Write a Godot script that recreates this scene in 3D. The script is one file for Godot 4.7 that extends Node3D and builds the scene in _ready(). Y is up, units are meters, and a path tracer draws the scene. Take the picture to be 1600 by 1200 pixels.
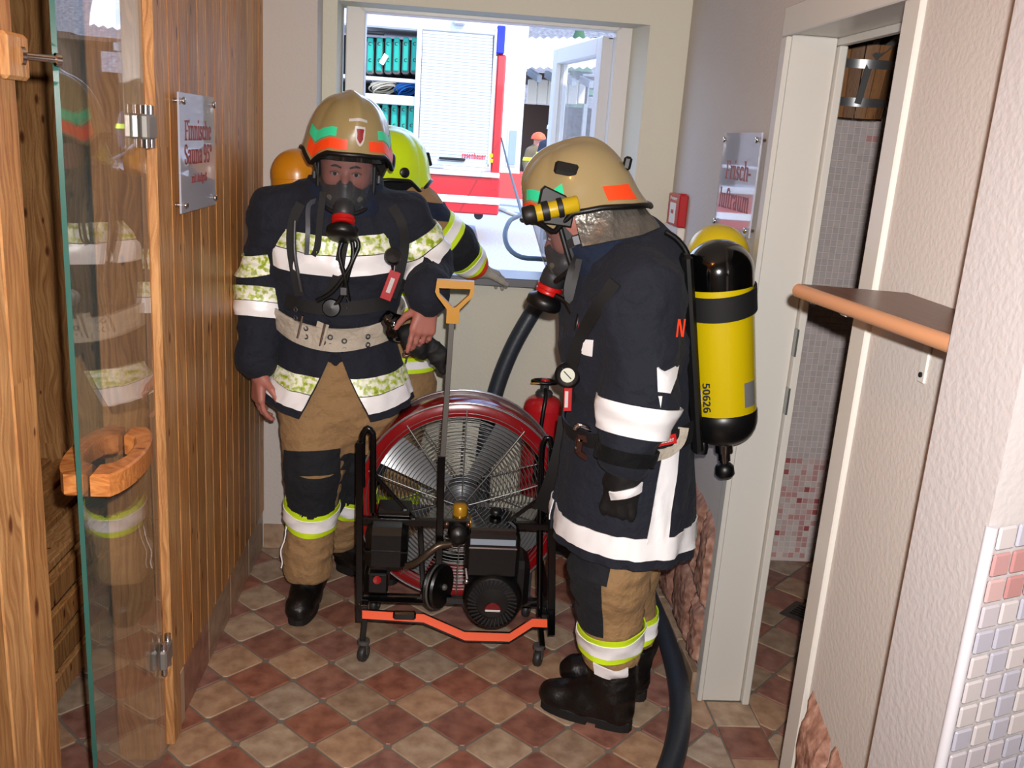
extends Node3D

func _ready() -> void:
	# ---- camera
	var cam := Camera3D.new()
	cam.name = "camera"
	cam.keep_aspect = Camera3D.KEEP_HEIGHT
	cam.fov = rad_to_deg(2.0 * atan(600.0 / FPX))
	cam.near = 0.02
	cam.far = 400.0
	cam.transform = Transform3D(CB, CP)
	add_child(cam)
	cam.current = true
	# ---- sky, exposure
	var we := WorldEnvironment.new()
	we.name = "environment"
	var env := Environment.new()
	env.background_mode = Environment.BG_SKY
	var sky := Sky.new()
	var sm := ProceduralSkyMaterial.new()
	sm.sky_top_color = Color(0.55, 0.70, 0.95)
	sm.sky_horizon_color = Color(0.93, 0.96, 1.0)
	sm.ground_bottom_color = Color(0.55, 0.54, 0.52)
	sm.ground_horizon_color = Color(0.85, 0.86, 0.87)
	sm.sky_curve = 0.25
	sm.sky_energy_multiplier = 1.9
	sm.ground_energy_multiplier = 1.0
	sky.sky_material = sm
	env.sky = sky
	env.tonemap_mode = Environment.TONE_MAPPER_LINEAR
	env.tonemap_exposure = 1.0
	env.sdfgi_enabled = true
	env.ssao_enabled = true
	env.ssil_enabled = true
	we.environment = env
	add_child(we)
	# ---- sun: high behind the house, it lights the yard and the fire engine
	var sun := DirectionalLight3D.new()
	sun.name = "sun"
	sun.light_energy = 2.0
	sun.light_color = Color(1.0, 0.97, 0.92)
	sun.light_angular_distance = 0.53
	sun.shadow_enabled = true
	sun.sky_mode = DirectionalLight3D.SKY_MODE_LIGHT_ONLY
	add_child(sun)
	sun.look_at_from_position(Vector3(9, 16, 10), Vector3.ZERO)
	# ---- the flash of the camera: a small lamp above and to the side of the lens
	var fl := SpotLight3D.new()
	fl.name = "camera_flash"
	fl.transform = Transform3D(CB, CP + CB * Vector3(0.035, 0.06, 0.0))
	fl.light_energy = 7.0
	fl.light_color = Color(1.0, 0.982, 0.972)
	fl.light_size = 0.012
	fl.spot_range = 30.0
	fl.spot_angle = 52.0
	fl.spot_angle_attenuation = 0.9
	fl.spot_attenuation = 2.0
	fl.shadow_enabled = true
	add_child(fl)
	palette()
	build_setting()
	build_room_objects()
	build_outside()
	build_fan()
	build_people()
# ---------------------------------------------------------------- camera geometry
const FPX := 1439.09
var CB := Basis(Vector3(0.99597, 0.06684, 0.05979), Vector3(-0.04912, 0.96438, -0.25991), Vector3(-0.07504, 0.25592, 0.96378))
var CP := Vector3(0, 1.6869, 0)

func ray(u: float, v: float) -> Vector3:
	return CB * Vector3((u - 800.0) / FPX, -(v - 600.0) / FPX, -1.0)

# the point of a photo pixel on the upright plane z, the upright plane x, or the level plane y
func P(u: float, v: float, z: float) -> Vector3:
	var d := ray(u, v)
	return CP + d * (z / d.z)

func PX(u: float, v: float, x: float) -> Vector3:
	var d := ray(u, v)
	return CP + d * (x / d.x)

func PY(u: float, v: float, y: float) -> Vector3:
	var d := ray(u, v)
	return CP + d * ((y - CP.y) / d.y)

# ---------------------------------------------------------------- materials
var mats := {}
var texs := {}

func noise_tex(key: String, freq: float, octaves: int, size := 512, normal := false, ramp: Gradient = null, kind := FastNoiseLite.TYPE_SIMPLEX_SMOOTH, bump := 4.0, stretch_seed := 1) -> Texture2D:
	if texs.has(key):
		return texs[key]
	var n := FastNoiseLite.new()
	n.seed = stretch_seed
	n.noise_type = kind
	n.frequency = freq
	n.fractal_octaves = octaves
	var t := NoiseTexture2D.new()
	t.width = size
	t.height = size
	t.seamless = true
	t.noise = n
	t.as_normal_map = normal
	t.bump_strength = bump
	if ramp:
		t.color_ramp = ramp
	texs[key] = t
	return t

func grad(pairs: Array) -> Gradient:
	var g := Gradient.new()
	var o := PackedFloat32Array()
	var c := PackedColorArray()
	for p in pairs:
		o.append(p[0])
		c.append(p[1])
	g.offsets = o
	g.colors = c
	return g

func mat(key: String, col := Color.WHITE, rough := 0.7, metal := 0.0, o := {}) -> StandardMaterial3D:
	if mats.has(key):
		return mats[key]
	var m := StandardMaterial3D.new()
	m.resource_name = key
	m.albedo_color = col
	m.roughness = rough
	m.metallic = metal
	if o.has("spec"):
		m.metallic_specular = o.spec
	if o.has("tex"):
		m.albedo_texture = o.tex
		m.uv1_triplanar = true
		m.uv1_world_triplanar = o.get("world", true)
		m.uv1_scale = o.get("scale", Vector3.ONE)
	if o.has("nrm"):
		m.normal_enabled = true
		m.normal_texture = o.nrm
		m.normal_scale = o.get("ns", 0.5)
		m.uv1_triplanar = true
		m.uv1_world_triplanar = o.get("world", true)
		m.uv1_scale = o.get("scale", Vector3.ONE)
	if o.has("bump"):
		m.heightmap_enabled = true
		m.heightmap_texture = o.bump
		m.heightmap_scale = o.get("bs", 0.1)
		m.uv1_triplanar = true
		m.uv1_world_triplanar = o.get("world", true)
		m.uv1_scale = o.get("scale", Vector3.ONE)
	if o.has("coat"):
		m.clearcoat_enabled = true
		m.clearcoat = o.coat
		m.clearcoat_roughness = o.get("coat_rough", 0.05)
	if o.has("sheen"):
		m.rim_enabled = true
		m.rim = o.sheen
		m.rim_tint = 0.6
	if o.has("alpha"):
		m.transparency = BaseMaterial3D.TRANSPARENCY_ALPHA
		m.albedo_color.a = o.alpha
	if o.has("vc"):
		m.vertex_color_use_as_albedo = true
	if o.has("emit"):
		m.emission_enabled = true
		m.emission = o.emit
		m.emission_energy_multiplier = o.get("energy", 1.0)
	if o.has("sss"):
		m.subsurf_scatter_enabled = true
		m.subsurf_scatter_strength = o.sss
	if o.has("back"):
		m.backlight_enabled = true
		m.backlight = o.back
	mats[key] = m
	return m

# ---------------------------------------------------------------- nodes
var taken := {}

func numbered(called: String) -> String:
	if not taken.has(called):
		taken[called] = 0
		return called
	taken[called] += 1
	return "%s_%03d" % [called, taken[called]]

func thing(called: String, label: String, category: String, at := Vector3.ZERO, group := "") -> Node3D:
	var o := Node3D.new()
	o.name = numbered(called)
	add_child(o)
	o.position = at
	tag(o, label, category, group)
	return o

func tag(o: Node, label: String, category: String, group := "") -> Node:
	o.set_meta("label", label)
	o.set_meta("category", category)
	if group:
		o.set_meta("group", group)
	return o

# one named mesh; meshes are modelled in world coordinates, so a child of a moved thing is moved back
func obj(called: String, m: Mesh, material: Material, parent: Node3D = null, label := "") -> MeshInstance3D:
	var o := MeshInstance3D.new()
	o.mesh = m
	o.material_override = material
	if parent == null:
		o.name = numbered(called)
		add_child(o)
	else:
		o.name = called
		parent.add_child(o, true)
		var p: Node3D = parent
		var off := Vector3.ZERO
		while p != self:
			off += p.position
			p = p.get_parent()
		o.position = -off
	if label:
		o.set_meta("label", label)
	return o

func struct(called: String, m: Mesh, material: Material, label := "", category := "") -> MeshInstance3D:
	var o := obj(called, m, material)
	o.set_meta("kind", "structure")
	if label:
		tag(o, label, category)
	return o

func struct_node(called: String, label: String, category: String) -> Node3D:
	var o := Node3D.new()
	o.name = numbered(called)
	add_child(o)
	o.set_meta("kind", "structure")
	tag(o, label, category)
	return o

# ---------------------------------------------------------------- mesh builder
class MB:
	var v := PackedVector3Array()
	var n := PackedVector3Array()
	var c := PackedColorArray()
	var uv := PackedVector2Array()
	var t := PackedInt32Array()
	var col := Color(1, 1, 1)
	var colored := false

	func add(p: Vector3, nn: Vector3) -> int:
		v.append(p)
		n.append(nn)
		if colored:
			c.append(col)
		return v.size() - 1

	# the order of the corners does not matter: the side that the normals point to becomes the front
	func tri(a: int, b: int, d: int) -> void:
		if (v[b] - v[a]).cross(v[d] - v[a]).dot(n[a] + n[b] + n[d]) > 0.0:
			t.append(a)
			t.append(d)
			t.append(b)
		else:
			t.append(a)
			t.append(b)
			t.append(d)

	func face(ps: Array, nn: Vector3) -> void:
		var s := v.size()
		for p in ps:
			add(p, nn)
		for i in range(1, ps.size() - 1):
			tri(s, s + i, s + i + 1)

	func box(at: Vector3, size: Vector3, b := 0.0, ba := Basis()) -> void:
		var h := size * 0.5
		if b <= 0.0:
			for ax in 3:
				for sg in [-1.0, 1.0]:
					var nn := Vector3.ZERO
					nn[ax] = sg
					var u := Vector3.ZERO
					u[(ax + 1) % 3] = 1.0
					var w := Vector3.ZERO
					w[(ax + 2) % 3] = 1.0
					var ps := []
					for k in [[-1, -1], [1, -1], [1, 1], [-1, 1]]:
						ps.append(at + ba * ((nn + u * k[0] + w * k[1]) * h))
					face(ps, (ba * nn).normalized())
			return
		b = minf(b, minf(h.x, minf(h.y, h.z)) * 0.9)
		for ax in 3:
			var a1 := (ax + 1) % 3
			var a2 := (ax + 2) % 3
			for sg in [-1.0, 1.0]:
				var nn := Vector3.ZERO
				nn[ax] = sg
				var ps := []
				for k in [[-1, -1], [1, -1], [1, 1], [-1, 1]]:
					var q := Vector3.ZERO
					q[ax] = sg * h[ax]
					q[a1] = k[0] * (h[a1] - b)
					q[a2] = k[1] * (h[a2] - b)
					ps.append(at + ba * q)
				face(ps, (ba * nn).normalized())
			for s1 in [-1.0, 1.0]:
				for s2 in [-1.0, 1.0]:
					var nn := Vector3.ZERO
					nn[a1] = s1
					nn[a2] = s2
					var ps := []
					for k in [-1.0, 1.0]:
						var q := Vector3.ZERO
						q[ax] = k * (h[ax] - b)
						q[a1] = s1 * h[a1]
						q[a2] = s2 * (h[a2] - b)
						var q2 := q
						q2[a1] = s1 * (h[a1] - b)
						q2[a2] = s2 * h[a2]
						if k < 0:
							ps.append(at + ba * q)
							ps.append(at + ba * q2)
						else:
							ps.append(at + ba * q2)
							ps.append(at + ba * q)
					face(ps, (ba * nn).normalized())
		for sx in [-1.0, 1.0]:
			for sy in [-1.0, 1.0]:
				for sz in [-1.0, 1.0]:
					var s := Vector3(sx, sy, sz)
					face([at + ba * (s * Vector3(h.x, h.y - b, h.z - b)), at + ba * (s * Vector3(h.x - b, h.y, h.z - b)), at + ba * (s * Vector3(h.x - b, h.y - b, h.z))], (ba * s).normalized())

	# box between two points
	func bar(a: Vector3, b: Vector3, w: float, d: float, bev := 0.002, side := Vector3(1, 0, 0)) -> void:
		var y := (b - a).normalized()
		var z := side.cross(y)
		if z.length() < 0.01:
			z = Vector3(0, 0, 1).cross(y)
			if z.length() < 0.01:
				z = Vector3(0, 1, 0).cross(y)
		z = z.normalized()
		var x := y.cross(z)
		box((a + b) * 0.5, Vector3(w, a.distance_to(b), d), bev, Basis(x, y, z))

	# points along a line with a radius each (or one for all)
	func tube(pts: PackedVector3Array, rad, sides := 8, closed := false, caps := true, flat := 1.0, ref := Vector3.ZERO) -> void:
		var k := pts.size()
		if k < 2:
			return
		var s := v.size()
		var x := Vector3.ZERO
		for i in k:
			var d: Vector3
			if closed:
				d = (pts[(i + 1) % k] - pts[(i + k - 1) % k]).normalized()
			else:
				d = (pts[mini(i + 1, k - 1)] - pts[maxi(i - 1, 0)]).normalized()
			if ref != Vector3.ZERO:
				x = (ref - d * ref.dot(d)).normalized()
			elif i == 0:
				x = d.cross(Vector3(0, 1, 0))
				if x.length() < 0.1:
					x = d.cross(Vector3(1, 0, 0))
				x = x.normalized()
			else:
				x = (x - d * x.dot(d)).normalized()
			var y := d.cross(x)
			var r: float = rad if rad is float or rad is int else rad[i]
			for j in sides:
				var a := TAU * j / sides
				var off := x * cos(a) * r + y * sin(a) * r * flat
				add(pts[i] + off, (x * cos(a) * flat + y * sin(a)).normalized())
		var rows := k if closed else k - 1
		for i in rows:
			var i2 := (i + 1) % k
			for j in sides:
				var j2 := (j + 1) % sides
				tri(s + i * sides + j, s + i * sides + j2, s + i2 * sides + j2)
				tri(s + i * sides + j, s + i2 * sides + j2, s + i2 * sides + j)
		if caps and not closed:
			for e in [0, k - 1]:
				var d: Vector3 = (pts[0] - pts[1]).normalized() if e == 0 else (pts[k - 1] - pts[k - 2]).normalized()
				var cs := v.size()
				for j in sides:
					add(v[s + e * sides + j], d)
				for j in range(1, sides - 1):
					tri(cs, cs + j, cs + j + 1)

	# profile of (radius, height) turned about the y axis of xf
	func lathe(prof: Array, xf: Transform3D, segs := 24, crease := 0.6) -> void:
		for i in prof.size() - 1:
			var p: Vector2 = prof[i]
			var q: Vector2 = prof[i + 1]
			var e := q - p
			if e.length() < 1e-6:
				continue
			var nn := Vector2(e.y, -e.x).normalized()
			var na := nn
			var nb := nn
			if i > 0:
				var e0: Vector2 = p - prof[i - 1]
				var n0 := Vector2(e0.y, -e0.x).normalized()
				if n0.dot(nn) > crease:
					na = (n0 + nn).normalized()
			if i < prof.size() - 2:
				var e1: Vector2 = prof[i + 2] - q
				var n1 := Vector2(e1.y, -e1.x).normalized()
				if n1.dot(nn) > crease:
					nb = (n1 + nn).normalized()
			var s := v.size()
			for j in segs:
				var a := TAU * j / segs
				var ca := cos(a)
				var sa := sin(a)
				add(xf * Vector3(p.x * ca, p.y, p.x * sa), (xf.basis * Vector3(na.x * ca, na.y, na.x * sa)).normalized())
				add(xf * Vector3(q.x * ca, q.y, q.x * sa), (xf.basis * Vector3(nb.x * ca, nb.y, nb.x * sa)).normalized())
			for j in segs:
				var j2 := (j + 1) % segs
				if p.x > 1e-6:
					tri(s + j * 2, s + j2 * 2, s + j2 * 2 + 1)
				if q.x > 1e-6:
					tri(s + j * 2, s + j2 * 2 + 1, s + j * 2 + 1)

	# grid of points as a sheet with thickness; nr > 0 means the rows close on themselves
	func sheet(g: Array, thick: float, wrap_u := false, two_sided := true) -> void:
		var nu := g.size()
		var nv: int = g[0].size()
		var nrm := []
		for i in nu:
			var row := PackedVector3Array()
			for j in nv:
				var i0 := i - 1 if i > 0 else (nu - 1 if wrap_u else 0)
				var i1 := i + 1 if i < nu - 1 else (0 if wrap_u else nu - 1)
				var du: Vector3 = g[i1][j] - g[i0][j]
				var dv: Vector3 = g[i][mini(j + 1, nv - 1)] - g[i][maxi(j - 1, 0)]
				row.append(du.cross(dv).normalized())
			nrm.append(row)
		var s := v.size()
		for i in nu:
			for j in nv:
				add(g[i][j] + nrm[i][j] * thick * 0.5, nrm[i][j])
		var cells_u := nu if wrap_u else nu - 1
		for i in cells_u:
			var i2 := (i + 1) % nu
			for j in nv - 1:
				tri(s + i * nv + j, s + i2 * nv + j, s + i2 * nv + j + 1)
				tri(s + i * nv + j, s + i2 * nv + j + 1, s + i * nv + j + 1)
		if not two_sided or thick <= 0.0:
			return
		var s2 := v.size()
		for i in nu:
			for j in nv:
				add(g[i][j] - nrm[i][j] * thick * 0.5, -nrm[i][j])
		for i in cells_u:
			var i2 := (i + 1) % nu
			for j in nv - 1:
				tri(s2 + i * nv + j, s2 + i2 * nv + j, s2 + i2 * nv + j + 1)
				tri(s2 + i * nv + j, s2 + i2 * nv + j + 1, s2 + i * nv + j + 1)
		# rims
		for j in [0, nv - 1]:
			for i in cells_u:
				var i2 := (i + 1) % nu
				var out: Vector3 = (g[i][j] - g[i][1 if j == 0 else nv - 2]).normalized()
				face([v[s + i * nv + j], v[s + i2 * nv + j], v[s2 + i2 * nv + j], v[s2 + i * nv + j]], out)
		if not wrap_u:
			for i in [0, nu - 1]:
				for j in nv - 1:
					var out: Vector3 = (g[i][j] - g[1 if i == 0 else nu - 2][j]).normalized()
					face([v[s + i * nv + j], v[s + i * nv + j + 1], v[s2 + i * nv + j + 1], v[s2 + i * nv + j]], out)

	# flat polygon (x, y of xf) drawn out along z of xf from 0 to depth, its front edge bevelled
	func prism(poly: PackedVector2Array, xf: Transform3D, depth: float, bev := 0.0) -> void:
		var k := poly.size()
		if Geometry2D.is_polygon_clockwise(poly):
			poly.reverse()
		var top := poly
		if bev > 0.0:
			top = PackedVector2Array()
			for i in k:
				var p := poly[i]
				var d0 := (p - poly[(i + k - 1) % k]).normalized()
				var d1 := (poly[(i + 1) % k] - p).normalized()
				var nn := (Vector2(-d0.y, d0.x) + Vector2(-d1.y, d1.x))
				var den := maxf(0.3, nn.length_squared() * 0.5)
				top.append(p + nn * bev / den)
		var zdir := xf.basis.z.normalized()
		var ix := Geometry2D.triangulate_polygon(top)
		var s := v.size()
		for p in top:
			add(xf * Vector3(p.x, p.y, depth), zdir)
		for i in range(0, ix.size(), 3):
			tri(s + ix[i], s + ix[i + 1], s + ix[i + 2])
		for i in k:
			var j := (i + 1) % k
			var e := (poly[j] - poly[i]).normalized()
			var on := xf.basis * Vector3(e.y, -e.x, 0)
			var zl := depth - bev
			if bev > 0.0:
				face([xf * Vector3(poly[i].x, poly[i].y, zl), xf * Vector3(poly[j].x, poly[j].y, zl), xf * Vector3(top[j].x, top[j].y, depth), xf * Vector3(top[i].x, top[i].y, depth)], (on.normalized() + zdir).normalized())
			face([xf * Vector3(poly[i].x, poly[i].y, 0), xf * Vector3(poly[j].x, poly[j].y, 0), xf * Vector3(poly[j].x, poly[j].y, zl), xf * Vector3(poly[i].x, poly[i].y, zl)], on.normalized())
		ix = Geometry2D.triangulate_polygon(poly)
		s = v.size()
		for p in poly:
			add(xf * Vector3(p.x, p.y, 0), -zdir)
		for i in range(0, ix.size(), 3):
			tri(s + ix[i], s + ix[i + 1], s + ix[i + 2])

	func ball(at: Vector3, r: Vector3, ba := Basis(), segs := 16) -> void:
		var prof := []
		for i in segs / 2 + 1:
			var a := -PI / 2 + PI * i / (segs / 2)
			prof.append(Vector2(maxf(0.0, cos(a)), sin(a)))
		lathe(prof, Transform3D(ba * Basis.from_scale(r), at), segs, -1.0)

	func append(o: MB) -> void:
		var s := v.size()
		v.append_array(o.v)
		n.append_array(o.n)
		if colored:
			if o.colored:
				c.append_array(o.c)
			else:
				for i in o.v.size():
					c.append(col)
		for i in o.t:
			t.append(i + s)

	func mesh() -> ArrayMesh:
		var a := []
		a.resize(Mesh.ARRAY_MAX)
		a[Mesh.ARRAY_VERTEX] = v
		a[Mesh.ARRAY_NORMAL] = n
		if colored:
			a[Mesh.ARRAY_COLOR] = c
		if uv.size() == v.size():
			a[Mesh.ARRAY_TEX_UV] = uv
		a[Mesh.ARRAY_INDEX] = t
		var m := ArrayMesh.new()
		m.add_surface_from_arrays(Mesh.PRIMITIVE_TRIANGLES, a)
		return m

func curve(pts: Array, step := 0.02) -> PackedVector3Array:
	# smooth line through the points (Catmull-Rom)
	var r := PackedVector3Array()
	for i in pts.size() - 1:
		var p0: Vector3 = pts[maxi(i - 1, 0)]
		var p1: Vector3 = pts[i]
		var p2: Vector3 = pts[i + 1]
		var p3: Vector3 = pts[mini(i + 2, pts.size() - 1)]
		var k := maxi(2, int(ceil(p1.distance_to(p2) / step)))
		for j in k:
			r.append(p1.cubic_interpolate(p2, p0, p3, float(j) / k))
	r.append(pts[pts.size() - 1])
	return r

func at_basis(dir: Vector3, up := Vector3.UP) -> Basis:
	# y along dir
	var y := dir.normalized()
	var x := up.cross(y)
	if x.length() < 0.01:
		x = Vector3(1, 0, 0).cross(y)
	x = x.normalized()
	return Basis(x, y, x.cross(y))

# strap: a flat ribbon along points, wide across 'across', lying with its face along 'face'
func strap(mb: MB, pts: PackedVector3Array, face: Vector3, width: float, thick := 0.003) -> void:
	var g := []
	var k := pts.size()
	for i in k:
		var d := (pts[mini(i + 1, k - 1)] - pts[maxi(i - 1, 0)]).normalized()
		var x := d.cross(face).normalized()
		g.append([pts[i] - x * width * 0.5, pts[i], pts[i] + x * width * 0.5])
	mb.sheet(g, thick)

func lettering(text: String, size: float, depth := 0.001, serif := true, bold := false) -> TextMesh:
	var f := SystemFont.new()
	f.font_names = PackedStringArray(["Droid Serif" if serif else "Droid Sans"])
	if bold:
		f.font_weight = 700
	var t := TextMesh.new()
	t.text = text
	t.font = f
	t.font_size = 48
	t.pixel_size = size / 48.0
	t.depth = depth
	return t
# ---------------------------------------------------------------- smooth bodies from tapered bones
class Sdf:
	var inv: Array[Transform3D] = []
	var len := PackedFloat32Array()
	var ra := PackedFloat32Array()
	var rb := PackedFloat32Array()
	var fl := PackedFloat32Array()
	var kk := PackedFloat32Array()
	var lo := Vector3(1e9, 1e9, 1e9)
	var hi := Vector3(-1e9, -1e9, -1e9)
	var amp := 0.0
	var noise: FastNoiseLite
	var nscale := Vector3.ONE
	var cut_y := -1e9      # nothing below this height
	var cut_top := 1e9

	# bone from a to b; 'flat' thins it across 'side' x axis
	func bone(a: Vector3, b: Vector3, r0: float, r1: float, k := 0.03, flat := 1.0, side := Vector3(1, 0, 0)) -> void:
		var y := b - a
		var l := y.length()
		if l < 1e-5:
			y = Vector3.UP
			l = 1e-5
		y = y.normalized()
		var x := side - y * side.dot(y)
		if x.length() < 0.05:
			x = Vector3(0, 0, 1) - y * y.z
		x = x.normalized()
		inv.append(Transform3D(Basis(x, y, x.cross(y)), a).affine_inverse())
		len.append(l)
		ra.append(r0)
		rb.append(r1)
		fl.append(flat)
		kk.append(k)
		var m := maxf(r0, r1) * maxf(1.0, flat) + 0.02
		for p in [a, b]:
			lo = lo.min(p - Vector3.ONE * m)
			hi = hi.max(p + Vector3.ONE * m)

	func one(i: int, p: Vector3) -> float:
		var q := inv[i] * p
		var l := len[i]
		var h := clampf(q.y / l, 0.0, 1.0)
		q.y -= h * l
		var f := fl[i]
		if f == 1.0:
			return q.length() - lerpf(ra[i], rb[i], h)
		q.z /= f
		var d := q.length()
		if d < 1e-6:
			return -lerpf(ra[i], rb[i], h) * minf(1.0, f)
		var g := Vector3(q.x, q.y, q.z / f).length() / d
		return (d - lerpf(ra[i], rb[i], h)) / g

	func val(p: Vector3, list: PackedInt32Array) -> float:
		var d := 1e3
		for i in list:
			var e := one(i, p)
			var k := kk[i]
			var h := k - absf(d - e)
			if h > 0.0:
				d = minf(d, e) - h * h * 0.25 / k
			else:
				d = minf(d, e)
		d = maxf(d, cut_y - p.y)
		return maxf(d, p.y - cut_top)

	func all() -> PackedInt32Array:
		return PackedInt32Array(range(inv.size()))

	func disp(p: Vector3) -> float:
		return amp * noise.get_noise_3dv(p * nscale) if amp > 0.0 else 0.0

	func build(h: float, mb: MB) -> void:
		const N := 6
		var everything := all()
		var bs := h * N
		var dim := ((hi - lo) / bs).ceil()
		var half := bs * 0.87
		var verts := PackedVector3Array()
		var index := {}
		var cells: Array[Vector3i] = []
		var masks := PackedInt32Array()
		var S := N + 1
		var vals := PackedFloat32Array()
		vals.resize(S * S * S)
		for bx in int(dim.x):
			for by in int(dim.y):
				for bz in int(dim.z):
					var b0 := lo + Vector3(bx, by, bz) * bs
					var mid := b0 + Vector3.ONE * bs * 0.5
					if absf(val(mid, everything)) > half * 1.5:
						continue
					var list := PackedInt32Array()
					for i in everything:
						if one(i, mid) < half * 1.6 + kk[i] + 0.02:
							list.append(i)
					if list.is_empty():
						continue
					var w := 0
					for x in S:
						for y in S:
							for z in S:
								vals[w] = val(b0 + Vector3(x, y, z) * h, list)
								w += 1
					for x in N:
						for y in N:
							for z in N:
								var o := (x * S + y) * S + z
								var v0 := vals[o]
								var c := [v0, vals[o + S * S], vals[o + S], vals[o + S * S + S], vals[o + 1], vals[o + S * S + 1], vals[o + S + 1], vals[o + S * S + S + 1]]
								var m := 0
								for e in 8:
									if c[e] < 0.0:
										m |= 1 << e
								if m == 0 or m == 255:
									continue
								var sum := Vector3.ZERO
								var cnt := 0
								for e in 8:
									for ax in 3:
										var e2: int = e | (1 << ax)
										if e2 == e:
											continue
										var va: float = c[e]
										var vb: float = c[e2]
										if (va < 0.0) != (vb < 0.0):
											var pt := Vector3(e & 1, (e >> 1) & 1, (e >> 2) & 1)
											pt[ax] = va / (va - vb)
											sum += pt
											cnt += 1
								var ci := Vector3i(bx * N + x, by * N + y, bz * N + z)
								index[ci] = verts.size()
								verts.append(b0 + (Vector3(x, y, z) + sum / cnt) * h)
								cells.append(ci)
								# crossings on the three edges at the low corner; 8 = inside at the low corner
								var f := 8 if v0 < 0.0 else 0
								if (c[1] < 0.0) != (v0 < 0.0):
									f |= 1
								if (c[2] < 0.0) != (v0 < 0.0):
									f |= 2
								if (c[4] < 0.0) != (v0 < 0.0):
									f |= 4
								masks.append(f)
		var tris := PackedInt32Array()
		for i in cells.size():
			var f := masks[i]
			if f & 7 == 0:
				continue
			var c0 := cells[i]
			for ax in 3:
				if f & (1 << ax) == 0:
					continue
				var u := Vector3i.ZERO
				u[(ax + 1) % 3] = 1
				var w := Vector3i.ZERO
				w[(ax + 2) % 3] = 1
				var a: int = i
				var b: int = index.get(c0 - u, -1)
				var c: int = index.get(c0 - u - w, -1)
				var d: int = index.get(c0 - w, -1)
				if b < 0 or c < 0 or d < 0:
					continue
				if f & 8:
					tris.append_array(PackedInt32Array([a, c, b, a, d, c]))
				else:
					tris.append_array(PackedInt32Array([a, b, c, a, c, d]))
		var nr := normals(verts, tris)
		if amp > 0.0:
			for i in verts.size():
				verts[i] += nr[i] * disp(verts[i])
			nr = normals(verts, tris)
		var s := mb.v.size()
		mb.v.append_array(verts)
		mb.n.append_array(nr)
		if mb.colored:
			for i in verts.size():
				mb.c.append(mb.col)
		for i in tris:
			mb.t.append(i + s)

	func normals(verts: PackedVector3Array, tris: PackedInt32Array) -> PackedVector3Array:
		var nr := PackedVector3Array()
		nr.resize(verts.size())
		for i in range(0, tris.size(), 3):
			var a := tris[i]
			var b := tris[i + 1]
			var c := tris[i + 2]
			var x := (verts[c] - verts[a]).cross(verts[b] - verts[a])
			nr[a] += x
			nr[b] += x
			nr[c] += x
		for i in nr.size():
			nr[i] = nr[i].normalized()
		return nr

	# the surface as met coming in towards 'from' along 'dir'
	func hit(from: Vector3, dir: Vector3, far := 0.4) -> float:
		var r := far
		var list := all()
		for i in 40:
			var d := val(from + dir * r, list)
			if d < 0.0006:
				break
			r -= maxf(d * 0.85, 0.0005)
			if r < 0.002:
				break
		return r

	# a patch of cloth lying on the surface: from t0 to t1 along a-b, ang0 to ang1 (degrees) about it, 0 = 'front'
	# bend(angle in radians) shifts it along the bone; edges(angle) may return [t0, t1]
	func patch(mb: MB, a: Vector3, b: Vector3, front: Vector3, t0: float, t1: float, ang0: float, ang1: float, lift := 0.004, bend = null, na := 64, nt := 6, thick := 0.004, far := 0.4) -> void:
		var y := (b - a).normalized()
		var f := (front - y * front.dot(y)).normalized()
		var x := y.cross(f)
		var whole := absf(ang1 - ang0) >= 359.9
		var g := []
		for i in (na if whole else na + 1):
			var an := deg_to_rad(lerpf(ang0, ang1, float(i) / na))
			var dir := f * cos(an) + x * sin(an)
			var sh: float = bend.call(an) if bend != null else 0.0
			var row := PackedVector3Array()
			for j in nt + 1:
				var t := lerpf(t0, t1, float(j) / nt) + sh
				var c := a.lerp(b, t)
				var r := hit(c, dir, far)
				var p := c + dir * r
				row.append(p + dir * (lift - thick * 0.5 + maxf(disp(p), -0.3 * amp) + amp * 0.35))
			g.append(row)
		# make the outside face outwards
		var gi: Vector3 = g[0][0]
		var du: Vector3 = g[1][0] - gi
		var dv: Vector3 = g[0][1] - gi
		if du.cross(dv).dot(gi - a.lerp(b, t0)) < 0.0:
			for i in g.size():
				var row: PackedVector3Array = g[i]
				row.reverse()
				g[i] = row
		mb.sheet(g, thick, whole)
# ---------------------------------------------------------------- the setting
const TP := 0.15            # tile pitch
const LO := Vector2(-0.317, -2.701)
const WL := -0.70           # face of the boarded wall
const WR := 0.87            # face of the plaster wall with the door opening
const WB := -3.68           # face of the window wall
const CEIL := 2.5

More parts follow.
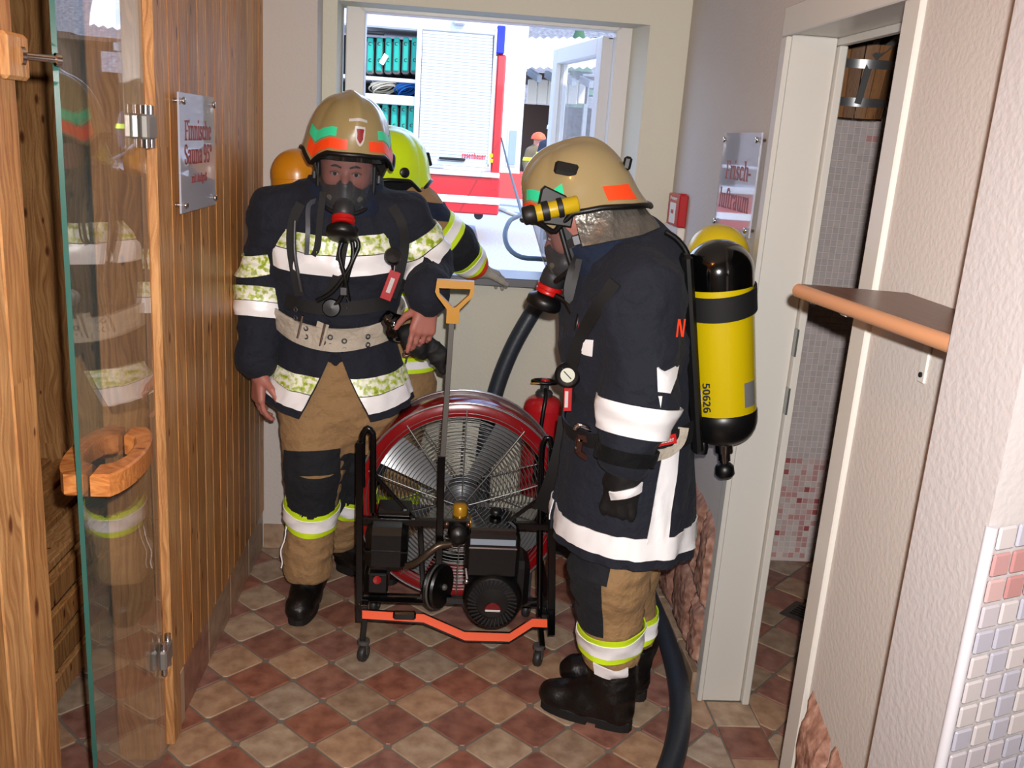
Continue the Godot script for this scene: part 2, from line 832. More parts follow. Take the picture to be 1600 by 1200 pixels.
func palette() -> void:
	mat("clip_grey", Color(0.07, 0.065, 0.06), 0.5)
	mat("worn_steel", Color(0.36, 0.345, 0.33), 0.5, 0.35)
	mat("webbing_black", Color(0.035, 0.035, 0.04), 0.75)
	mat("gloss_black", Color(0.02, 0.022, 0.03), 0.08, 0.0, {"coat": 1.0})
	mat("rubber_black", Color(0.028, 0.028, 0.032), 0.4)
	mat("grey_metal", Color(0.32, 0.32, 0.33), 0.4, 0.6)
	mat("badge_white", Color(0.78, 0.76, 0.75), 0.4)
	mat("cup_grey", Color(0.16, 0.165, 0.175), 0.45)
	mat("strap_grey", Color(0.09, 0.09, 0.10), 0.6)
	mat("print_black", Color(0.02, 0.02, 0.02), 0.5)
	mat("lath", Color(0.72, 0.53, 0.35), 0.7)
	mat("tag_red", Color(0.68, 0.06, 0.09), 0.5)
	mat("dark_steel", Color(0.2, 0.2, 0.22), 0.4, 0.8)
	cloth("canvas_white", Color(0.72, 0.68, 0.62), 0.7)
	cloth("patch_grey", Color(0.13, 0.135, 0.15))
	cloth("collar_blue", Color(0.12, 0.15, 0.22))

func bx(x0: float, x1: float, y0: float, y1: float, z0: float, z1: float, b := 0.0) -> MB:
	var m := MB.new()
	m.box(Vector3(x0 + x1, y0 + y1, z0 + z1) * 0.5, Vector3(absf(x1 - x0), absf(y1 - y0), absf(z1 - z0)), b)
	return m

func pine_texture() -> ImageTexture:
	if texs.has("pine"):
		return texs["pine"]
	var W := 320
	var H := 640
	var im := Image.create(W, H, false, Image.FORMAT_RGB8)
	var a := FastNoiseLite.new()
	a.seed = 5
	a.frequency = 1.0
	a.fractal_octaves = 3
	var rng := RandomNumberGenerator.new()
	rng.seed = 77
	var knots := []
	for i in 26:
		knots.append(Vector3(rng.randf() * W, rng.randf() * H, rng.randf_range(1.5, 4.0)))
	var light := Color(0.80, 0.61, 0.40)
	var dark := Color(0.58, 0.38, 0.22)
	var knot := Color(0.34, 0.17, 0.09)
	for y in H:
		for x in W:
			var bend := a.get_noise_2d(x * 0.012, y * 0.006) * 14.0
			var g := a.get_noise_2d((x + bend) * 0.16, y * 0.008 + 40.0)
			var f := a.get_noise_2d((x + bend) * 0.6, y * 0.02 + 90.0)
			var c := light.lerp(dark, clampf(0.38 + g * 0.75 + f * 0.35, 0.0, 1.0))
			im.set_pixel(x, y, c)
	for k in knots:
		for dy in range(-16, 17):
			for dx in range(-7, 8):
				var d: float = sqrt(dx * dx * 1.6 + dy * dy * 0.45) / k.z
				if d < 1.7:
					var px := posmod(int(k.x) + dx, W)
					var py := posmod(int(k.y) + dy, H)
					im.set_pixel(px, py, im.get_pixel(px, py).lerp(knot, clampf(1.7 - d, 0.0, 1.0) * 0.85))
	var t := ImageTexture.create_from_image(im)
	texs["pine"] = t
	return t

func pine(i: int) -> StandardMaterial3D:
	var m := mat("pine_%d" % i, [Color(1, 1, 1), Color(0.93, 0.90, 0.86), Color(1, 0.96, 0.9), Color(0.88, 0.86, 0.82)][i % 4], 0.42, 0.0, {"tex": pine_texture(), "scale": Vector3(1.7, 0.62, 1.7), "spec": 0.45})
	m.uv1_offset = Vector3(0.37 * i, 0.23 * i, 0.37 * i)
	return m

func clay(red: bool, i: int) -> StandardMaterial3D:
	var key := "clay_%s_%d" % ["red" if red else "beige", i]
	if mats.has(key):
		return mats[key]
	var tex: Texture2D
	if red:
		tex = noise_tex("clay_red", 0.012, 5, 512, false, grad([[0.0, Color(0.47, 0.31, 0.265)], [0.5, Color(0.58, 0.40, 0.34)], [1.0, Color(0.66, 0.48, 0.41)]]))
	else:
		tex = noise_tex("clay_beige", 0.012, 5, 512, false, grad([[0.0, Color(0.56, 0.46, 0.375)], [0.5, Color(0.67, 0.57, 0.475)], [1.0, Color(0.74, 0.66, 0.56)]]), FastNoiseLite.TYPE_SIMPLEX_SMOOTH, 4.0, 9)
	var tone: Color = [Color(1, 1, 1), Color(0.92, 0.90, 0.89), Color(1.0, 0.94, 0.90), Color(0.95, 0.97, 1.0)][i % 4]
	var m := mat(key, tone, 0.36, 0.0, {"tex": tex, "scale": Vector3(2.2, 2.2, 2.2), "bump": noise_tex("clay_bump", 0.03, 4), "bs": 0.05, "spec": 0.5})
	m.uv1_offset = Vector3(0.31 * i, 0.17, 0.53 * i)
	return m

func plaster(key: String, col: Color) -> StandardMaterial3D:
	return mat(key, col, 0.75, 0.0, {"bump": noise_tex("plaster_bump", 0.05, 4, 512, false, null, FastNoiseLite.TYPE_SIMPLEX_SMOOTH, 4.0, 3), "bs": 0.08, "scale": Vector3(2.4, 2.4, 2.4), "spec": 0.5})

func lay_tiles(parent: Node3D, region: PackedVector2Array, y := 0.0) -> void:
	var a := Vector2(1, 1) / sqrt(2.0)
	var b := Vector2(-1, 1) / sqrt(2.0)
	var lo := Vector2(1e9, 1e9)
	var hi := -lo
	for p in region:
		lo = lo.min(p)
		hi = hi.max(p)
	var rng := RandomNumberGenerator.new()
	rng.seed = int(region[0].x * 1000.0) + 31
	var cache := {}
	for i in range(-26, 34):
		for j in range(-34, 26):
			var c := LO + (a * (i + 0.5) + b * (j + 0.5)) * TP
			if c.x < lo.x - 0.12 or c.y < lo.y - 0.12 or c.x > hi.x + 0.12 or c.y > hi.y + 0.12:
				continue
			var h := TP * 0.5 - 0.0032
			var r := 0.009
			var poly := PackedVector2Array()
			for k in [[-1, -1], [1, -1], [1, 1], [-1, 1]]:
				var kx: float = k[0]
				var ky: float = k[1]
				# corners slightly rounded
				if kx * ky > 0:
					poly.append(c + a * kx * h + b * ky * (h - r))
					poly.append(c + a * kx * (h - r) + b * ky * h)
				else:
					poly.append(c + a * kx * (h - r) + b * ky * h)
					poly.append(c + a * kx * h + b * ky * (h - r))
			for q in Geometry2D.intersect_polygons(poly, region):
				if q.size() < 3:
					continue
				var area := 0.0
				for w in q.size():
					area += q[w].cross(q[(w + 1) % q.size()]) * 0.5
				if absf(area) < 0.0004:
					continue
				var local := PackedVector2Array()
				for w in q:
					local.append(Vector2(w.x - c.x, -(w.y - c.y)))
				var m: ArrayMesh
				var full := absf(absf(area) - (4.0 * h * h - 2.0 * r * r)) < 1e-4
				if full and cache.has("full"):
					m = cache.full
				else:
					var mb := MB.new()
					mb.prism(local, Transform3D(Basis(Vector3(1, 0, 0), Vector3(0, 0, -1), Vector3(0, 1, 0)), Vector3(0, -0.012, 0)), 0.012, 0.0022)
					m = mb.mesh()
					if full:
						cache.full = m
				var o := obj("tile", m, clay((i + j) % 2 == 0, rng.randi() % 4), parent)
				o.position += Vector3(c.x, y + rng.randf_range(-0.0006, 0.0006), c.y)

func build_setting() -> void:
	var white_plaster := plaster("plaster", Color(0.755, 0.725, 0.70))
	var rng := RandomNumberGenerator.new()
	rng.seed = 4
	# ---- floor: grout bed with clay tiles laid on the diagonal
	var floor_node := struct("floor", bx(-2.4, 2.9, -0.25, -0.004, -4.2, 2.0).mesh(), mat("grout", Color(0.45, 0.42, 0.38), 0.9), "diagonal checkerboard floor of beige and terracotta clay tiles", "floor")
	lay_tiles(floor_node, PackedVector2Array([Vector2(-0.709, WB + 0.01), Vector2(0.868, WB + 0.01), Vector2(0.868, -2.58), Vector2(0.882, -2.55), Vector2(0.884, -1.85), Vector2(0.868, -1.8), Vector2(0.868, -1.0), Vector2(-0.709, -1.0)]))
	lay_tiles(floor_node, PackedVector2Array([Vector2(1.028, -3.59), Vector2(2.55, -3.59), Vector2(2.55, -1.9), Vector2(1.028, -1.9)]))
	lay_tiles(floor_node, PackedVector2Array([Vector2(-2.0, -3.3), Vector2(-0.713, -3.3), Vector2(-0.713, -1.0), Vector2(-2.0, -1.0)]))
	var z := -2.535
	for i in 5:
		var z2 := minf(z + (0.131 if i == 0 else 0.15), -1.87)
		var mb := MB.new()
		mb.prism(PackedVector2Array([Vector2(0.888, -z + -0.003), Vector2(1.024, -z - 0.003), Vector2(1.024, -z2 + 0.003), Vector2(0.888, -z2 + 0.003)]), Transform3D(Basis(Vector3(1, 0, 0), Vector3(0, 0, -1), Vector3(0, 1, 0)), Vector3(0, -0.012, 0)), 0.012, 0.0022)
		obj("tile", mb.mesh(), clay(i % 2 == 1, i), floor_node)
		z = z2
	# ---- ceiling, walls that close the room
	struct("ceiling", bx(-2.4, 2.9, CEIL, CEIL + 0.25, -4.05, 2.0).mesh(), plaster("ceiling_plaster", Color(0.82, 0.79, 0.74)), "white plastered ceiling", "ceiling")
	struct("wall_front", bx(-2.4, 2.9, -0.2, CEIL, 1.8, 2.0).mesh(), white_plaster, "plain plaster wall behind the corridor", "wall")
	# window wall: four pieces round the opening
	var wb := MB.new()
	wb.append(bx(-2.4, -0.455, -0.2, CEIL, WB - 0.22, WB))
	wb.append(bx(0.716, 2.9, -0.2, CEIL, WB - 0.22, WB))
	wb.append(bx(-0.455, 0.716, -0.2, 1.115, WB - 0.22, WB))
	wb.append(bx(-0.455, 0.716, 2.14, CEIL, WB - 0.22, WB))
	# splayed cheek on the sash side, and on the other
	wb.prism(PackedVector2Array([Vector2(0.716, -WB), Vector2(0.72, -(WB - 0.2)), Vector2(0.67, -(WB - 0.2)), Vector2(0.674, -(WB - 0.16))]), Transform3D(Basis(Vector3(1, 0, 0), Vector3(0, 0, -1), Vector3(0, 1, 0)), Vector3(0, 1.115, 0)), 1.03)
	struct("wall_back", wb.mesh(), plaster("cream_plaster", Color(0.80, 0.785, 0.725)), "cream plaster wall with the open window", "wall")
	# wall pier beside the boarded wall
	struct("wall_pier", bx(-0.9, -0.508, -0.1, CEIL, WB - 0.1, -3.545).mesh(), white_plaster, "narrow plaster pier at the end of the boarded wall", "wall")
	var pb := struct_node("baseboard_back", "row of clay skirting tiles along the window wall", "skirting")
	for s in [[-0.70, -0.60], [-0.597, -0.508]]:
		obj("tile", bx(s[0], s[1] - 0.002, 0.0, 0.105, -3.545, -3.535, 0.002).mesh(), clay(false, 1), pb)
	var bx0 := -0.508
	var k := 0
	while bx0 < 0.86:
		var bx1 := minf(bx0 + 0.15, 0.868)
		obj("tile", bx(bx0 + 0.002, bx1 - 0.002, 0.0, 0.07, WB, WB + 0.009, 0.002).mesh(), clay(false, k), pb)
		bx0 = bx1
		k += 1
	# ---- wall with the sign and the door opening
	var wr := MB.new()
	wr.append(bx(WR, 1.02, -0.1, CEIL, WB, -2.57))
	wr.append(bx(WR, 1.02, 2.055, CEIL, -2.57, -1.815))
	wr.append(bx(WR, 1.02, -0.1, CEIL, -1.815, 0.2))
	var wrn := struct("wall_right", wr.mesh(), white_plaster, "white textured plaster wall with stone cladding at its foot", "wall")
	stones(wrn)
	# skirting at the foot of the stones
	var sk := struct_node("baseboard_right", "sloping clay skirting strip below the stone cladding", "skirting")
	z = WB
	k = 0
	while z < -2.58:
		var z2 := minf(z + 0.3, -2.572)
		obj("tile", bx(WR - 0.024, WR, 0.0, 0.075, z + 0.002, z2 - 0.002, 0.003).mesh(), clay(false, k + 2), sk)
		z = z2
		k += 1
	# ---- door lining: jambs, head, casings, closing stop and strike plates
	var paint := mat("white_paint", Color(0.79, 0.775, 0.745), 0.35, 0.0, {"spec": 0.5})
	var door := struct_node("door_1", "white painted door lining round the opening to the shower room", "door frame")
	obj("jamb", bx(WR + 0.005, 0.999, 0.0, 2.004, -2.568, -2.535, 0.003).mesh(), paint, door)
	obj("stop", bx(1.0, 1.022, 0.0, 1.984, -2.57, -2.515, 0.003).mesh(), paint, door)
	obj("jamb", bx(WR + 0.005, 1.019, 0.0, 2.004, -1.87, -1.816, 0.003).mesh(), paint, door)
	obj("head", bx(WR + 0.005, 1.019, 2.005, 2.056, -2.569, -1.816, 0.003).mesh(), paint, door)
	obj("head_stop", bx(1.0, 1.022, 1.985, 2.0045, -2.57, -1.872, 0.002).mesh(), paint, door)
	obj("casing", bx(WR - 0.012, WR + 0.004, 0.0, 1.999, -2.575, -2.53, 0.003).mesh(), paint, door)
	obj("casing", bx(WR - 0.012, WR + 0.004, 0.0, 1.999, -1.872, -1.805, 0.003).mesh(), paint, door)
	obj("casing", bx(WR - 0.012, WR + 0.004, 2.0, 2.075, -2.575, -1.805, 0.003).mesh(), paint, door)
	var zinc := mat("zinc", Color(0.62, 0.64, 0.64), 0.35, 0.9)
	for s in [[1245, 525, 1238, 548], [1240, 620, 1232, 650]]:
		var q := PX(s[0], (s[1] + s[3]) * 0.5, 1.0)
		obj("strike_plate", bx(0.997, 1.003, q.y - 0.04, q.y + 0.04, -2.535, -2.512, 0.001).mesh(), zinc, door)
	# ---- shower room
	var ws := struct("wall_shower", shower_wall(), mat("shower_grout", Color(0.84, 0.78, 0.76), 0.8), "shower room wall behind the mosaic", "wall")
	struct("wall_shower_side", bx(2.55, 2.7, -0.1, CEIL, WB, 0.2).mesh(), white_plaster, "far side wall of the shower room", "wall")
	struct("wall_shower_front", bx(1.02, 2.6, -0.1, CEIL, -1.2, -1.1).mesh(), white_plaster, "near end wall of the shower room", "wall")
	mosaic_wall(ws)
	pillar()
	boarded_wall()
	sauna()
	window()

func shower_wall() -> Mesh:
	return bx(1.02, 2.6, -0.1, CEIL, WB, -3.598).mesh()

func mosaic_wall(wall: Node3D) -> void:
	# about 3,000 stones of 7 pixels each: one mesh
	var mb := MB.new()
	mb.colored = true
	var rng := RandomNumberGenerator.new()
	rng.seed = 12
	var p := 0.0255
	var h := 0.0226
	for i in 48:
		for j in 97:
			var x := 1.05 + i * p
			var y := 0.012 + j * p
			var c := Color(0.58, 0.52, 0.51)
			var s := rng.randf()
			var red := y < 0.46 or (absf(y - 1.83) < 0.06 and x > 1.55 and rng.randf() < 0.35)
			if red:
				if s < 0.075:
					c = Color(0.40, 0.11, 0.11)
				elif s < 0.36:
					c = Color(0.56, 0.31, 0.30)
				elif s < 0.6:
					c = Color(0.62, 0.46, 0.44)
				else:
					c = Color(0.66, 0.58, 0.56)
			c = c * rng.randf_range(0.92, 1.06)
			mb.col = c
			var a := Vector3(x, y, -3.598)
			var f := a + Vector3(0.002, 0.002, 0.0035)
			var e := h - 0.004
			mb.face([f, f + Vector3(e, 0, 0), f + Vector3(e, e, 0), f + Vector3(0, e, 0)], Vector3(0, 0, 1))
			mb.face([a, a + Vector3(h, 0, 0), f + Vector3(e, 0, 0), f], Vector3(0, -0.8, 0.6))
			mb.face([a + Vector3(0, h, 0), a + Vector3(h, h, 0), f + Vector3(e, e, 0), f + Vector3(0, e, 0)], Vector3(0, 0.8, 0.6))
			mb.face([a, a + Vector3(0, h, 0), f + Vector3(0, e, 0), f], Vector3(-0.8, 0, 0.6))
			mb.face([a + Vector3(h, 0, 0), a + Vector3(h, h, 0), f + Vector3(e, e, 0), f + Vector3(e, 0, 0)], Vector3(0.8, 0, 0.6))
	var o := obj("mosaic_stones", mb.mesh(), mat("mosaic", Color.WHITE, 0.3, 0.0, {"vc": true}), wall, "pale and red glass mosaic")
	o.set_meta("kind", "stuff")

func stone_patch(c: Array, bulge: float, seed_: int, nx := 15) -> MB:
	# c: four corners (z, y) of a stone on the wall, in order; the wall faces -x
	var n := FastNoiseLite.new()
	n.seed = seed_
	n.frequency = 7.0
	n.fractal_octaves = 4
	var mb := MB.new()
	var g := []
	for i in nx + 1:
		var row := PackedVector3Array()
		for j in nx + 1:
			var u := float(i) / nx
			var w := float(j) / nx
			var p: Vector2 = (c[0] as Vector2).lerp(c[1], u).lerp((c[3] as Vector2).lerp(c[2], u), w)
			p += Vector2(n.get_noise_2d(p.x * 2.0, p.y * 2.0), n.get_noise_2d(p.x * 2.0 + 9.0, p.y * 2.0)) * 0.014
			var e := minf(minf(u, 1.0 - u), minf(w, 1.0 - w))
			var s := smoothstep(0.0, 0.16, e)
			var d := bulge * (0.55 * s + 0.45 * sqrt(s)) + s * n.get_noise_2d(p.x * 3.0 + 20.0, p.y * 3.0) * 0.010 + s * absf(n.get_noise_2d(p.x * 9.0, p.y * 5.0 + 50.0)) * 0.004
			row.append(Vector3(WR - maxf(d, 0.0) + 0.006, p.y, p.x))
		g.append(row)
	mb.sheet(g, 0.0, false, false)
	# sheets of zero thickness keep one side; turn it to the room
	for i in mb.n.size():
		if mb.n[i].x > 0.0:
			mb.n[i] = -mb.n[i]
	var m2 := MB.new()
	m2.v = mb.v
	m2.n = mb.n
	for i in range(0, mb.t.size(), 3):
		m2.tri(mb.t[i], mb.t[i + 1], mb.t[i + 2])
	return m2

func stones(wall: Node3D) -> void:
	var tex := noise_tex("stone", 0.02, 6, 512, false, grad([[0.0, Color(0.42, 0.28, 0.22)], [0.42, Color(0.60, 0.43, 0.36)], [0.62, Color(0.66, 0.49, 0.42)], [1.0, Color(0.80, 0.68, 0.60)]]), FastNoiseLite.TYPE_SIMPLEX, 4.0, 21)
	var m := mat("sandstone", Color(1, 1, 1), 0.7, 0.0, {"tex": tex, "scale": Vector3(3.2, 2.0, 3.2), "bump": noise_tex("stone_bump", 0.04, 6), "bs": 0.14})
	var V := func(a: float, b: float) -> Vector2: return Vector2(a, b)
	var list := [
		[V.call(-2.72, 0.30), V.call(-2.59, 0.27), V.call(-2.59, 0.555), V.call(-2.69, 0.60)],
		[V.call(-2.97, 0.37), V.call(-2.73, 0.31), V.call(-2.71, 0.60), V.call(-2.95, 0.615)],
		[V.call(-3.30, 0.33), V.call(-2.98, 0.38), V.call(-2.96, 0.61), V.call(-3.28, 0.59)],
		[V.call(-3.66, 0.36), V.call(-3.31, 0.34), V.call(-3.29, 0.58), V.call(-3.66, 0.6)],
		[V.call(-2.70, 0.075), V.call(-2.60, 0.075), V.call(-2.59, 0.265), V.call(-2.72, 0.295)],
		[V.call(-2.94, 0.075), V.call(-2.71, 0.075), V.call(-2.73, 0.30), V.call(-2.97, 0.365)],
		[V.call(-3.24, 0.075), V.call(-2.95, 0.075), V.call(-2.98, 0.37), V.call(-3.29, 0.33)],
		[V.call(-3.66, 0.075), V.call(-3.25, 0.075), V.call(-3.30, 0.33), V.call(-3.66, 0.36)],
		[V.call(-1.79, 0.0), V.call(-1.655, 0.0), V.call(-1.665, 0.50), V.call(-1.80, 0.545)],
		[V.call(-1.65, 0.0), V.call(-1.40, 0.0), V.call(-1.50, 0.44), V.call(-1.66, 0.51)],
	]
	for i in list.size():
		obj("stone", stone_patch(list[i], 0.028, 40 + i).mesh(), m, wall)

func pillar() -> void:
	var pl := plaster("pillar_plaster", Color(0.66, 0.635, 0.63))
	var mb := MB.new()
	# plan of the pillar: corner towards the corridor, broad face towards the camera
	var a := Vector2(0.70, -1.215)
	var b := Vector2(0.70, -1.045)
	var dirv := Vector2(0.93, -0.36)
	mb.prism(PackedVector2Array([Vector2(a.x, -a.y), Vector2(b.x, -b.y), Vector2(b.x + dirv.x * 0.45, -(b.y + dirv.y * 0.45)), Vector2(1.13, 1.21)]), Transform3D(Basis(Vector3(1, 0, 0), Vector3(0, 0, -1), Vector3(0, 1, 0)), Vector3(0, -0.1, 0)), CEIL + 0.1)
	var pn := struct("wall_pillar", mb.mesh(), pl, "bright plaster pillar with a mosaic-tiled lower face", "wall")
	# glazed mosaic on the broad face, each tile on its own
	var org := Vector3(b.x, 0, b.y)
	var dx := Vector3(dirv.x, 0, dirv.y).normalized()
	var nz := Vector3(-dx.z, 0, dx.x)
	if nz.z < 0:
		nz = -nz
	var top := PX(1545, 822, b.x).y
	var p := 0.0375
	var cols := [Color(0.63, 0.60, 0.62), Color(0.59, 0.58, 0.62), Color(0.66, 0.63, 0.63)]
	var reds := [Color(0.60, 0.42, 0.41), Color(0.66, 0.54, 0.53), Color(0.62, 0.46, 0.455)]
	var rng := RandomNumberGenerator.new()
	rng.seed = 8
	var tm := MB.new()
	tm.box(Vector3.ZERO, Vector3(p - 0.005, p - 0.005, 0.006), 0.0028, Basis(dx, Vector3.UP, nz))
	var tile := tm.mesh()
	for r in 14:
		for c in 6:
			var m: StandardMaterial3D
			if r == 1 or r == 2:
				var q := rng.randi() % 3
				m = mat("glaze_red_%d" % q, reds[q], 0.3, 0.0, {"spec": 0.5})
			else:
				var q := rng.randi() % 3
				m = mat("glaze_%d" % q, cols[q], 0.3, 0.0, {"spec": 0.5})
			var o := obj("mosaic_tile", tile, m, pn)
			o.position += org + dx * (0.014 + p * (c + 0.5)) + Vector3(0, top - p * (r + 0.5), 0) + nz * 0.004
	var bead := MB.new()
	bead.tube(PackedVector3Array([Vector3(b.x, top, b.y) + nz * 0.002 + dx * 0.004, Vector3(b.x, -0.0, b.y) + nz * 0.002 + dx * 0.004]), 0.008, 10)
	obj("edge_bead", bead.mesh(), mat("white_bead", Color(0.70, 0.685, 0.70), 0.3), pn, "glossy white corner bead")

func boarded_wall() -> void:
	var w := struct_node("wall_left", "wall of narrow vertical pine boards with a tiled foot", "wall")
	obj("backing", bx(-0.80, WL - 0.014, 0.0, CEIL, -3.60, -2.28).mesh(), mat("lath", Color(0.72, 0.53, 0.35), 0.7), w)
	var pz := 0.0885
	var z := -2.315
	var prof := PackedVector2Array([Vector2(0.0, 0.0), Vector2(0.0, 0.011), Vector2(0.003, 0.014), Vector2(pz - 0.006, 0.014), Vector2(pz - 0.003, 0.011), Vector2(pz - 0.003, 0.006), Vector2(pz, 0.006), Vector2(pz, 0.0)])
	var mb := MB.new()
	# tongue-and-groove section, drawn out upwards
	mb.prism(prof, Transform3D(Basis(Vector3(0, 0, -1), Vector3(1, 0, 0), Vector3(0, 1, 0)), Vector3.ZERO), CEIL - 0.165)
	var m := mb.mesh()
	var i := 0
	while z > -3.50:
		var o := obj("board", m, pine([0, 2, 1, 3, 0, 1, 2][i % 7]), w)
		o.position += Vector3(WL - 0.014, 0.165, z)
		z -= pz
		i += 1
	# corner trim
	obj("corner_trim", bx(WL - 0.03, WL + 0.006, 0.15, CEIL, -3.565, z + 0.001, 0.004).mesh(), pine(2), w)
	# foot of the wall: long skirting tiles
	z = -2.39
	i = 0
	while z > -3.54:
		var z2 := maxf(z - 0.295, -3.545)
		var o := obj("skirting_tile", bx(-0.735, WL - 0.004, 0.0, 0.163, z2 + 0.002, z - 0.002, 0.002).mesh(), clay(i == 0, i), w)
		z = z2
		i += 1
	# wall above and before the glass door: boards on the near side
	var w2 := struct_node("wall_sauna_front", "boarded pine front of the sauna beside the glass door", "wall")
	obj("backing", bx(-0.82, WL - 0.014, 0.0, CEIL, -1.60, 1.8).mesh(), mat("lath"), w2)
	z = -1.588
	i = 0
	while z < 0.0:
		var o := obj("board", mb_board(pz).mesh(), pine([1, 0, 3, 2][i % 4]), w2)
		o.position += Vector3(WL - 0.014, 0.0, z + pz)
		z += pz
		i += 1
	obj("head_board", bx(-0.82, WL, 2.06, CEIL, -2.30, -1.585, 0.003).mesh(), pine(1), w2)

func mb_board(pz: float) -> MB:
	var mb := MB.new()
	var prof := PackedVector2Array([Vector2(0.0, 0.0), Vector2(0.0, 0.011), Vector2(0.003, 0.014), Vector2(pz - 0.006, 0.014), Vector2(pz - 0.003, 0.011), Vector2(pz - 0.003, 0.006), Vector2(pz, 0.006), Vector2(pz, 0.0)])
	mb.prism(prof, Transform3D(Basis(Vector3(0, 0, -1), Vector3(1, 0, 0), Vector3(0, 1, 0)), Vector3.ZERO), CEIL)
	return mb

func sauna() -> void:
	struct("wall_sauna_back", bx(-2.1, -2.0, -0.1, CEIL, -3.4, 1.8).mesh(), pine(3), "pine back wall inside the sauna", "wall")
	struct("wall_sauna_end", bx(-2.1, -0.72, -0.1, CEIL, -3.5, -3.3).mesh(), pine(3), "pine end wall inside the sauna", "wall")
	struct("wall_sauna_near", bx(-2.1, -0.82, -0.1, CEIL, -1.2, -1.1).mesh(), pine(3), "pine near wall inside the sauna", "wall")
	for s in [[0.45, -1.62, -1.06], [0.9, -1.98, -1.645]]:
		var b := thing("sauna_bench", "slatted pine bench inside the sauna, %s step" % ("lower" if s[0] < 0.6 else "upper"), "bench", Vector3((s[1] + s[2]) * 0.5, 0, -2.3))
		for i in (5 if s[0] < 0.6 else 3):
			var x0: float = s[1] + i * 0.112
			obj("slat", bx(x0, x0 + 0.095, s[0] - 0.028, s[0], -3.28, -1.3, 0.004).mesh(), pine(i), b)
		for i in 4:
			obj("front_slat", bx(s[2] - 0.02, s[2], s[0] - 0.12 - i * 0.1, s[0] - 0.045 - i * 0.1, -3.28, -1.3, 0.003).mesh(), pine(i + 1), b)
		for zz in [-3.2, -2.3, -1.4]:
			obj("leg", bx(s[1] + 0.02, s[2] - 0.03, 0.0, s[0] - 0.028, zz, zz + 0.05, 0.003).mesh(), pine(2), b)

func window() -> void:
	var pvc := mat("window_plastic", Color(0.84, 0.83, 0.82), 0.3, 0.0, {"spec": 0.5})
	var glass := mat("pane_glass", Color(0.9, 0.95, 0.95), 0.02, 0.0, {"alpha": 0.06})
	var rub := mat("gasket", Color(0.12, 0.12, 0.12), 0.7)
	var w := struct_node("window_1", "white plastic window with its casement swung open outwards", "window")
	var z0 := -3.90
	var z1 := -3.83
	var xl := -0.44
	var xr := 0.685
	var xli := P(567, 200, z1).x
	var xri := P(950, 200, z1).x
	var yt := P(760, 33, z1).y
	var yb := 1.125
	# frame members with mitred corners
	var dd := Vector3(0, 0, z0)
	var fr := [
		[Vector2(xl, yb), Vector2(xli, yb), Vector2(xli, yt), Vector2(xl, yt + 0.065)],
		[Vector2(xri, yb), Vector2(xr, yb), Vector2(xr, yt + 0.065), Vector2(xri, yt)],
		[Vector2(xl, yt + 0.065), Vector2(xli, yt), Vector2(xri, yt), Vector2(xr, yt + 0.065)],
		[Vector2(xl, yb - 0.02), Vector2(xr, yb - 0.02), Vector2(xri, yb + 0.004), Vector2(xli, yb + 0.004)],
	]
	for f in fr:
		var mb := MB.new()
		mb.prism(PackedVector2Array(f), Transform3D(Basis(), dd), z1 - z0, 0.004)
		obj("frame_member", mb.mesh(), pvc, w)
	# casement, hinged at the sash side and swung outwards
	var hp := Vector3(xri - 0.012, 0, z0 - 0.005)
	var sd := Vector3(-0.18, 0, -1.0).normalized()
	var sn := Vector3(sd.z, 0, -sd.x)
	var bas := Basis(sd, Vector3.UP, sn)
	var wd := 0.72
	var y0 := yb + 0.03
	var y1 := yt - 0.012
	for f in [[0.0, 0.07, y0, y1], [wd - 0.07, wd, y0, y1], [0.07, wd - 0.07, y0, y0 + 0.07], [0.07, wd - 0.07, y1 - 0.07, y1]]:
		var mb := MB.new()
		mb.box(hp + sd * ((f[0] + f[1]) * 0.5) + Vector3(0, (f[2] + f[3]) * 0.5, 0), Vector3(f[1] - f[0], f[3] - f[2], 0.06), 0.004, bas)
		obj("casement_member", mb.mesh(), pvc, w)
	var pm := MB.new()
	pm.box(hp + sd * (wd * 0.5) + Vector3(0, (y0 + y1) * 0.5, 0), Vector3(wd - 0.14, y1 - y0 - 0.14, 0.018), 0.0, bas)
	obj("pane", pm.mesh(), glass, w, "clear glass pane")
	var gm := MB.new()
	gm.box(hp + sd * 0.035 + Vector3(0, (y0 + y1) * 0.5, 0) - sn * 0.031, Vector3(0.008, y1 - y0 - 0.02, 0.006), 0.0, bas)
	obj("gasket", gm.mesh(), rub, w)
	var st := MB.new()
	st.bar(hp + Vector3(0.004, y1 - 0.01, 0.02), hp + sd * 0.2 + Vector3(0, y1 + 0.012, 0), 0.012, 0.004, 0.001)
	obj("stay", st.mesh(), mat("dark_steel", Color(0.2, 0.2, 0.22), 0.4, 0.8), w)
	# sill board
	var sill := struct("trim_1", bx(-0.52, 0.76, 1.117, 1.152, -3.90, -3.648, 0.004).mesh(), mat("sill_stone", Color(0.40, 0.40, 0.42), 0.35, 0.0, {"spec": 0.5}), "dark grey window sill board", "sill")
	sill.position.y = 0.0
# ---------------------------------------------------------------- fixtures and things of the room
func chrome() -> StandardMaterial3D:
	return mat("chrome", Color(0.80, 0.80, 0.82), 0.12, 1.0)

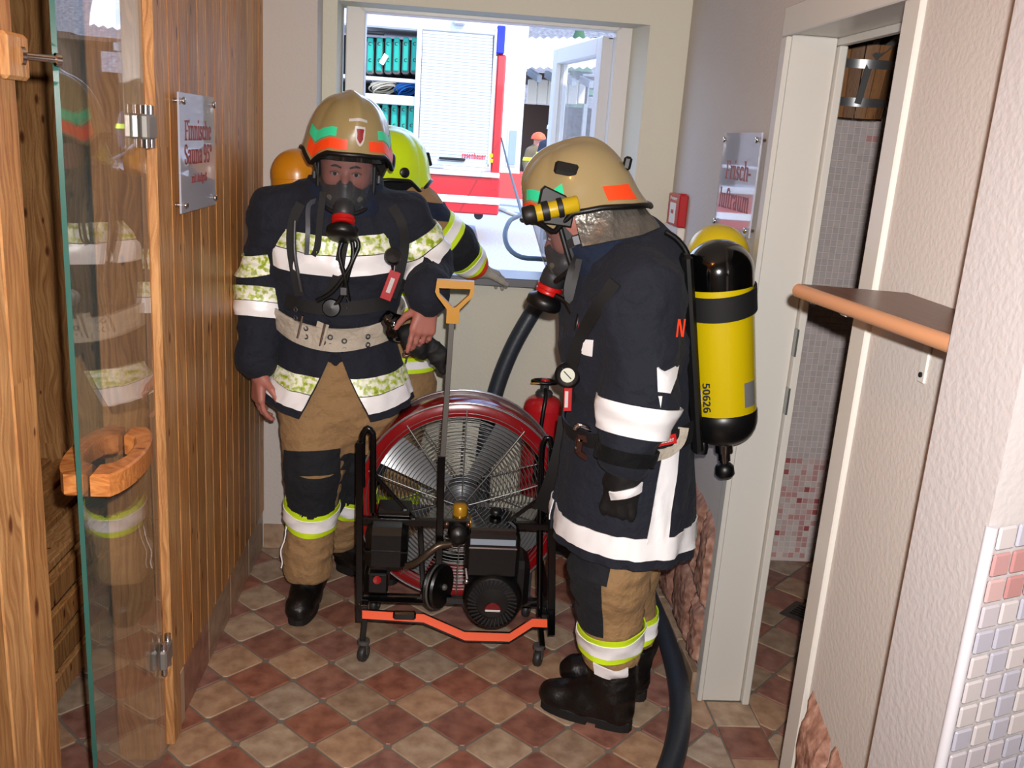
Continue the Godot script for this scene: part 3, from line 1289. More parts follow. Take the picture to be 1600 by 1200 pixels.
func text_on(parent: Node3D, called: String, text: String, width: float, height: float, at: Vector3, ba: Basis, m: Material, serif := true, bold := false) -> void:
	# lettering scaled to a width and height, its middle at a point, facing z of ba
	var t := lettering(text, 0.1, 0.002, serif, bold)
	var box := t.get_aabb()
	var o := obj(called, t, m, parent)
	var sx := width / maxf(box.size.x, 0.001)
	var sy := height / maxf(box.size.y, 0.001)
	var c := box.get_center()
	o.transform = Transform3D(ba * Basis.from_scale(Vector3(sx, sy, 0.4)), o.position + at - ba * (Vector3(c.x * sx, c.y * sy, 0.0)))

func sign_plate(label: String, x: float, z0: float, z1: float, y0: float, y1: float, facing: float, rows: Array) -> void:
	var s := thing("door_sign", label, "sign", Vector3(x, y0, (z0 + z1) * 0.5))
	var acr := mat("acrylic", Color(0.80, 0.81, 0.86), 0.03, 0.0, {"alpha": 0.55})
	obj("plate", bx(x - 0.0025, x + 0.0025, y0, y1, z0, z1).mesh(), acr, s, "clear acrylic plate")
	for zz in [z0 + 0.022, z1 - 0.022]:
		for yy in [y0 + 0.02, y1 - 0.02]:
			var mb := MB.new()
			mb.lathe([Vector2(0.0, -0.018), Vector2(0.006, -0.018), Vector2(0.006, 0.005), Vector2(0.009, 0.006), Vector2(0.009, 0.010), Vector2(0.007, 0.012), Vector2(0, 0.012)], Transform3D(at_basis(Vector3(facing, 0, 0)), Vector3(x, yy, zz)), 12)
			obj("standoff_screw", mb.mesh(), chrome(), s)
	var ink := mat("sign_ink", Color(0.52, 0.13, 0.13), 0.5)
	var ba := Basis(Vector3(0, 0, -facing), Vector3.UP, Vector3(facing, 0, 0))
	for r in rows:
		text_on(s, "lettering", r[0], r[1], r[2], Vector3(x + facing * 0.0035, r[3], r[4]), ba, ink)

func build_room_objects() -> void:
	ceiling_lamp()
	glass_door()
	# ---- signs on the two walls
	sign_plate("acrylic sign reading Finnische Sauna 95 degrees on the pine boards", WL + 0.02, -2.745, -2.405, 1.45, 1.745, 1.0, [["Finnische", 0.255, 0.052, 1.655, -2.575], ["Sauna 95°", 0.265, 0.05, 1.595, -2.575], ["mit Aufguß", 0.15, 0.03, 1.53, -2.575]])
	sign_plate("acrylic sign reading Frischluftraum on the white plaster wall", WR - 0.02, -2.965, -2.60, 1.46, 1.752, -1.0, [["Frisch-", 0.25, 0.058, 1.643, -2.775], ["luftraum", 0.30, 0.062, 1.557, -2.785]])
	call_point()
	extinguisher()
	hose_line()
	shelf()
	bucket()
	drain()

func ceiling_lamp() -> void:
	var at := Vector3(-0.35, CEIL, -1.25)
	var l := thing("ceiling_lamp", "small round warm ceiling lamp above the corridor", "lamp", at)
	var mb := MB.new()
	mb.lathe([Vector2(0.0, -0.012), Vector2(0.045, -0.012), Vector2(0.05, -0.010), Vector2(0.06, -0.008), Vector2(0.065, 0.0)], Transform3D(Basis(), at), 24)
	obj("housing", mb.mesh(), chrome(), l)
	var g := MB.new()
	g.lathe([Vector2(0.0, -0.016), Vector2(0.042, -0.016), Vector2(0.043, -0.013)], Transform3D(Basis(), at), 24)
	obj("lamp_glass", g.mesh(), mat("lamp_glow", Color(1, 0.85, 0.6), 0.5, 0.0, {"emit": Color(1.0, 0.72, 0.40), "energy": 3.0}), l, "glowing frosted glass")
	var o := OmniLight3D.new()
	o.name = "lamp_light"
	o.light_energy = 0.16
	o.light_color = Color(1.0, 0.66, 0.34)
	o.light_size = 0.04
	o.omni_range = 20.0
	o.omni_attenuation = 2.0
	o.shadow_enabled = true
	l.add_child(o)
	o.position = Vector3(0, -0.06, 0)

func glass_door() -> void:
	# frame posts
	var f := struct_node("trim_2", "pine door post carrying the glass door hinges", "door post")
	obj("post", bx(-0.82, WL + 0.008, 0.0, CEIL, -2.335, -2.262, 0.004).mesh(), pine(0), f)
	obj("post", bx(-0.82, WL - 0.012, 0.0, CEIL, -2.262, -2.195, 0.004).mesh(), pine(2), f)
	obj("beading", bx(-0.82, WL + 0.002, 0.0, 0.17, -2.39, -2.337, 0.003).mesh(), mat("pale_strip", Color(0.74, 0.62, 0.52), 0.6), f)
	# the leaf: stands a little open, its near edge swung into the corridor
	var h := Vector3(-0.702, 0, -2.205)
	var d := Vector3(0.075, 0, 1.0).normalized()
	var nrm := Vector3(d.z, 0, -d.x)
	var wd := 0.565
	var ba := Basis(d, Vector3.UP, -nrm)
	var g := thing("glass_door", "frameless clear glass sauna door with wooden bow handle", "door", h + d * wd * 0.5)
	var pane := MB.new()
	pane.box(h + d * wd * 0.5 + Vector3(0, 1.02, 0), Vector3(wd - 0.002, 2.0, 0.008), 0.0, ba)
	obj("pane", pane.mesh(), mat("door_glass", Color(0.80, 0.92, 0.88), 0.0, 0.0, {"alpha": 0.05, "spec": 0.75}), g, "clear glass pane")
	var ed := MB.new()
	ed.box(h + d * wd + Vector3(0, 1.02, 0), Vector3(0.002, 2.0, 0.009), 0.0, ba)
	obj("glass_edge", ed.mesh(), mat("green_edge", Color(0.16, 0.36, 0.33), 0.08, 0.0, {"coat": 1.0}), g, "green polished glass edge")
	# wooden bow handle on both faces of the glass
	var oak := mat("handle_wood", Color(1.0, 0.86, 0.72), 0.4, 0.0, {"tex": pine_texture(), "scale": Vector3(0.6, 5.0, 3.0)})
	var c := h + d * 0.375 + Vector3(0, 1.0, 0)
	var hn := obj("handle", bow(c, d, nrm, 1.0).mesh(), oak, g, "curved pine bow handle")
	for s in [-0.105, 0.085]:
		var sc := MB.new()
		sc.lathe([Vector2(0, 0), Vector2(0.006, 0), Vector2(0.006, 0.003), Vector2(0, 0.003)], Transform3D(at_basis(nrm), c + d * s + nrm * (0.052 - absf(s) * 0.1)), 10)
		obj("screw", sc.mesh(), mat("brass", Color(0.8, 0.66, 0.4), 0.3, 0.9), hn)
	obj("handle", bow(c, d, nrm, -1.0).mesh(), oak, g)
	# hinges
	for y in [1.66, 0.325]:
		var hg := MB.new()
		var hp := h + Vector3(0, y, 0) + d * 0.02 + nrm * 0.014
		hg.box(hp - d * 0.01, Vector3(0.075, 0.055, 0.020), 0.005, ba)
		var hi := obj("hinge", hg.mesh(), mat("satin_steel", Color(0.66, 0.65, 0.63), 0.38, 0.75), g)
		for k in [-0.035, 0.012]:
			var pn := MB.new()
			pn.lathe([Vector2(0, -0.048), Vector2(0.008, -0.046), Vector2(0.008, 0.046), Vector2(0, 0.048)], Transform3D(Basis(), hp + d * k), 12)
			obj("pin", pn.mesh(), chrome(), hi)
		var ip := MB.new()
		ip.box(h + Vector3(0, y, 0) + d * 0.025 - nrm * 0.012, Vector3(0.05, 0.055, 0.012), 0.004, ba)
		obj("hinge_plate", ip.mesh(), mat("satin_steel"), g)
	# magnet stop on the near boards
	var k := thing("door_stop", "chrome rod door stop on a small wooden block", "door stop", Vector3(WL, 1.76, -1.56))
	obj("block", bx(WL, WL + 0.018, 1.725, 1.795, -1.60, -1.52, 0.006).mesh(), pine(0), k)
	var kb := MB.new()
	kb.lathe([Vector2(0, 0), Vector2(0.014, 0.0), Vector2(0.014, 0.006), Vector2(0.006, 0.008), Vector2(0.006, 0.05), Vector2(0.010, 0.052), Vector2(0.010, 0.060), Vector2(0, 0.062)], Transform3D(at_basis(Vector3(0.75, 0, -0.65)), Vector3(WL + 0.018, 1.762, -1.565)), 16)
	obj("rod", kb.mesh(), chrome(), k)

func bow(c: Vector3, d: Vector3, nrm: Vector3, side: float) -> MB:
	# bow of square section, feet on the glass, swelling out in the middle
	var outer := PackedVector2Array()
	var L := 0.15
	for i in 17:
		var u := -1.0 + i / 8.0
		outer.append(Vector2(u * L, 0.022 + 0.052 * sqrt(maxf(0.0, 1.0 - u * u * 0.86))))
	var poly := PackedVector2Array([Vector2(L, 0.006), Vector2(L * 0.62, 0.006), Vector2(L * 0.5, 0.030), Vector2(L * 0.25, 0.042), Vector2(-L * 0.25, 0.042), Vector2(-L * 0.5, 0.030), Vector2(-L * 0.62, 0.006), Vector2(-L, 0.006)])
	for p in outer:
		poly.append(p)
	var mb := MB.new()
	var n := nrm * side
	mb.prism(poly, Transform3D(Basis(d, n, Vector3.UP * (1.0 if d.cross(n).y > 0 else -1.0)), c + Vector3(0, -0.022 if d.cross(n).y > 0 else 0.022, 0)), 0.044, 0.004)
	return mb

func call_point() -> void:
	var near := PX(1074, 330, WR)
	var zn := near.z
	var xf := P(1060, 330, zn).x
	var zf := PX(1043, 328, xf).z
	var y1 := PX(1060, 304, xf).y
	var y0 := PX(1056, 355, xf).y
	var t := thing("fire_alarm_box", "red fire alarm call point on the plaster wall", "alarm", Vector3(WR, y0, (zn + zf) * 0.5))
	var red := mat("alarm_red", Color(0.66, 0.10, 0.12), 0.3, 0.0, {"spec": 0.5})
	obj("housing", bx(xf, WR, y0, y1, zf, zn, 0.004).mesh(), red, t)
	var h := y1 - y0
	var w := zn - zf
	obj("window_label", bx(xf - 0.002, xf + 0.002, y0 + h * 0.08, y0 + h * 0.72, zf + w * 0.24, zf + w * 0.72, 0.001).mesh(), mat("label_white", Color(0.85, 0.84, 0.82), 0.3), t, "white glass label")
	obj("push_mark", bx(xf - 0.003, xf, y0 + h * 0.38, y0 + h * 0.5, zf + w * 0.38, zf + w * 0.6, 0.0005).mesh(), red, t)
	text_on(t, "lettering", "Feuer", w * 0.6, h * 0.10, Vector3(xf - 0.001, y0 + h * 0.86, (zn + zf) * 0.5), Basis(Vector3(0, 0, 1), Vector3.UP, Vector3(-1, 0, 0)), mat("label_white"), false, true)
	obj("cap", bx((xf + WR) * 0.5 - 0.012, (xf + WR) * 0.5 + 0.012, y1, y1 + 0.004, zn - 0.05, zn - 0.015, 0.001).mesh(), red, t)
	var d := thing("cable_box", "white plastic cable box under the red alarm", "cable box", Vector3(WR, y0 - 0.05, zn - 0.06))
	obj("cover", bx(xf + 0.004, WR, y0 - 0.05, y0 - 0.001, zf - 0.05, zn + 0.003, 0.004).mesh(), mat("white_plastic", Color(0.84, 0.81, 0.78), 0.4), d)
	obj("seam", bx(xf + 0.003, WR, y0 - 0.046, y0 - 0.004, zn - 0.010, zn - 0.0085).mesh(), mat("grey_seam", Color(0.55, 0.53, 0.5), 0.6), d)

func extinguisher() -> void:
	var z := -3.56
	var top := P(850, 618, z)
	var bot := P(850, 768, z)
	var base := Vector3(top.x, bot.y, z)
	var t := thing("fire_extinguisher", "red fire extinguisher hung on the wall under the window", "extinguisher", base)
	var H := top.y - bot.y
	var r := 0.080
	var red := mat("extinguisher_red", Color(0.74, 0.11, 0.14), 0.22, 0.0, {"coat": 0.6})
	var mb := MB.new()
	var prof := [Vector2(0, 0), Vector2(r * 0.9, 0.0), Vector2(r, 0.012), Vector2(r, H - 0.05)]
	for i in 7:
		var a := PI / 2 * i / 6
		prof.append(Vector2(r * (0.32 + 0.68 * cos(a)), H - 0.05 + 0.05 * sin(a)))
	prof.append(Vector2(0.0, H))
	mb.lathe(prof, Transform3D(Basis(), base), 32)
	obj("cylinder", mb.mesh(), red, t)
	var blk := mat("black_plastic", Color(0.035, 0.035, 0.04), 0.4)
	var vv := MB.new()
	vv.lathe([Vector2(0.034, H - 0.004), Vector2(0.036, H + 0.012), Vector2(0.028, H + 0.022), Vector2(0.018, H + 0.026), Vector2(0.018, H + 0.05), Vector2(0, H + 0.05)], Transform3D(Basis(), base), 20)
	obj("valve", vv.mesh(), mat("grey_metal", Color(0.30, 0.30, 0.31), 0.4, 0.6), t)
	var hd := MB.new()
	var c := base + Vector3(0, H + 0.058, 0)
	hd.tube(ring_pts(c, Vector3(1, 0, 0) * 0.05, Vector3(0, 0, 1) * 0.028, 20), 0.008, 8, true)
	obj("carry_handle", hd.mesh(), blk, t)
	var sl := MB.new()
	sl.tube(ring_pts(c + Vector3(-0.038, -0.004, 0.022), Vector3(0.02, 0, 0), Vector3(0, 0.004, 0.01), 14), 0.0028, 6, true)
	obj("safety_ring", sl.mesh(), mat("ring_yellow", Color(0.85, 0.6, 0.08), 0.4), t)
	var bt := MB.new()
	bt.ball(c + Vector3(0, 0.004, 0.006), Vector3(0.02, 0.011, 0.016))
	obj("push_button", bt.mesh(), red, t)
	var hs := MB.new()
	hs.tube(curve([c + Vector3(0.0, -0.025, 0.03), c + Vector3(-0.002, -0.05, 0.075), c + Vector3(-0.01, -0.12, 0.094), c + Vector3(-0.02, -0.3, 0.092), c + Vector3(-0.024, -0.4, 0.09)]), 0.0085, 10)
	obj("hose", hs.mesh(), blk, t)
	obj("wall_bracket", bx(base.x - 0.03, base.x + 0.03, base.y + 0.05, base.y + 0.34, WB, z - r + 0.004, 0.003).mesh(), mat("grey_metal"), t)
	var lb := MB.new()
	var g := []
	for i in 13:
		var a := lerpf(-0.9, 0.9, i / 12.0)
		g.append([base + Vector3(sin(a) * (r + 0.001), 0.12, cos(a) * (r + 0.001)), base + Vector3(sin(a) * (r + 0.001), 0.27, cos(a) * (r + 0.001))])
	lb.sheet(g, 0.0006)
	obj("label", lb.mesh(), mat("ext_label", Color(0.76, 0.15, 0.17), 0.35), t)

func ring_pts(c: Vector3, a: Vector3, b: Vector3, k: int) -> PackedVector3Array:
	var r := PackedVector3Array()
	for i in k:
		var t := TAU * i / k
		r.append(c + a * cos(t) + b * sin(t))
	return r

func hose_line() -> void:
	var y := 0.037
	var pts := [P(905, 405, -4.6), P(890, 418, -4.05) + Vector3(0, 0.03, 0), Vector3(0.49, 1.205, -3.76), P(862, 448, -3.635), P(834, 485, -3.62), P(800, 545, -3.61), P(775, 610, -3.60), P(760, 680, -3.585), P(754, 750, -3.56), Vector3(0.20, 0.10, -3.56), Vector3(0.27, 0.042, -3.585), Vector3(0.45, y, -3.60), Vector3(0.62, y, -3.52), PY(985, 890, y), PY(1012, 925, y), PY(1036, 980, y), PY(1054, 1040, y), PY(1063, 1095, y), PY(1060, 1145, y), PY(1048, 1195, y), PY(1020, 1260, y)]
	var mb := MB.new()
	mb.tube(curve(pts, 0.03), 0.034, 16)
	var t := thing("suction_hose", "thick dark blue-grey hose running from the window along the stone cladding", "hose", Vector3(0.7, 0.0, -3.0))
	obj("line", mb.mesh(), mat("hose_rubber", Color(0.165, 0.19, 0.225), 0.42, 0.0, {"bump": noise_tex("clay_bump", 0.03, 4), "bs": 0.04, "scale": Vector3(4, 4, 4)}), t)

func shelf() -> void:
	var yt := 1.457
	var a := PY(1243, 443, yt)
	var b := Vector3(0.725, yt, -1.222)
	var c := Vector3(WR, yt, -1.222)
	var d := Vector3(WR, yt, PX(1420, 450, WR).z)
	var t := thing("wall_shelf", "beech-edged wooden shelf on the wall beside the pillar", "shelf", Vector3(WR, yt - 0.03, -1.45))
	var mb := MB.new()
	mb.prism(PackedVector2Array([Vector2(a.x + 0.01, -a.z), Vector2(b.x + 0.01, -b.z), Vector2(c.x, -c.z), Vector2(d.x, -d.z)]), Transform3D(Basis(Vector3(1, 0, 0), Vector3(0, 0, -1), Vector3(0, 1, 0)), Vector3(0, yt - 0.026, 0)), 0.026, 0.001)
	obj("board", mb.mesh(), mat("shelf_top", Color(0.50, 0.40, 0.34), 0.35, 0.0, {"tex": pine_texture(), "scale": Vector3(4.0, 4.0, 0.4)}), t)
	var e := MB.new()
	e.tube(PackedVector3Array([a + Vector3(0.008, -0.013, 0.0), b + Vector3(0.008, -0.013, 0.0)]), 0.0135, 12, false, true, 1.0)
	obj("front_edge", e.mesh(), mat("beech", Color(0.70, 0.50, 0.36), 0.35, 0.0, {"spec": 0.5}), t, "rounded beech edging")
	var br := PX(1449, 560, WR)
	obj("bracket", bx(WR - 0.006, WR, 1.31, yt - 0.026, br.z - 0.012, br.z + 0.012, 0.002).mesh(), mat("white_paint"), t)
	obj("bracket_arm", bx(WR - 0.17, WR, yt - 0.032, yt - 0.026, br.z - 0.012, br.z + 0.012, 0.001).mesh(), mat("white_paint"), t)
	var sc := MB.new()
	sc.lathe([Vector2(0, 0), Vector2(0.005, 0), Vector2(0.005, 0.003), Vector2(0, 0.003)], Transform3D(at_basis(Vector3(-1, 0, 0)), Vector3(WR - 0.006, 1.325, br.z)), 10)
	obj("screw", sc.mesh(), mat("dark_steel"), t)

func bucket() -> void:
	var z := -3.2
	var tp := P(1349, 70, z)
	var bt := P(1334, 182, z)
	var up := (tp - bt + Vector3(0, 0, 0.0)).normalized()
	up = (up + Vector3(0.0, 0.0, 0.10)).normalized()
	var L := tp.distance_to(bt)
	var ba := at_basis(up, Vector3(0, 0, 1))
	var t := thing("shower_bucket", "tilted wooden stave bucket hanging on a steel arm in the shower room", "bucket", bt)
	var n := 16
	var rb := 0.086
	var rt := 0.108
	for i in n:
		var a0 := TAU * (i + 0.03) / n
		var a1 := TAU * (i + 0.97) / n
		var g := []
		for a in [a0, (a0 + a1) * 0.5, a1]:
			g.append([bt + ba * Vector3(cos(a) * rb, 0, sin(a) * rb), bt + ba * Vector3(cos(a) * rt, L, sin(a) * rt)])
		var mb := MB.new()
		mb.sheet(g, 0.012)
		obj("stave", mb.mesh(), mat("stave_%d" % (i % 3), [Color(0.70, 0.68, 0.70), Color(0.60, 0.58, 0.58), Color(0.78, 0.75, 0.76)][i % 3], 0.6, 0.0, {"tex": pine_texture(), "scale": Vector3(5, 1.2, 5)}), t)
	var bm := MB.new()
	bm.lathe([Vector2(0, 0.012), Vector2(rb, 0.012), Vector2(rb, 0.024), Vector2(0, 0.024)], Transform3D(ba, bt), 20)
	obj("bottom", bm.mesh(), mat("stave_1"), t)
	for f in [0.22, 0.74]:
		var r := lerpf(rb, rt, f) + 0.008
		var hm := MB.new()
		hm.lathe([Vector2(r - 0.002, L * f - 0.014), Vector2(r, L * f - 0.014), Vector2(r + 0.002, L * f + 0.014), Vector2(r, L * f + 0.014)], Transform3D(ba, bt), 32)
		obj("hoop", hm.mesh(), mat("hoop_steel", Color(0.72, 0.73, 0.74), 0.3, 0.9), t)
	var arm := MB.new()
	var p0 := P(1340, 162, z + 0.12)
	var p1 := P(1366, 90, z + 0.13)
	arm.bar(p0, P(1377, 40, z + 0.12), 0.022, 0.005, 0.001, Vector3(0, 0, 1).cross(p1 - p0))
	arm.bar(p1, P(1432, 38, z + 0.12), 0.022, 0.005, 0.001, Vector3(0, 0, 1).cross(p1 - p0))
	obj("arm", arm.mesh(), mat("arm_steel", Color(0.55, 0.55, 0.55), 0.4, 0.85), t)
	obj("wall_plate", bx(1.50, 1.62, 2.05, 2.3, -3.6, -3.06, 0.003).mesh(), mat("arm_steel"), t)

func drain() -> void:
	var c := PY(1258, 960, 0.0)
	var t := thing("floor_drain", "square metal drain grate in the shower room floor", "drain", c)
	var ba := Basis(Vector3.UP, PI / 4)
	var mb := MB.new()
	mb.box(c + Vector3(0, 0.002, 0), Vector3(0.145, 0.006, 0.145), 0.002, ba)
	obj("plate", mb.mesh(), mat("drain_steel", Color(0.34, 0.32, 0.30), 0.4, 0.7), t)
	for i in 5:
		var s := MB.new()
		s.box(c + Vector3(0, 0.0055, 0) + ba * Vector3((i - 2) * 0.02, 0, 0), Vector3(0.008, 0.002, 0.09), 0.0, ba)
		obj("slot", s.mesh(), mat("slot_black", Color(0.02, 0.02, 0.02), 0.9), t)
# ---------------------------------------------------------------- the yard seen through the window
const TZ := -12.0

func tq(u: float, v: float, dz := 0.0) -> Vector3:
	return P(u, v, TZ) + Vector3(0, 0, dz)

func quad_box(u0: float, v0: float, u1: float, v1: float, z0: float, z1: float, b := 0.0, zz := TZ) -> MB:
	# upright block whose front face covers these pixels at depth zz
	var a := P(u0, (v0 + v1) * 0.5, zz)
	var c := P(u1, (v0 + v1) * 0.5, zz)
	var t := P((u0 + u1) * 0.5, v0, zz)
	var d := P((u0 + u1) * 0.5, v1, zz)
	return bx(a.x, c.x, d.y, t.y, zz + z0, zz + z1, b)

func build_outside() -> void:
	var g := bx(-60, 60, 0.05, 0.35, -90, -3.98)
	struct("floor_yard", g.mesh(), mat("asphalt", Color(0.62, 0.61, 0.61), 0.85, 0.0, {"tex": noise_tex("asphalt", 0.08, 5, 512, false, grad([[0.0, Color(0.78, 0.78, 0.78)], [0.5, Color(0.95, 0.95, 0.95)], [1.0, Color(1, 1, 1)]])), "scale": Vector3(0.6, 0.6, 0.6)}), "sunlit asphalt yard outside the window", "yard")
	fire_truck()
	feed_hose()
	# ---- house across the yard
	var zb := -22.0
	var hs := thing("white_house", "white house wall with red plinth beyond the fire engine", "house", P(805, 300, zb))
	var wh := mat("house_white", Color(0.84, 0.83, 0.81), 0.8)
	obj("wall", quad_box(700, -40, 822, 268, -1.7, 0.0, 0.0, zb).mesh(), wh, hs)
	obj("plinth", quad_box(700, 268, 822, 322, -1.7, 0.04, 0.0, zb).mesh(), mat("plinth_red", Color(0.74, 0.26, 0.24), 0.8), hs)
	var wn := obj("window", quad_box(792, 200, 808, 260, -0.1, 0.03, 0.0, zb).mesh(), mat("house_window", Color(0.75, 0.78, 0.78), 0.3), hs)
	obj("pane", quad_box(795, 204, 806, 257, -0.1, 0.05, 0.0, zb).mesh(), mat("house_pane", Color(0.55, 0.60, 0.62), 0.1), wn)
	# ---- shed with curved canopy
	var zs := -26.0
	var sh := thing("open_shed", "dark timber shed under a curved pale canopy", "shed", P(868, 300, zs))
	obj("back_wall", quad_box(822, 160, 1010, 320, -4.2, -4.0, 0.0, zs).mesh(), mat("shed_wood", Color(0.30, 0.22, 0.17), 0.8), sh)
	obj("side_wall", quad_box(985, 120, 1010, 320, -4.0, -0.4, 0.0, zs).mesh(), mat("shed_wood"), sh)
	obj("roof_slab", quad_box(790, 118, 1010, 124, -4.2, 0.0, 0.0, zs).mesh(), mat("shed_wood"), sh)
	for i in 6:
		var u0 := 824.0 + i * 16.0
		obj("fascia_panel", quad_box(u0, 124, u0 + 15.2, 163, -0.1, 0.0, 0.02, zs).mesh(), mat("fascia", Color(0.80, 0.77, 0.70), 0.7), sh)
	for i in 5:
		var b := MB.new()
		var u := 800.0 + i * 27.0
		b.bar(P(u, 108 + i * 4, zs + 0.2), P(u + 16, 120 + i * 3, zs + 1.6), 0.12, 0.18, 0.01)
		obj("beam", b.mesh(), mat("beam_grey", Color(0.55, 0.57, 0.58), 0.7), sh)
	var cg := []
	for i in 29:
		var row := PackedVector3Array()
		for j in 9:
			var a := j / 8.0
			var p := P(lerpf(788, 960, i / 28.0), lerpf(108, 62, sin(a * PI / 2.0)), zs + 1.8 - 3.0 * (1.0 - cos(a * PI / 2.0)))
			p += Vector3(0, 0.05 * sin(i * PI), 0) + Vector3(0, 0.06 * (i % 2), 0)
			row.append(p)
		cg.append(row)
	var cm := MB.new()
	cm.sheet(cg, 0.03)
	obj("canopy", cm.mesh(), mat("canopy_white", Color(0.92, 0.93, 0.95), 0.5), sh)
	obj("post", quad_box(908, 120, 914, 320, -0.2, 0.0, 0.0, zs).mesh(), mat("beam_grey"), sh)
	# ---- wooded hill
	var hg := []
	var n := FastNoiseLite.new()
	n.seed = 3
	n.frequency = 0.05
	for i in 61:
		var row := PackedVector3Array()
		for j in 13:
			var x := -60.0 + i * 2.4
			var z := -44.0 - j * 3.2
			row.append(Vector3(x, 0.3 + pow(j / 12.0, 0.75) * 15.0 + n.get_noise_2d(x * 4.0, z * 4.0) * 1.6 * j / 12.0, z))
		hg.append(row)
	var hm := MB.new()
	hm.sheet(hg, 0.0, false, false)
	struct("hillside", hm.mesh(), mat("wooded_hill", Color(0.9, 0.9, 0.9), 0.95, 0.0, {"tex": noise_tex("woods", 0.05, 5, 512, false, grad([[0.0, Color(0.30, 0.29, 0.30)], [0.5, Color(0.46, 0.44, 0.44)], [1.0, Color(0.62, 0.62, 0.58)]])), "scale": Vector3(0.12, 0.12, 0.12)}), "bare wooded hillside behind the shed", "hill")
	for i in 1:
		var u: float = [906.0, 850.0][i]
		var top := P(u, [42.0, 58.0][i], -42.0)
		var t := thing("spruce_tree", "green spruce tree rising behind the pale canopy", "tree", Vector3(top.x, 0.4, -42.0))
		var tm := MB.new()
		tm.tube(PackedVector3Array([Vector3(top.x, 0.35, -42), Vector3(top.x, top.y - 0.3, -42)]), [0.16, 0.04], 8)
		obj("trunk", tm.mesh(), mat("bark", Color(0.25, 0.18, 0.14), 0.9), t)
		for k in 5:
			var lm := MB.new()
			var y := top.y - 0.9 - k * 0.95
			var r: float = (0.5 + k * 0.25) * [1.0, 0.6][i]
			var prof := [Vector2(r, 0), Vector2(r * 0.5, 0.55), Vector2(0.02, 1.3)]
			lm.lathe(prof, Transform3D(Basis(Vector3.UP, k), Vector3(top.x, y, -42)), 9)
			obj("branch_tier", lm.mesh(), mat("needles", Color(0.22, 0.34, 0.22), 0.9), t)
	yard_people()

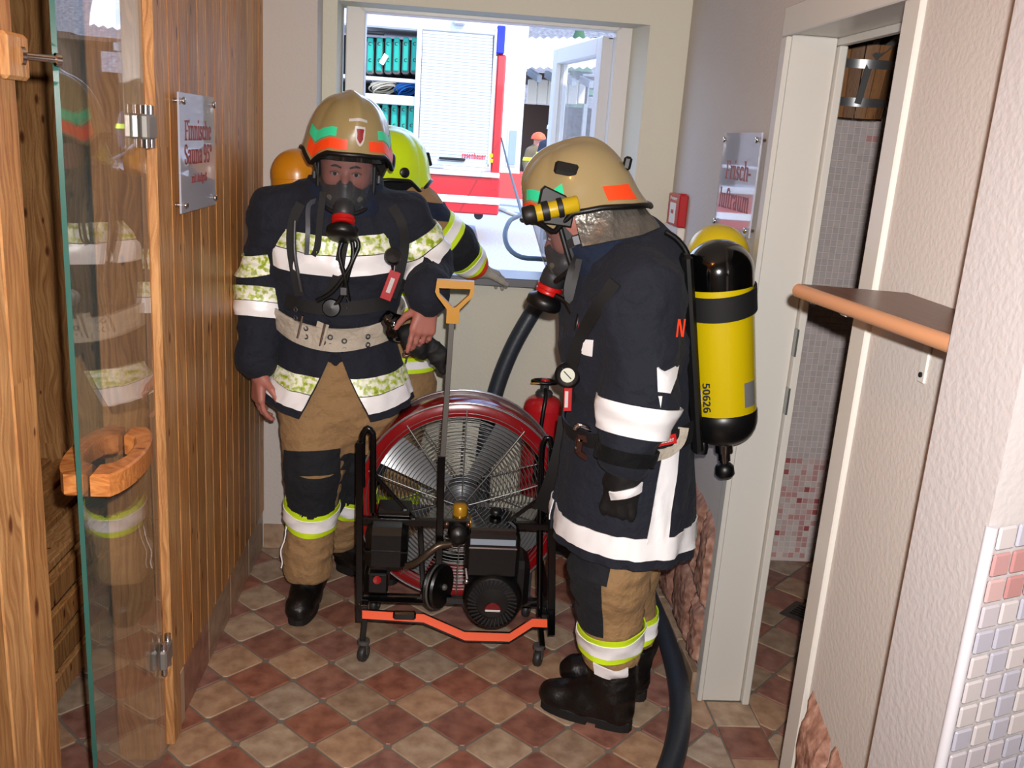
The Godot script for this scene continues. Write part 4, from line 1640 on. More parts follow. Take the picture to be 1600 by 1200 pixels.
func fire_truck() -> void:
	var t := thing("fire_truck", "red and white fire engine with one equipment locker open", "fire engine", tq(660, 330))
	var white := mat("truck_white", Color(0.80, 0.80, 0.80), 0.35)
	var red := mat("truck_red", Color(0.72, 0.07, 0.10), 0.25, 0.0, {"coat": 0.5})
	var alu := mat("truck_alu", Color(0.80, 0.80, 0.82), 0.45, 0.3)
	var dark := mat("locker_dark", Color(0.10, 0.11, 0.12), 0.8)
	var black := mat("truck_black", Color(0.04, 0.04, 0.045), 0.6)
	obj("roof_panel", quad_box(430, -14, 776, 44, -2.3, 0.02, 0.02).mesh(), white, t)
	obj("locker_floor", quad_box(430, 252, 656, 262, -0.9, 0.01, 0.01).mesh(), alu, t)
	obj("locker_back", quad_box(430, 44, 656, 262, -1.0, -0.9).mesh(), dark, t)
	obj("locker_side", quad_box(648, 44, 656, 262, -1.0, 0.03, 0.01).mesh(), white, t)
	obj("upper_shelf", quad_box(430, 116, 650, 122, -0.85, -0.02, 0.006).mesh(), alu, t)
	obj("rope_tray", quad_box(430, 143, 650, 158, -0.85, -0.01, 0.008).mesh(), alu, t)
	obj("lower_shelf", quad_box(430, 217, 650, 222, -0.85, -0.02, 0.006).mesh(), alu, t)
	obj("locker_light", quad_box(566, 48, 600, 53, -0.12, -0.02, 0.01).mesh(), black, t)
	# roller shutter: slats as ridges of one curtain
	var sm := MB.new()
	var v := 52.0
	while v < 252.0:
		sm.append(quad_box(657 + (150.0 - v) * 0.035, v, 767 + (150.0 - v) * 0.035, v + 4.85, -0.05, 0.02, 0.004))
		v += 5.0
	var sh := obj("roller_shutter", sm.mesh(), mat("shutter_alu", Color(0.70, 0.71, 0.73), 0.5, 0.1), t, "ribbed pale roller shutter")
	obj("bottom_rail", quad_box(653, 252, 764, 259, -0.05, 0.03, 0.006).mesh(), alu, sh)
	obj("pull_handle", quad_box(686, 246, 727, 250, 0.02, 0.07, 0.01).mesh(), black, sh)
	var tc := tq(740.5, 243.5, 0.024)
	text_on(sh, "lettering", "rosenbauer", tq(759, 243).x - tq(722, 243).x, 0.072, tc, Basis(), mat("print_red", Color(0.75, 0.05, 0.08), 0.5), false, true)
	obj("shutter_box", quad_box(660, 44, 773, 51, -0.05, 0.03, 0.01).mesh(), white, t)
	obj("shutter_back", quad_box(655, 50, 770, 260, -0.2, -0.06).mesh(), white, t)
	obj("corner_post", quad_box(767, 44, 771, 262, -0.2, 0.03, 0.006).mesh(), alu, t)
	obj("side_skirt", quad_box(430, 266, 781, 326, -2.3, 0.0, 0.02).mesh(), red, t)
	obj("white_line", quad_box(430, 298, 781, 309, -0.02, 0.012).mesh(), mat("line_white", Color(0.95, 0.95, 0.95), 0.4), t)
	obj("ledge", quad_box(430, 259, 781, 267, -0.2, 0.03, 0.008).mesh(), white, t)
	obj("rear_column", quad_box(771, 84.5, 785, 300, -2.3, 0.005, 0.02).mesh(), red, t)
	obj("warning_lamp", quad_box(776, 40, 789, 84, -0.4, 0.02, 0.012).mesh(), mat("blue_lens", Color(0.05, 0.14, 0.72), 0.35, 0.0), t, "blue warning lamp")
	obj("work_light", quad_box(708, 29, 727, 40, 0.0, 0.09, 0.02).mesh(), mat("lens_grey", Color(0.7, 0.72, 0.74), 0.15), t)
	for s in [[764, 240, 770, 246], [764, 248, 770, 254]]:
		obj("reflector", quad_box(s[0], s[1], s[2], s[3], 0.0, 0.03, 0.004).mesh(), mat("amber", Color(0.95, 0.75, 0.05), 0.2), t)
	for s in [470.0, 530.0]:
		var wm := MB.new()
		var c := tq(s, 320, -0.7)
		c.y = 0.80
		wm.lathe([Vector2(0, -0.14), Vector2(0.34, -0.14), Vector2(0.44, -0.10), Vector2(0.45, 0.0), Vector2(0.44, 0.10), Vector2(0.34, 0.14), Vector2(0, 0.14)], Transform3D(at_basis(Vector3(0, 0, 1)), c), 28)
		obj("wheel", wm.mesh(), black, t)
	var sp := MB.new()
	sp.bar(tq(702, 331, -0.3), tq(758, 318, -0.3), 0.06, 0.12, 0.01)
	sp.bar(tq(758, 318, -0.3), tq(748, 338, -0.3), 0.05, 0.1, 0.01)
	obj("tow_bar", sp.mesh(), black, t)
	var jw := MB.new()
	jw.lathe([Vector2(0, -0.04), Vector2(0.05, -0.04), Vector2(0.06, 0), Vector2(0.05, 0.04), Vector2(0, 0.04)], Transform3D(at_basis(Vector3(0, 0, 1)), tq(748, 337, -0.1)), 16)
	obj("jockey_wheel", jw.mesh(), black, t)
	# folded hoses in teal carriers, standing in two rows
	var teal := mat("teal_strap", Color(0.05, 0.58, 0.50), 0.6)
	var canvas := mat("hose_canvas", Color(0.42, 0.40, 0.38), 0.8)
	var ink := mat("strap_ink", Color(0.02, 0.10, 0.09), 0.6)
	for row in [[57.0, 114.5, [577.0, 591.5, 605.5, 618.5, 633.0, 647.0]], [161.0, 216.5, [586.0, 600.5, 615.0, 629.5, 642.0]]]:
		for u in row[2]:
			var v0: float = row[0]
			var v1: float = row[1]
			var tagged: bool = u == 605.5
			var b := thing("folded_hose", "folded fire hose in a teal carrier with a white tag hanging on it" if tagged else "folded fire hose in a teal carrier on the %s locker shelf" % ("upper" if v0 < 100.0 else "lower"), "hose", tq(u, v1, -0.1), "folded hoses on the %s locker shelf" % ("upper" if v0 < 100.0 else "lower"))
			obj("hose_folds", quad_box(u - 6.2, v0 + 4, u + 6.2, v1, -0.8, -0.13, 0.02).mesh(), canvas, b)
			obj("carrier", quad_box(u - 4.6, v0, u + 4.6, v1 - 4, -0.14, -0.09, 0.012).mesh(), teal, b, "teal carrier strap")
			if tagged:
				var tg := MB.new()
				tg.box(tq(599, 92, -0.07), Vector3(0.06, 0.13, 0.004), 0.001, Basis(Vector3(0, 0, 1), -0.5))
				obj("tag", tg.mesh(), mat("line_white", Color(0.95, 0.95, 0.95), 0.4), b, "white paper tag")
			for k in 2:
				var c := tq(u, lerpf(v0, v1, 0.18 + 0.45 * k), -0.088)
				text_on(b, "lettering", "C", 0.036, 0.042, c, Basis(), ink, false, true)
	# coiled ropes on the tray
	for s in [[597.0, 135.0, 0.165, Color(0.88, 0.84, 0.74), "white"], [633.0, 136.0, 0.13, Color(0.12, 0.42, 0.72), "blue"]]:
		var c := tq(s[0], s[1], -0.25)
		c.y = tq(600, 143, 0.0).y
		var rp := thing("coiled_rope", "%s coiled rope lying on the locker tray" % s[4], "rope", c)
		var rng := RandomNumberGenerator.new()
		rng.seed = 5
		for k in 7:
			var m := MB.new()
			var r: float = s[2] * rng.randf_range(0.7, 1.0)
			m.tube(ring_pts(c + Vector3(rng.randf_range(-0.03, 0.03), 0.03 + 0.013 * k, rng.randf_range(-0.03, 0.03)), Vector3(r, rng.randf_range(-0.02, 0.05), 0), Vector3(0, 0.055 * rng.randf_range(0.3, 1.0), r), 20), 0.010, 6, true)
			obj("loop", m.mesh(), mat("rope_" + s[4], s[3], 0.8), rp)

func feed_hose() -> void:
	var t := thing("feed_hose", "thin dark hose looping from the fire engine to the window sill", "hose", P(800, 400, -4.4))
	var m := MB.new()
	m.tube(curve([tq(783, 216, 0.05), P(795, 262, -10.0), P(813, 325, -6.5), P(812, 336, -5.2), P(797, 345, -4.7), P(789, 366, -4.45), P(795, 388, -4.3), P(815, 402, -4.2), P(850, 405, -4.12), P(900, 412, -4.05), P(930, 424, -3.98)], 0.05), 0.0115, 10)
	obj("line", m.mesh(), mat("feed_rubber", Color(0.10, 0.17, 0.18), 0.5), t)
	var g := thing("yard_hose", "pale flat hose lying across the yard towards the window", "hose", P(770, 330, -11.0))
	var m2 := MB.new()
	m2.tube(curve([PY(745, 318, 0.5) + Vector3(0, -0.11, 0), PY(775, 325, 0.38), PY(800, 334, 0.38), PY(812, 338, 0.38)], 0.1), 0.045, 10, false, true, 0.7)
	obj("line", m2.mesh(), mat("pale_hose", Color(0.66, 0.60, 0.52), 0.7), g)

func yard_people() -> void:
	# two firefighters far behind, about a head and shoulders in view
	for s in [[868.0, 190.0, -17.0, "silver", "a blue jacket"], [842.0, 208.0, -19.0, "orange", "a yellow-striped jacket"]]:
		var top := P(s[0], s[1], s[2])
		var h := top.y - 0.35
		var b := Vector3(top.x, 0.35, top.z)
		var label := "distant person in a silver helmet and blue jacket in the yard" if s[3] == "silver" else "distant person in an orange cap and striped jacket in the yard"
		var t := thing("person", label, "person", b)
		var sc := h / 1.85
		var sd := Sdf.new()
		sd.bone(b + Vector3(0, 1.55, 0) * sc, b + Vector3(0, 1.70, 0.01) * sc, 0.085, 0.095, 0.03)
		sd.bone(b + Vector3(0, 1.0, 0) * sc, b + Vector3(0, 1.55, 0) * sc, 0.13, 0.07, 0.05)
		for x in [-0.1, 0.1]:
			sd.bone(b + Vector3(x, 0.95, 0) * sc, b + Vector3(x, 0.1, 0) * sc, 0.08, 0.05, 0.04)
		var bm := MB.new()
		sd.build(0.024, bm)
		obj("body", bm.mesh(), mat("skin", Color(0.72, 0.48, 0.40), 0.55), t)
		var jk := Sdf.new()
		jk.bone(b + Vector3(0, 0.95, 0) * sc, b + Vector3(0, 1.36, 0) * sc, 0.19, 0.20, 0.05, 0.7)
		for x in [-1.0, 1.0]:
			jk.bone(b + Vector3(x * 0.2, 1.4, 0) * sc, b + Vector3(x * 0.27, 1.12, 0.03) * sc, 0.085, 0.07, 0.05)
			jk.bone(b + Vector3(x * 0.27, 1.12, 0.03) * sc, b + Vector3(x * 0.24, 0.88, 0.12) * sc, 0.07, 0.055, 0.03)
		var jm := MB.new()
		jk.build(0.024, jm)
		obj("jacket", jm.mesh(), mat("yard_jacket_" + s[3], Color(0.10, 0.13, 0.20) if s[3] == "silver" else Color(0.42, 0.36, 0.26), 0.8), t)
		var st := MB.new()
		jk.patch(st, b + Vector3(0, 0.95, 0) * sc, b + Vector3(0, 1.36, 0) * sc, Vector3(0, 0, 1), 0.55, 0.75, 0, 360, 0.01)
		obj("reflective_stripe", st.mesh(), stripe_yellow(), t)
		var tr := Sdf.new()
		for x in [-0.1, 0.1]:
			tr.bone(b + Vector3(x, 0.95, 0) * sc, b + Vector3(x * 1.1, 0.1, 0) * sc, 0.11, 0.09, 0.05)
		var tm := MB.new()
		tr.build(0.024, tm)
		obj("trousers", tm.mesh(), mat("yard_trousers", Color(0.12, 0.13, 0.16), 0.8), t)
		var hm := MB.new()
		hm.lathe([Vector2(0.15, 1.70 * sc), Vector2(0.145, 1.76 * sc), Vector2(0.11, 1.83 * sc), Vector2(0.05, 1.87 * sc), Vector2(0, 1.88 * sc)], Transform3D(Basis(), b), 18)
		obj("helmet", hm.mesh(), mat("helmet_silver", Color(0.82, 0.84, 0.88), 0.3, 0.4) if s[3] == "silver" else mat("cap_orange", Color(0.85, 0.32, 0.14), 0.6), t)
# ---------------------------------------------------------------- petrol-driven ventilation fan
func q(u: float, v: float, z := -2.72) -> Vector3:
	return P(u, v, z)

func build_fan() -> void:
	var t := thing("ventilation_fan", "large petrol-driven smoke fan in a black wheeled frame with yellow grip", "fan", Vector3(0.09, 0.0, -2.85))
	var blk := mat("frame_black", Color(0.022, 0.022, 0.025), 0.22, 0.0, {"spec": 0.5})
	var matte := mat("engine_black", Color(0.03, 0.03, 0.032), 0.38, 0.0, {"bump": noise_tex("clay_bump", 0.03, 4), "bs": 0.02, "scale": Vector3(9, 9, 9)})
	var steel := mat("wire_steel", Color(0.55, 0.55, 0.54), 0.35, 0.85)
	var red := mat("drum_red", Color(0.50, 0.03, 0.06), 0.22, 0.0, {"coat": 0.6})
	# ---- drum
	var zf := -2.925
	var c := P(721, 785, zf)
	var R := 0.352
	var fx := Transform3D(at_basis(Vector3(0, 0, 1)), c)
	var dm := MB.new()
	dm.lathe([Vector2(R - 0.045, -0.002), Vector2(R - 0.045, 0.004), Vector2(R - 0.004, 0.006), Vector2(R, 0.002), Vector2(R, -0.155), Vector2(R - 0.004, -0.16), Vector2(R - 0.045, -0.158), Vector2(R - 0.045, -0.150), Vector2(R - 0.008, -0.148), Vector2(R - 0.008, -0.004), Vector2(R - 0.045, -0.002)], fx, 72)
	obj("drum", dm.mesh(), red, t, "red sheet-metal fan drum")
	var rm := MB.new()
	for z in [0.004, -0.157]:
		rm.tube(ring_pts(c + Vector3(0, 0, z), Vector3(R + 0.001, 0, 0), Vector3(0, R + 0.001, 0), 72), 0.0045, 8, true)
	obj("rim_edging", rm.mesh(), mat("bright_rim", Color(0.78, 0.78, 0.80), 0.2, 0.9), t, "bright metal rim")
	# ---- grilles
	for s in [[0.006, "front_grille"], [-0.165, "rear_grille"]]:
		var gm := MB.new()
		var bulge: float = 0.03 if s[0] > 0.0 else -0.02
		var r := 0.026
		while r < R - 0.03:
			var b := bulge * (1.0 - pow(r / R, 2.0))
			gm.tube(ring_pts(c + Vector3(0, 0, s[0] + b), Vector3(r, 0, 0), Vector3(0, r, 0), 56), 0.0014, 5, true)
			r += 0.0128
		for i in 10:
			var a := TAU * i / 10.0 + 0.31
			var pts := PackedVector3Array()
			for j in 7:
				var rr := lerpf(0.024, R - 0.02, j / 6.0)
				pts.append(c + Vector3(cos(a) * rr, sin(a) * rr, s[0] + bulge * (1.0 - pow(rr / R, 2.0)) + 0.003 * signf(s[0])))
			gm.tube(pts, 0.0026, 6)
		obj(s[1], gm.mesh(), steel, t, "steel wire guard")
	# ---- rotor at rest
	var hub := MB.new()
	hub.lathe([Vector2(0, -0.03), Vector2(0.055, -0.03), Vector2(0.06, -0.02), Vector2(0.06, 0.03), Vector2(0.05, 0.045), Vector2(0, 0.05)], Transform3D(fx.basis, c + Vector3(0, 0, -0.08)), 28)
	var hn := obj("rotor_hub", hub.mesh(), mat("hub_grey", Color(0.34, 0.35, 0.37), 0.4, 0.6), t)
	for i in 4:
		var a := TAU * i / 4.0 + 1.02
		var g := []
		for j in 9:
			var f := j / 8.0
			var rr := lerpf(0.055, R - 0.022, f)
			var row := PackedVector3Array()
			for k in 6:
				var s := k / 5.0 - 0.5
				var w := lerpf(0.07, 0.125, f)
				var tw := lerpf(0.75, 0.38, f)
				var tang := s * w * cos(tw)
				var an := a + tang / rr
				row.append(c + Vector3(cos(an) * rr, sin(an) * rr, -0.08 + s * w * sin(tw) + 0.012 * (0.25 - s * s)))
			g.append(row)
		var bm := MB.new()
		bm.sheet(g, 0.003)
		obj("blade", bm.mesh(), mat("blade_alu", Color(0.62, 0.63, 0.64), 0.35, 0.6), hn)
	# ---- frame
	var fr := MB.new()
	fr.bar(q(562, 690), q(562, 968), 0.022, 0.03)
	obj("upright", fr.mesh(), blk, t)
	fr = MB.new()
	fr.tube(curve([q(583, 800), q(583, 690), q(580, 675), q(575, 669), q(569, 675), q(566, 690), q(566, 760)], 0.015), 0.0105, 10)
	obj("side_loop", fr.mesh(), blk, t)
	fr = MB.new()
	fr.bar(q(863, 700), q(861, 990), 0.024, 0.03)
	obj("upright", fr.mesh(), blk, t)
	fr = MB.new()
	fr.tube(curve([q(843, 965), q(844, 830), q(846, 720), q(850, 690), q(857, 684), q(862, 695), q(863, 760)], 0.015), 0.0095, 10)
	obj("side_loop", fr.mesh(), blk, t)
	fr = MB.new()
	fr.bar(q(556, 812), q(868, 823), 0.024, 0.024, 0.003, Vector3(0, 1, 0))
	obj("cross_bar", fr.mesh(), blk, t)
	for s in [[586, 742, 648, 812], [852, 772, 786, 821]]:
		fr = MB.new()
		fr.bar(q(s[0], s[1]), q(s[2], s[3]), 0.012, 0.012, 0.002)
		obj("brace", fr.mesh(), blk, t)
	# base rails: two long ones front to back, two across
	var yb := q(575, 945).y
	for x in [q(566, 945).x, q(858, 960).x]:
		obj("base_rail", bx(x - 0.013, x + 0.013, yb - 0.013, yb + 0.013, -3.08, -2.70, 0.003).mesh(), blk, t)
		var up := MB.new()
		up.bar(Vector3(x, yb, -3.06), Vector3(x, yb + 0.45, -3.06), 0.02, 0.02)
		obj("rear_upright", up.mesh(), blk, t)
	for z in [-2.74, -3.06]:
		obj("base_rail", bx(q(560, 940).x, q(862, 950).x, yb + 0.005, yb + 0.03, z - 0.012, z + 0.012, 0.003).mesh(), blk, t)
	for s in [[657, 818, 662, 935], [690, 818, 686, 905]]:
		fr = MB.new()
		fr.bar(q(s[0], s[1], -2.78), q(s[2], s[3], -2.78), 0.016, 0.02)
		obj("stay", fr.mesh(), blk, t)
	obj("deck_plate", bx(q(590, 815).x, q(858, 820).x, q(700, 818).y - 0.004, q(700, 818).y + 0.004, -2.86, -2.735, 0.002).mesh(), mat("gloss_black", Color(0.02, 0.022, 0.03), 0.06, 0.0, {"coat": 1.0}), t)
	# ---- legs and castors
	for s in [[571, 960, 566, 1006, 568, 1016], [844, 972, 848, 1012, 841, 1026]]:
		var zz := -2.715
		var wr := 0.029
		var wc := Vector3(P(s[4], s[5], zz).x, wr, zz)
		var leg := MB.new()
		leg.bar(q(s[0], s[1], zz), Vector3(q(s[2], s[3], zz).x, 0.062, zz), 0.018, 0.022)
		obj("leg", leg.mesh(), blk, t)
		castor(t, wc, wr)
	for x in [q(566, 945).x + 0.02, q(858, 960).x - 0.04]:
		var leg := MB.new()
		leg.bar(Vector3(x, yb, -3.04), Vector3(x, 0.06, -3.04), 0.018, 0.022)
		obj("leg", leg.mesh(), mat("leg_grey", Color(0.25, 0.27, 0.30), 0.3, 0.6), t)
		castor(t, Vector3(x, 0.029, -3.04), 0.029)
	# ---- pull handle
	var hz := -2.70
	fr = MB.new()
	fr.bar(q(690, 712, hz), q(686, 880, hz), 0.022, 0.022, 0.002)
	obj("handle_sleeve", fr.mesh(), blk, t)
	fr = MB.new()
	fr.bar(q(706, 500, hz), q(691, 730, hz), 0.0165, 0.010, 0.001)
	obj("handle_bar", fr.mesh(), mat("worn_steel", Color(0.30, 0.28, 0.265), 0.55, 0.25), t, "bare steel telescopic bar")
	var gr := MB.new()
	var yel := mat("grip_yellow", Color(0.74, 0.52, 0.04), 0.4)
	var plane := func(u: float, v: float) -> Vector2:
		var p := q(u, v, hz)
		return Vector2(p.x, p.y)
	var outer := PackedVector2Array([plane.call(683, 436), plane.call(741, 439), plane.call(741, 455), plane.call(738, 463), plane.call(718, 483), plane.call(717, 505), plane.call(697, 504), plane.call(698, 482), plane.call(683, 462), plane.call(680, 455)])
	var inner := PackedVector2Array([plane.call(686, 449), plane.call(735, 451), plane.call(733, 460), plane.call(712, 479), plane.call(709, 480), plane.call(706, 478), plane.call(687, 459)])
	# a ring polygon cut open along one slit
	var slit := PackedVector2Array()
	if Geometry2D.is_polygon_clockwise(outer):
		outer.reverse()
	if not Geometry2D.is_polygon_clockwise(inner):
		inner.reverse()
	var bi := 0
	var bo := 0
	var best := 1e9
	for i in outer.size():
		for j in inner.size():
			if outer[i].distance_to(inner[j]) < best:
				best = outer[i].distance_to(inner[j])
				bo = i
				bi = j
	for i in outer.size() + 1:
		slit.append(outer[(bo + i) % outer.size()])
	for i in inner.size() + 1:
		slit.append(inner[(bi + i) % inner.size()] + Vector2(0.00002, 0.00001))
	gr.prism(slit, Transform3D(Basis(), Vector3(0, 0, hz - 0.013)), 0.026, 0.0)
	obj("grip", gr.mesh(), yel, t, "yellow plastic D-grip")
	# ---- engine
	var zt := -2.64
	var en := obj("engine_block", block(727, 838, 812, 905, zt - 0.17, zt, 0.012, zt).mesh(), matte, t, "black petrol engine")
	obj("tank_lid", block(733, 829, 810, 842, zt - 0.17, zt - 0.012, 0.006, zt).mesh(), mat("gloss_black"), en)
	obj("chrome_line", block(733, 856, 808, 858, zt - 0.01, zt + 0.001, 0.0, zt).mesh(), chrome(), en)
	obj("label", block(735, 843, 806, 852, zt - 0.01, zt + 0.001, 0.0, zt).mesh(), mat("pale_label", Color(0.60, 0.66, 0.72), 0.2, 0.3), en, "pale blue maker plate")
	obj("shroud", block(798, 885, 828, 960, zt - 0.16, zt - 0.02, 0.02, zt).mesh(), matte, en)
	var rc := P(769, 941, zt + 0.01)
	var rx := Transform3D(at_basis(Vector3(-0.08, 0.05, 1)), rc)
	var rm2 := MB.new()
	rm2.lathe([Vector2(0.094, -0.14), Vector2(0.094, -0.02), Vector2(0.086, 0.006), Vector2(0.08, 0.010), Vector2(0.078, 0.004), Vector2(0.03, 0.012), Vector2(0, 0.014)], rx, 40)
	var rs := obj("recoil_starter", rm2.mesh(), matte, en)
	for i in 34:
		var a := TAU * i / 34.0
		var fm := MB.new()
		fm.bar(rx * Vector3(cos(a) * 0.05, 0.011, sin(a) * 0.05), rx * Vector3(cos(a + 0.12) * 0.079, 0.010, sin(a + 0.12) * 0.079), 0.004, 0.006, 0.001, rx.basis.y)
		obj("fin", fm.mesh(), mat("fin_grey", Color(0.09, 0.09, 0.095), 0.35), rs)
	var lg := MB.new()
	var half := PackedVector2Array()
	for i in 13:
		half.append(Vector2(cos(PI * i / 12.0), sin(PI * i / 12.0)) * 0.026)
	lg.prism(half, Transform3D(Basis(Vector3(1, 0, 0), Vector3(0, 1, 0), Vector3(0, 0, 1)), rc + Vector3(0.002, -0.020, 0.014)), 0.004, 0.001)
	obj("badge", lg.mesh(), mat("badge_red", Color(0.40, 0.03, 0.05), 0.3), rs, "dark red half-round badge")
	obj("badge_bar", bx(rc.x - 0.022, rc.x + 0.026, rc.y - 0.024, rc.y - 0.017, rc.z + 0.014, rc.z + 0.019, 0.001).mesh(), mat("badge_white", Color(0.75, 0.72, 0.72), 0.4), rs)
	var pg := MB.new()
	pg.bar(P(728, 887, zt), P(730, 905, zt), 0.008, 0.012, 0.002)
	pg.ball(P(729, 908, zt + 0.004), Vector3(0.009, 0.009, 0.009))
	obj("spark_plug", pg.mesh(), chrome(), en)
	# muffler and exhaust
	var mf := obj("muffler", block(570, 828, 636, 895, -2.80, -2.665, 0.02, -2.665).mesh(), matte, t, "black muffler box")
	obj("seam", block(569.5, 861, 636.5, 863, -2.80, -2.662, 0.0, -2.665).mesh(), blk, mf)
	obj("top_cover", block(588, 803, 642, 812, -2.80, -2.70, 0.006, -2.68).mesh(), blk, mf)
	obj("battery_box", block(574, 897, 606, 928, -2.82, -2.70, 0.006, -2.70).mesh(), matte, t)
	var cap := MB.new()
	cap.lathe([Vector2(0, 0), Vector2(0.013, 0), Vector2(0.013, 0.02), Vector2(0, 0.024)], Transform3D(at_basis(Vector3(0.2, 0.6, 1)), P(588, 907, -2.70)), 14)
	obj("red_cap", cap.mesh(), mat("cap_red", Color(0.55, 0.03, 0.05), 0.3), t)
	var ep := curve([P(636, 884, -2.67), P(648, 880, -2.66), P(660, 872, -2.655), P(672, 862, -2.655), P(686, 853, -2.66), P(704, 850, -2.67)], 0.004)
	var er := PackedFloat32Array()
	for i in ep.size():
		er.append(0.0125 if i % 2 == 0 else 0.0102)
	var em := MB.new()
	em.tube(ep, er, 12)
	obj("exhaust_hose", em.mesh(), mat("exhaust_bronze", Color(0.36, 0.31, 0.26), 0.35, 0.8), t, "ribbed metal exhaust hose")
	var kn := MB.new()
	kn.lathe([Vector2(0, -0.05), Vector2(0.030, -0.05), Vector2(0.030, 0.0), Vector2(0.024, 0.008), Vector2(0, 0.010)], Transform3D(at_basis(Vector3(0.1, 0.25, 1)), P(717, 836, -2.66)), 24)
	obj("air_filter", kn.mesh(), matte, t)
	var yc := MB.new()
	yc.lathe([Vector2(0, 0), Vector2(0.022, 0), Vector2(0.024, 0.004), Vector2(0.024, 0.052), Vector2(0.018, 0.06), Vector2(0, 0.062)], Transform3D(Basis(), P(718, 814, -2.79)), 22)
	obj("shaft_cover", yc.mesh(), mat("brass_yellow", Color(0.72, 0.52, 0.12), 0.3, 0.3), t, "yellow shaft cover")
	var fk := MB.new()
	fk.lathe([Vector2(0, 0), Vector2(0.006, 0), Vector2(0.006, 0.02), Vector2(0.019, 0.022), Vector2(0.020, 0.034), Vector2(0.016, 0.038), Vector2(0, 0.04)], Transform3D(Basis(), P(774, 812, -2.76)), 18)
	obj("fuel_cap", fk.mesh(), matte, t)
	# drive pulley seen at an angle
	var px := Transform3D(at_basis(Vector3(0.9, 0.05, 0.5)), P(684, 915, -2.72))
	var pm := MB.new()
	pm.lathe([Vector2(0, -0.02), Vector2(0.070, -0.02), Vector2(0.074, -0.012), Vector2(0.066, 0.0), Vector2(0.074, 0.012), Vector2(0.07, 0.02), Vector2(0.02, 0.022), Vector2(0, 0.022)], px, 32)
	var pu := obj("pulley_cover", pm.mesh(), matte, t)
	var pb := MB.new()
	pb.ball(px * Vector3(0, 0.024, 0), Vector3(0.011, 0.011, 0.011))
	obj("bolt", pb.mesh(), mat("worn_steel"), pu)
	var pr := MB.new()
	pr.tube(ring_pts(px * Vector3(0, 0.0, 0), px.basis.x * 0.074, px.basis.z * 0.074, 36), 0.004, 6, true)
	obj("pulley_rim", pr.mesh(), mat("worn_steel"), pu)
	for s in [[698, 819], [732, 820]]:
		var b := MB.new()
		b.ball(q(s[0], s[1], -2.705), Vector3(0.008, 0.008, 0.006))
		obj("bolt", b.mesh(), mat("copper_bolt", Color(0.6, 0.45, 0.38), 0.3, 0.8), t)
	# ---- reflective strip on its carrier
	var zs := -2.672
	var path := [[566, 960], [662, 966], [726, 994], [796, 996], [832, 973], [855, 974]]
	var g := []
	for p in path:
		g.append([P(p[0], p[1] + 6.2, zs), P(p[0], p[1], zs), P(p[0], p[1] - 6.2, zs)])
	var sm := MB.new()
	sm.sheet(g, 0.003)
	obj("reflective_strip", sm.mesh(), mat("strip_orange", Color(1.0, 0.40, 0.24), 0.35, 0.0, {"spec": 0.8}), t, "bright orange-red reflective strip")
	g = []
	for p in path:
		g.append([P(p[0], p[1] + 8, zs - 0.006), P(p[0], p[1], zs - 0.006), P(p[0], p[1] - 8, zs - 0.006)])
	sm = MB.new()
	sm.sheet(g, 0.007)
	obj("strip_carrier", sm.mesh(), blk, t)
	obj("foot_rest", block(614, 955, 650, 967, zs - 0.01, zs + 0.012, 0.006, zs).mesh(), blk, t)
	for s in [[568, 956], [852, 970]]:
		obj("strip_bracket", block(s[0] - 6, s[1] - 8, s[0] + 6, s[1] + 10, -2.72, zs - 0.01, 0.002, zs).mesh(), blk, t)
	# carrying strap
	var st := MB.new()
	strap(st, curve([P(886, 652, -2.63), P(880, 690, -2.625), P(870, 730, -2.63), P(858, 765, -2.65), P(845, 797, -2.69)]), Vector3(-0.25, 0.1, 1.0).normalized(), 0.052, 0.005)
	obj("carrying_strap", st.mesh(), mat("webbing_black", Color(0.03, 0.03, 0.034), 0.75), t, "broad black webbing strap")

func block(u0: float, v0: float, u1: float, v1: float, z0: float, z1: float, b: float, zz: float) -> MB:
	var a := P(u0, (v0 + v1) * 0.5, zz)
	var c := P(u1, (v0 + v1) * 0.5, zz)
	var t := P((u0 + u1) * 0.5, v0, zz)
	var d := P((u0 + u1) * 0.5, v1, zz)
	return bx(a.x, c.x, d.y, t.y, z0, z1, b)

func castor(t: Node3D, c: Vector3, r: float) -> void:
	var ax := Vector3(0.9, 0, 0.35).normalized()
	var m := MB.new()
	m.lathe([Vector2(r * 0.35, -0.012), Vector2(r * 0.85, -0.012), Vector2(r, -0.007), Vector2(r, 0.007), Vector2(r * 0.85, 0.012), Vector2(r * 0.35, 0.012), Vector2(r * 0.3, 0.008), Vector2(0, 0.008)], Transform3D(at_basis(ax), c), 24)
	var w := obj("castor", m.mesh(), mat("castor_rubber", Color(0.16, 0.16, 0.16), 0.5), t)
	var f := MB.new()
	for s in [-1.0, 1.0]:
		f.bar(c + ax * 0.015 * s, c + ax * 0.012 * s + Vector3(0, 0.04, 0), 0.016, 0.003, 0.0005, ax.cross(Vector3.UP))
	f.lathe([Vector2(0, 0.0), Vector2(0.02, 0.0), Vector2(0.02, 0.012), Vector2(0, 0.012)], Transform3D(Basis(), c + Vector3(0, 0.036, 0)), 16)
	obj("fork", f.mesh(), mat("worn_steel"), w)
# ---------------------------------------------------------------- people: shared pieces
func cloth(key: String, col: Color, rough := 0.85) -> StandardMaterial3D:
	return mat(key, col, rough, 0.0, {"bump": noise_tex("weave", 0.011, 6, 512, false, null, FastNoiseLite.TYPE_SIMPLEX_SMOOTH, 4.0, 15), "bs": 0.9, "scale": Vector3(3.1, 3.1, 3.1), "sheen": 0.25, "spec": 0.3})

func navy() -> StandardMaterial3D:
	return cloth("navy_cloth", Color(0.135, 0.145, 0.18))

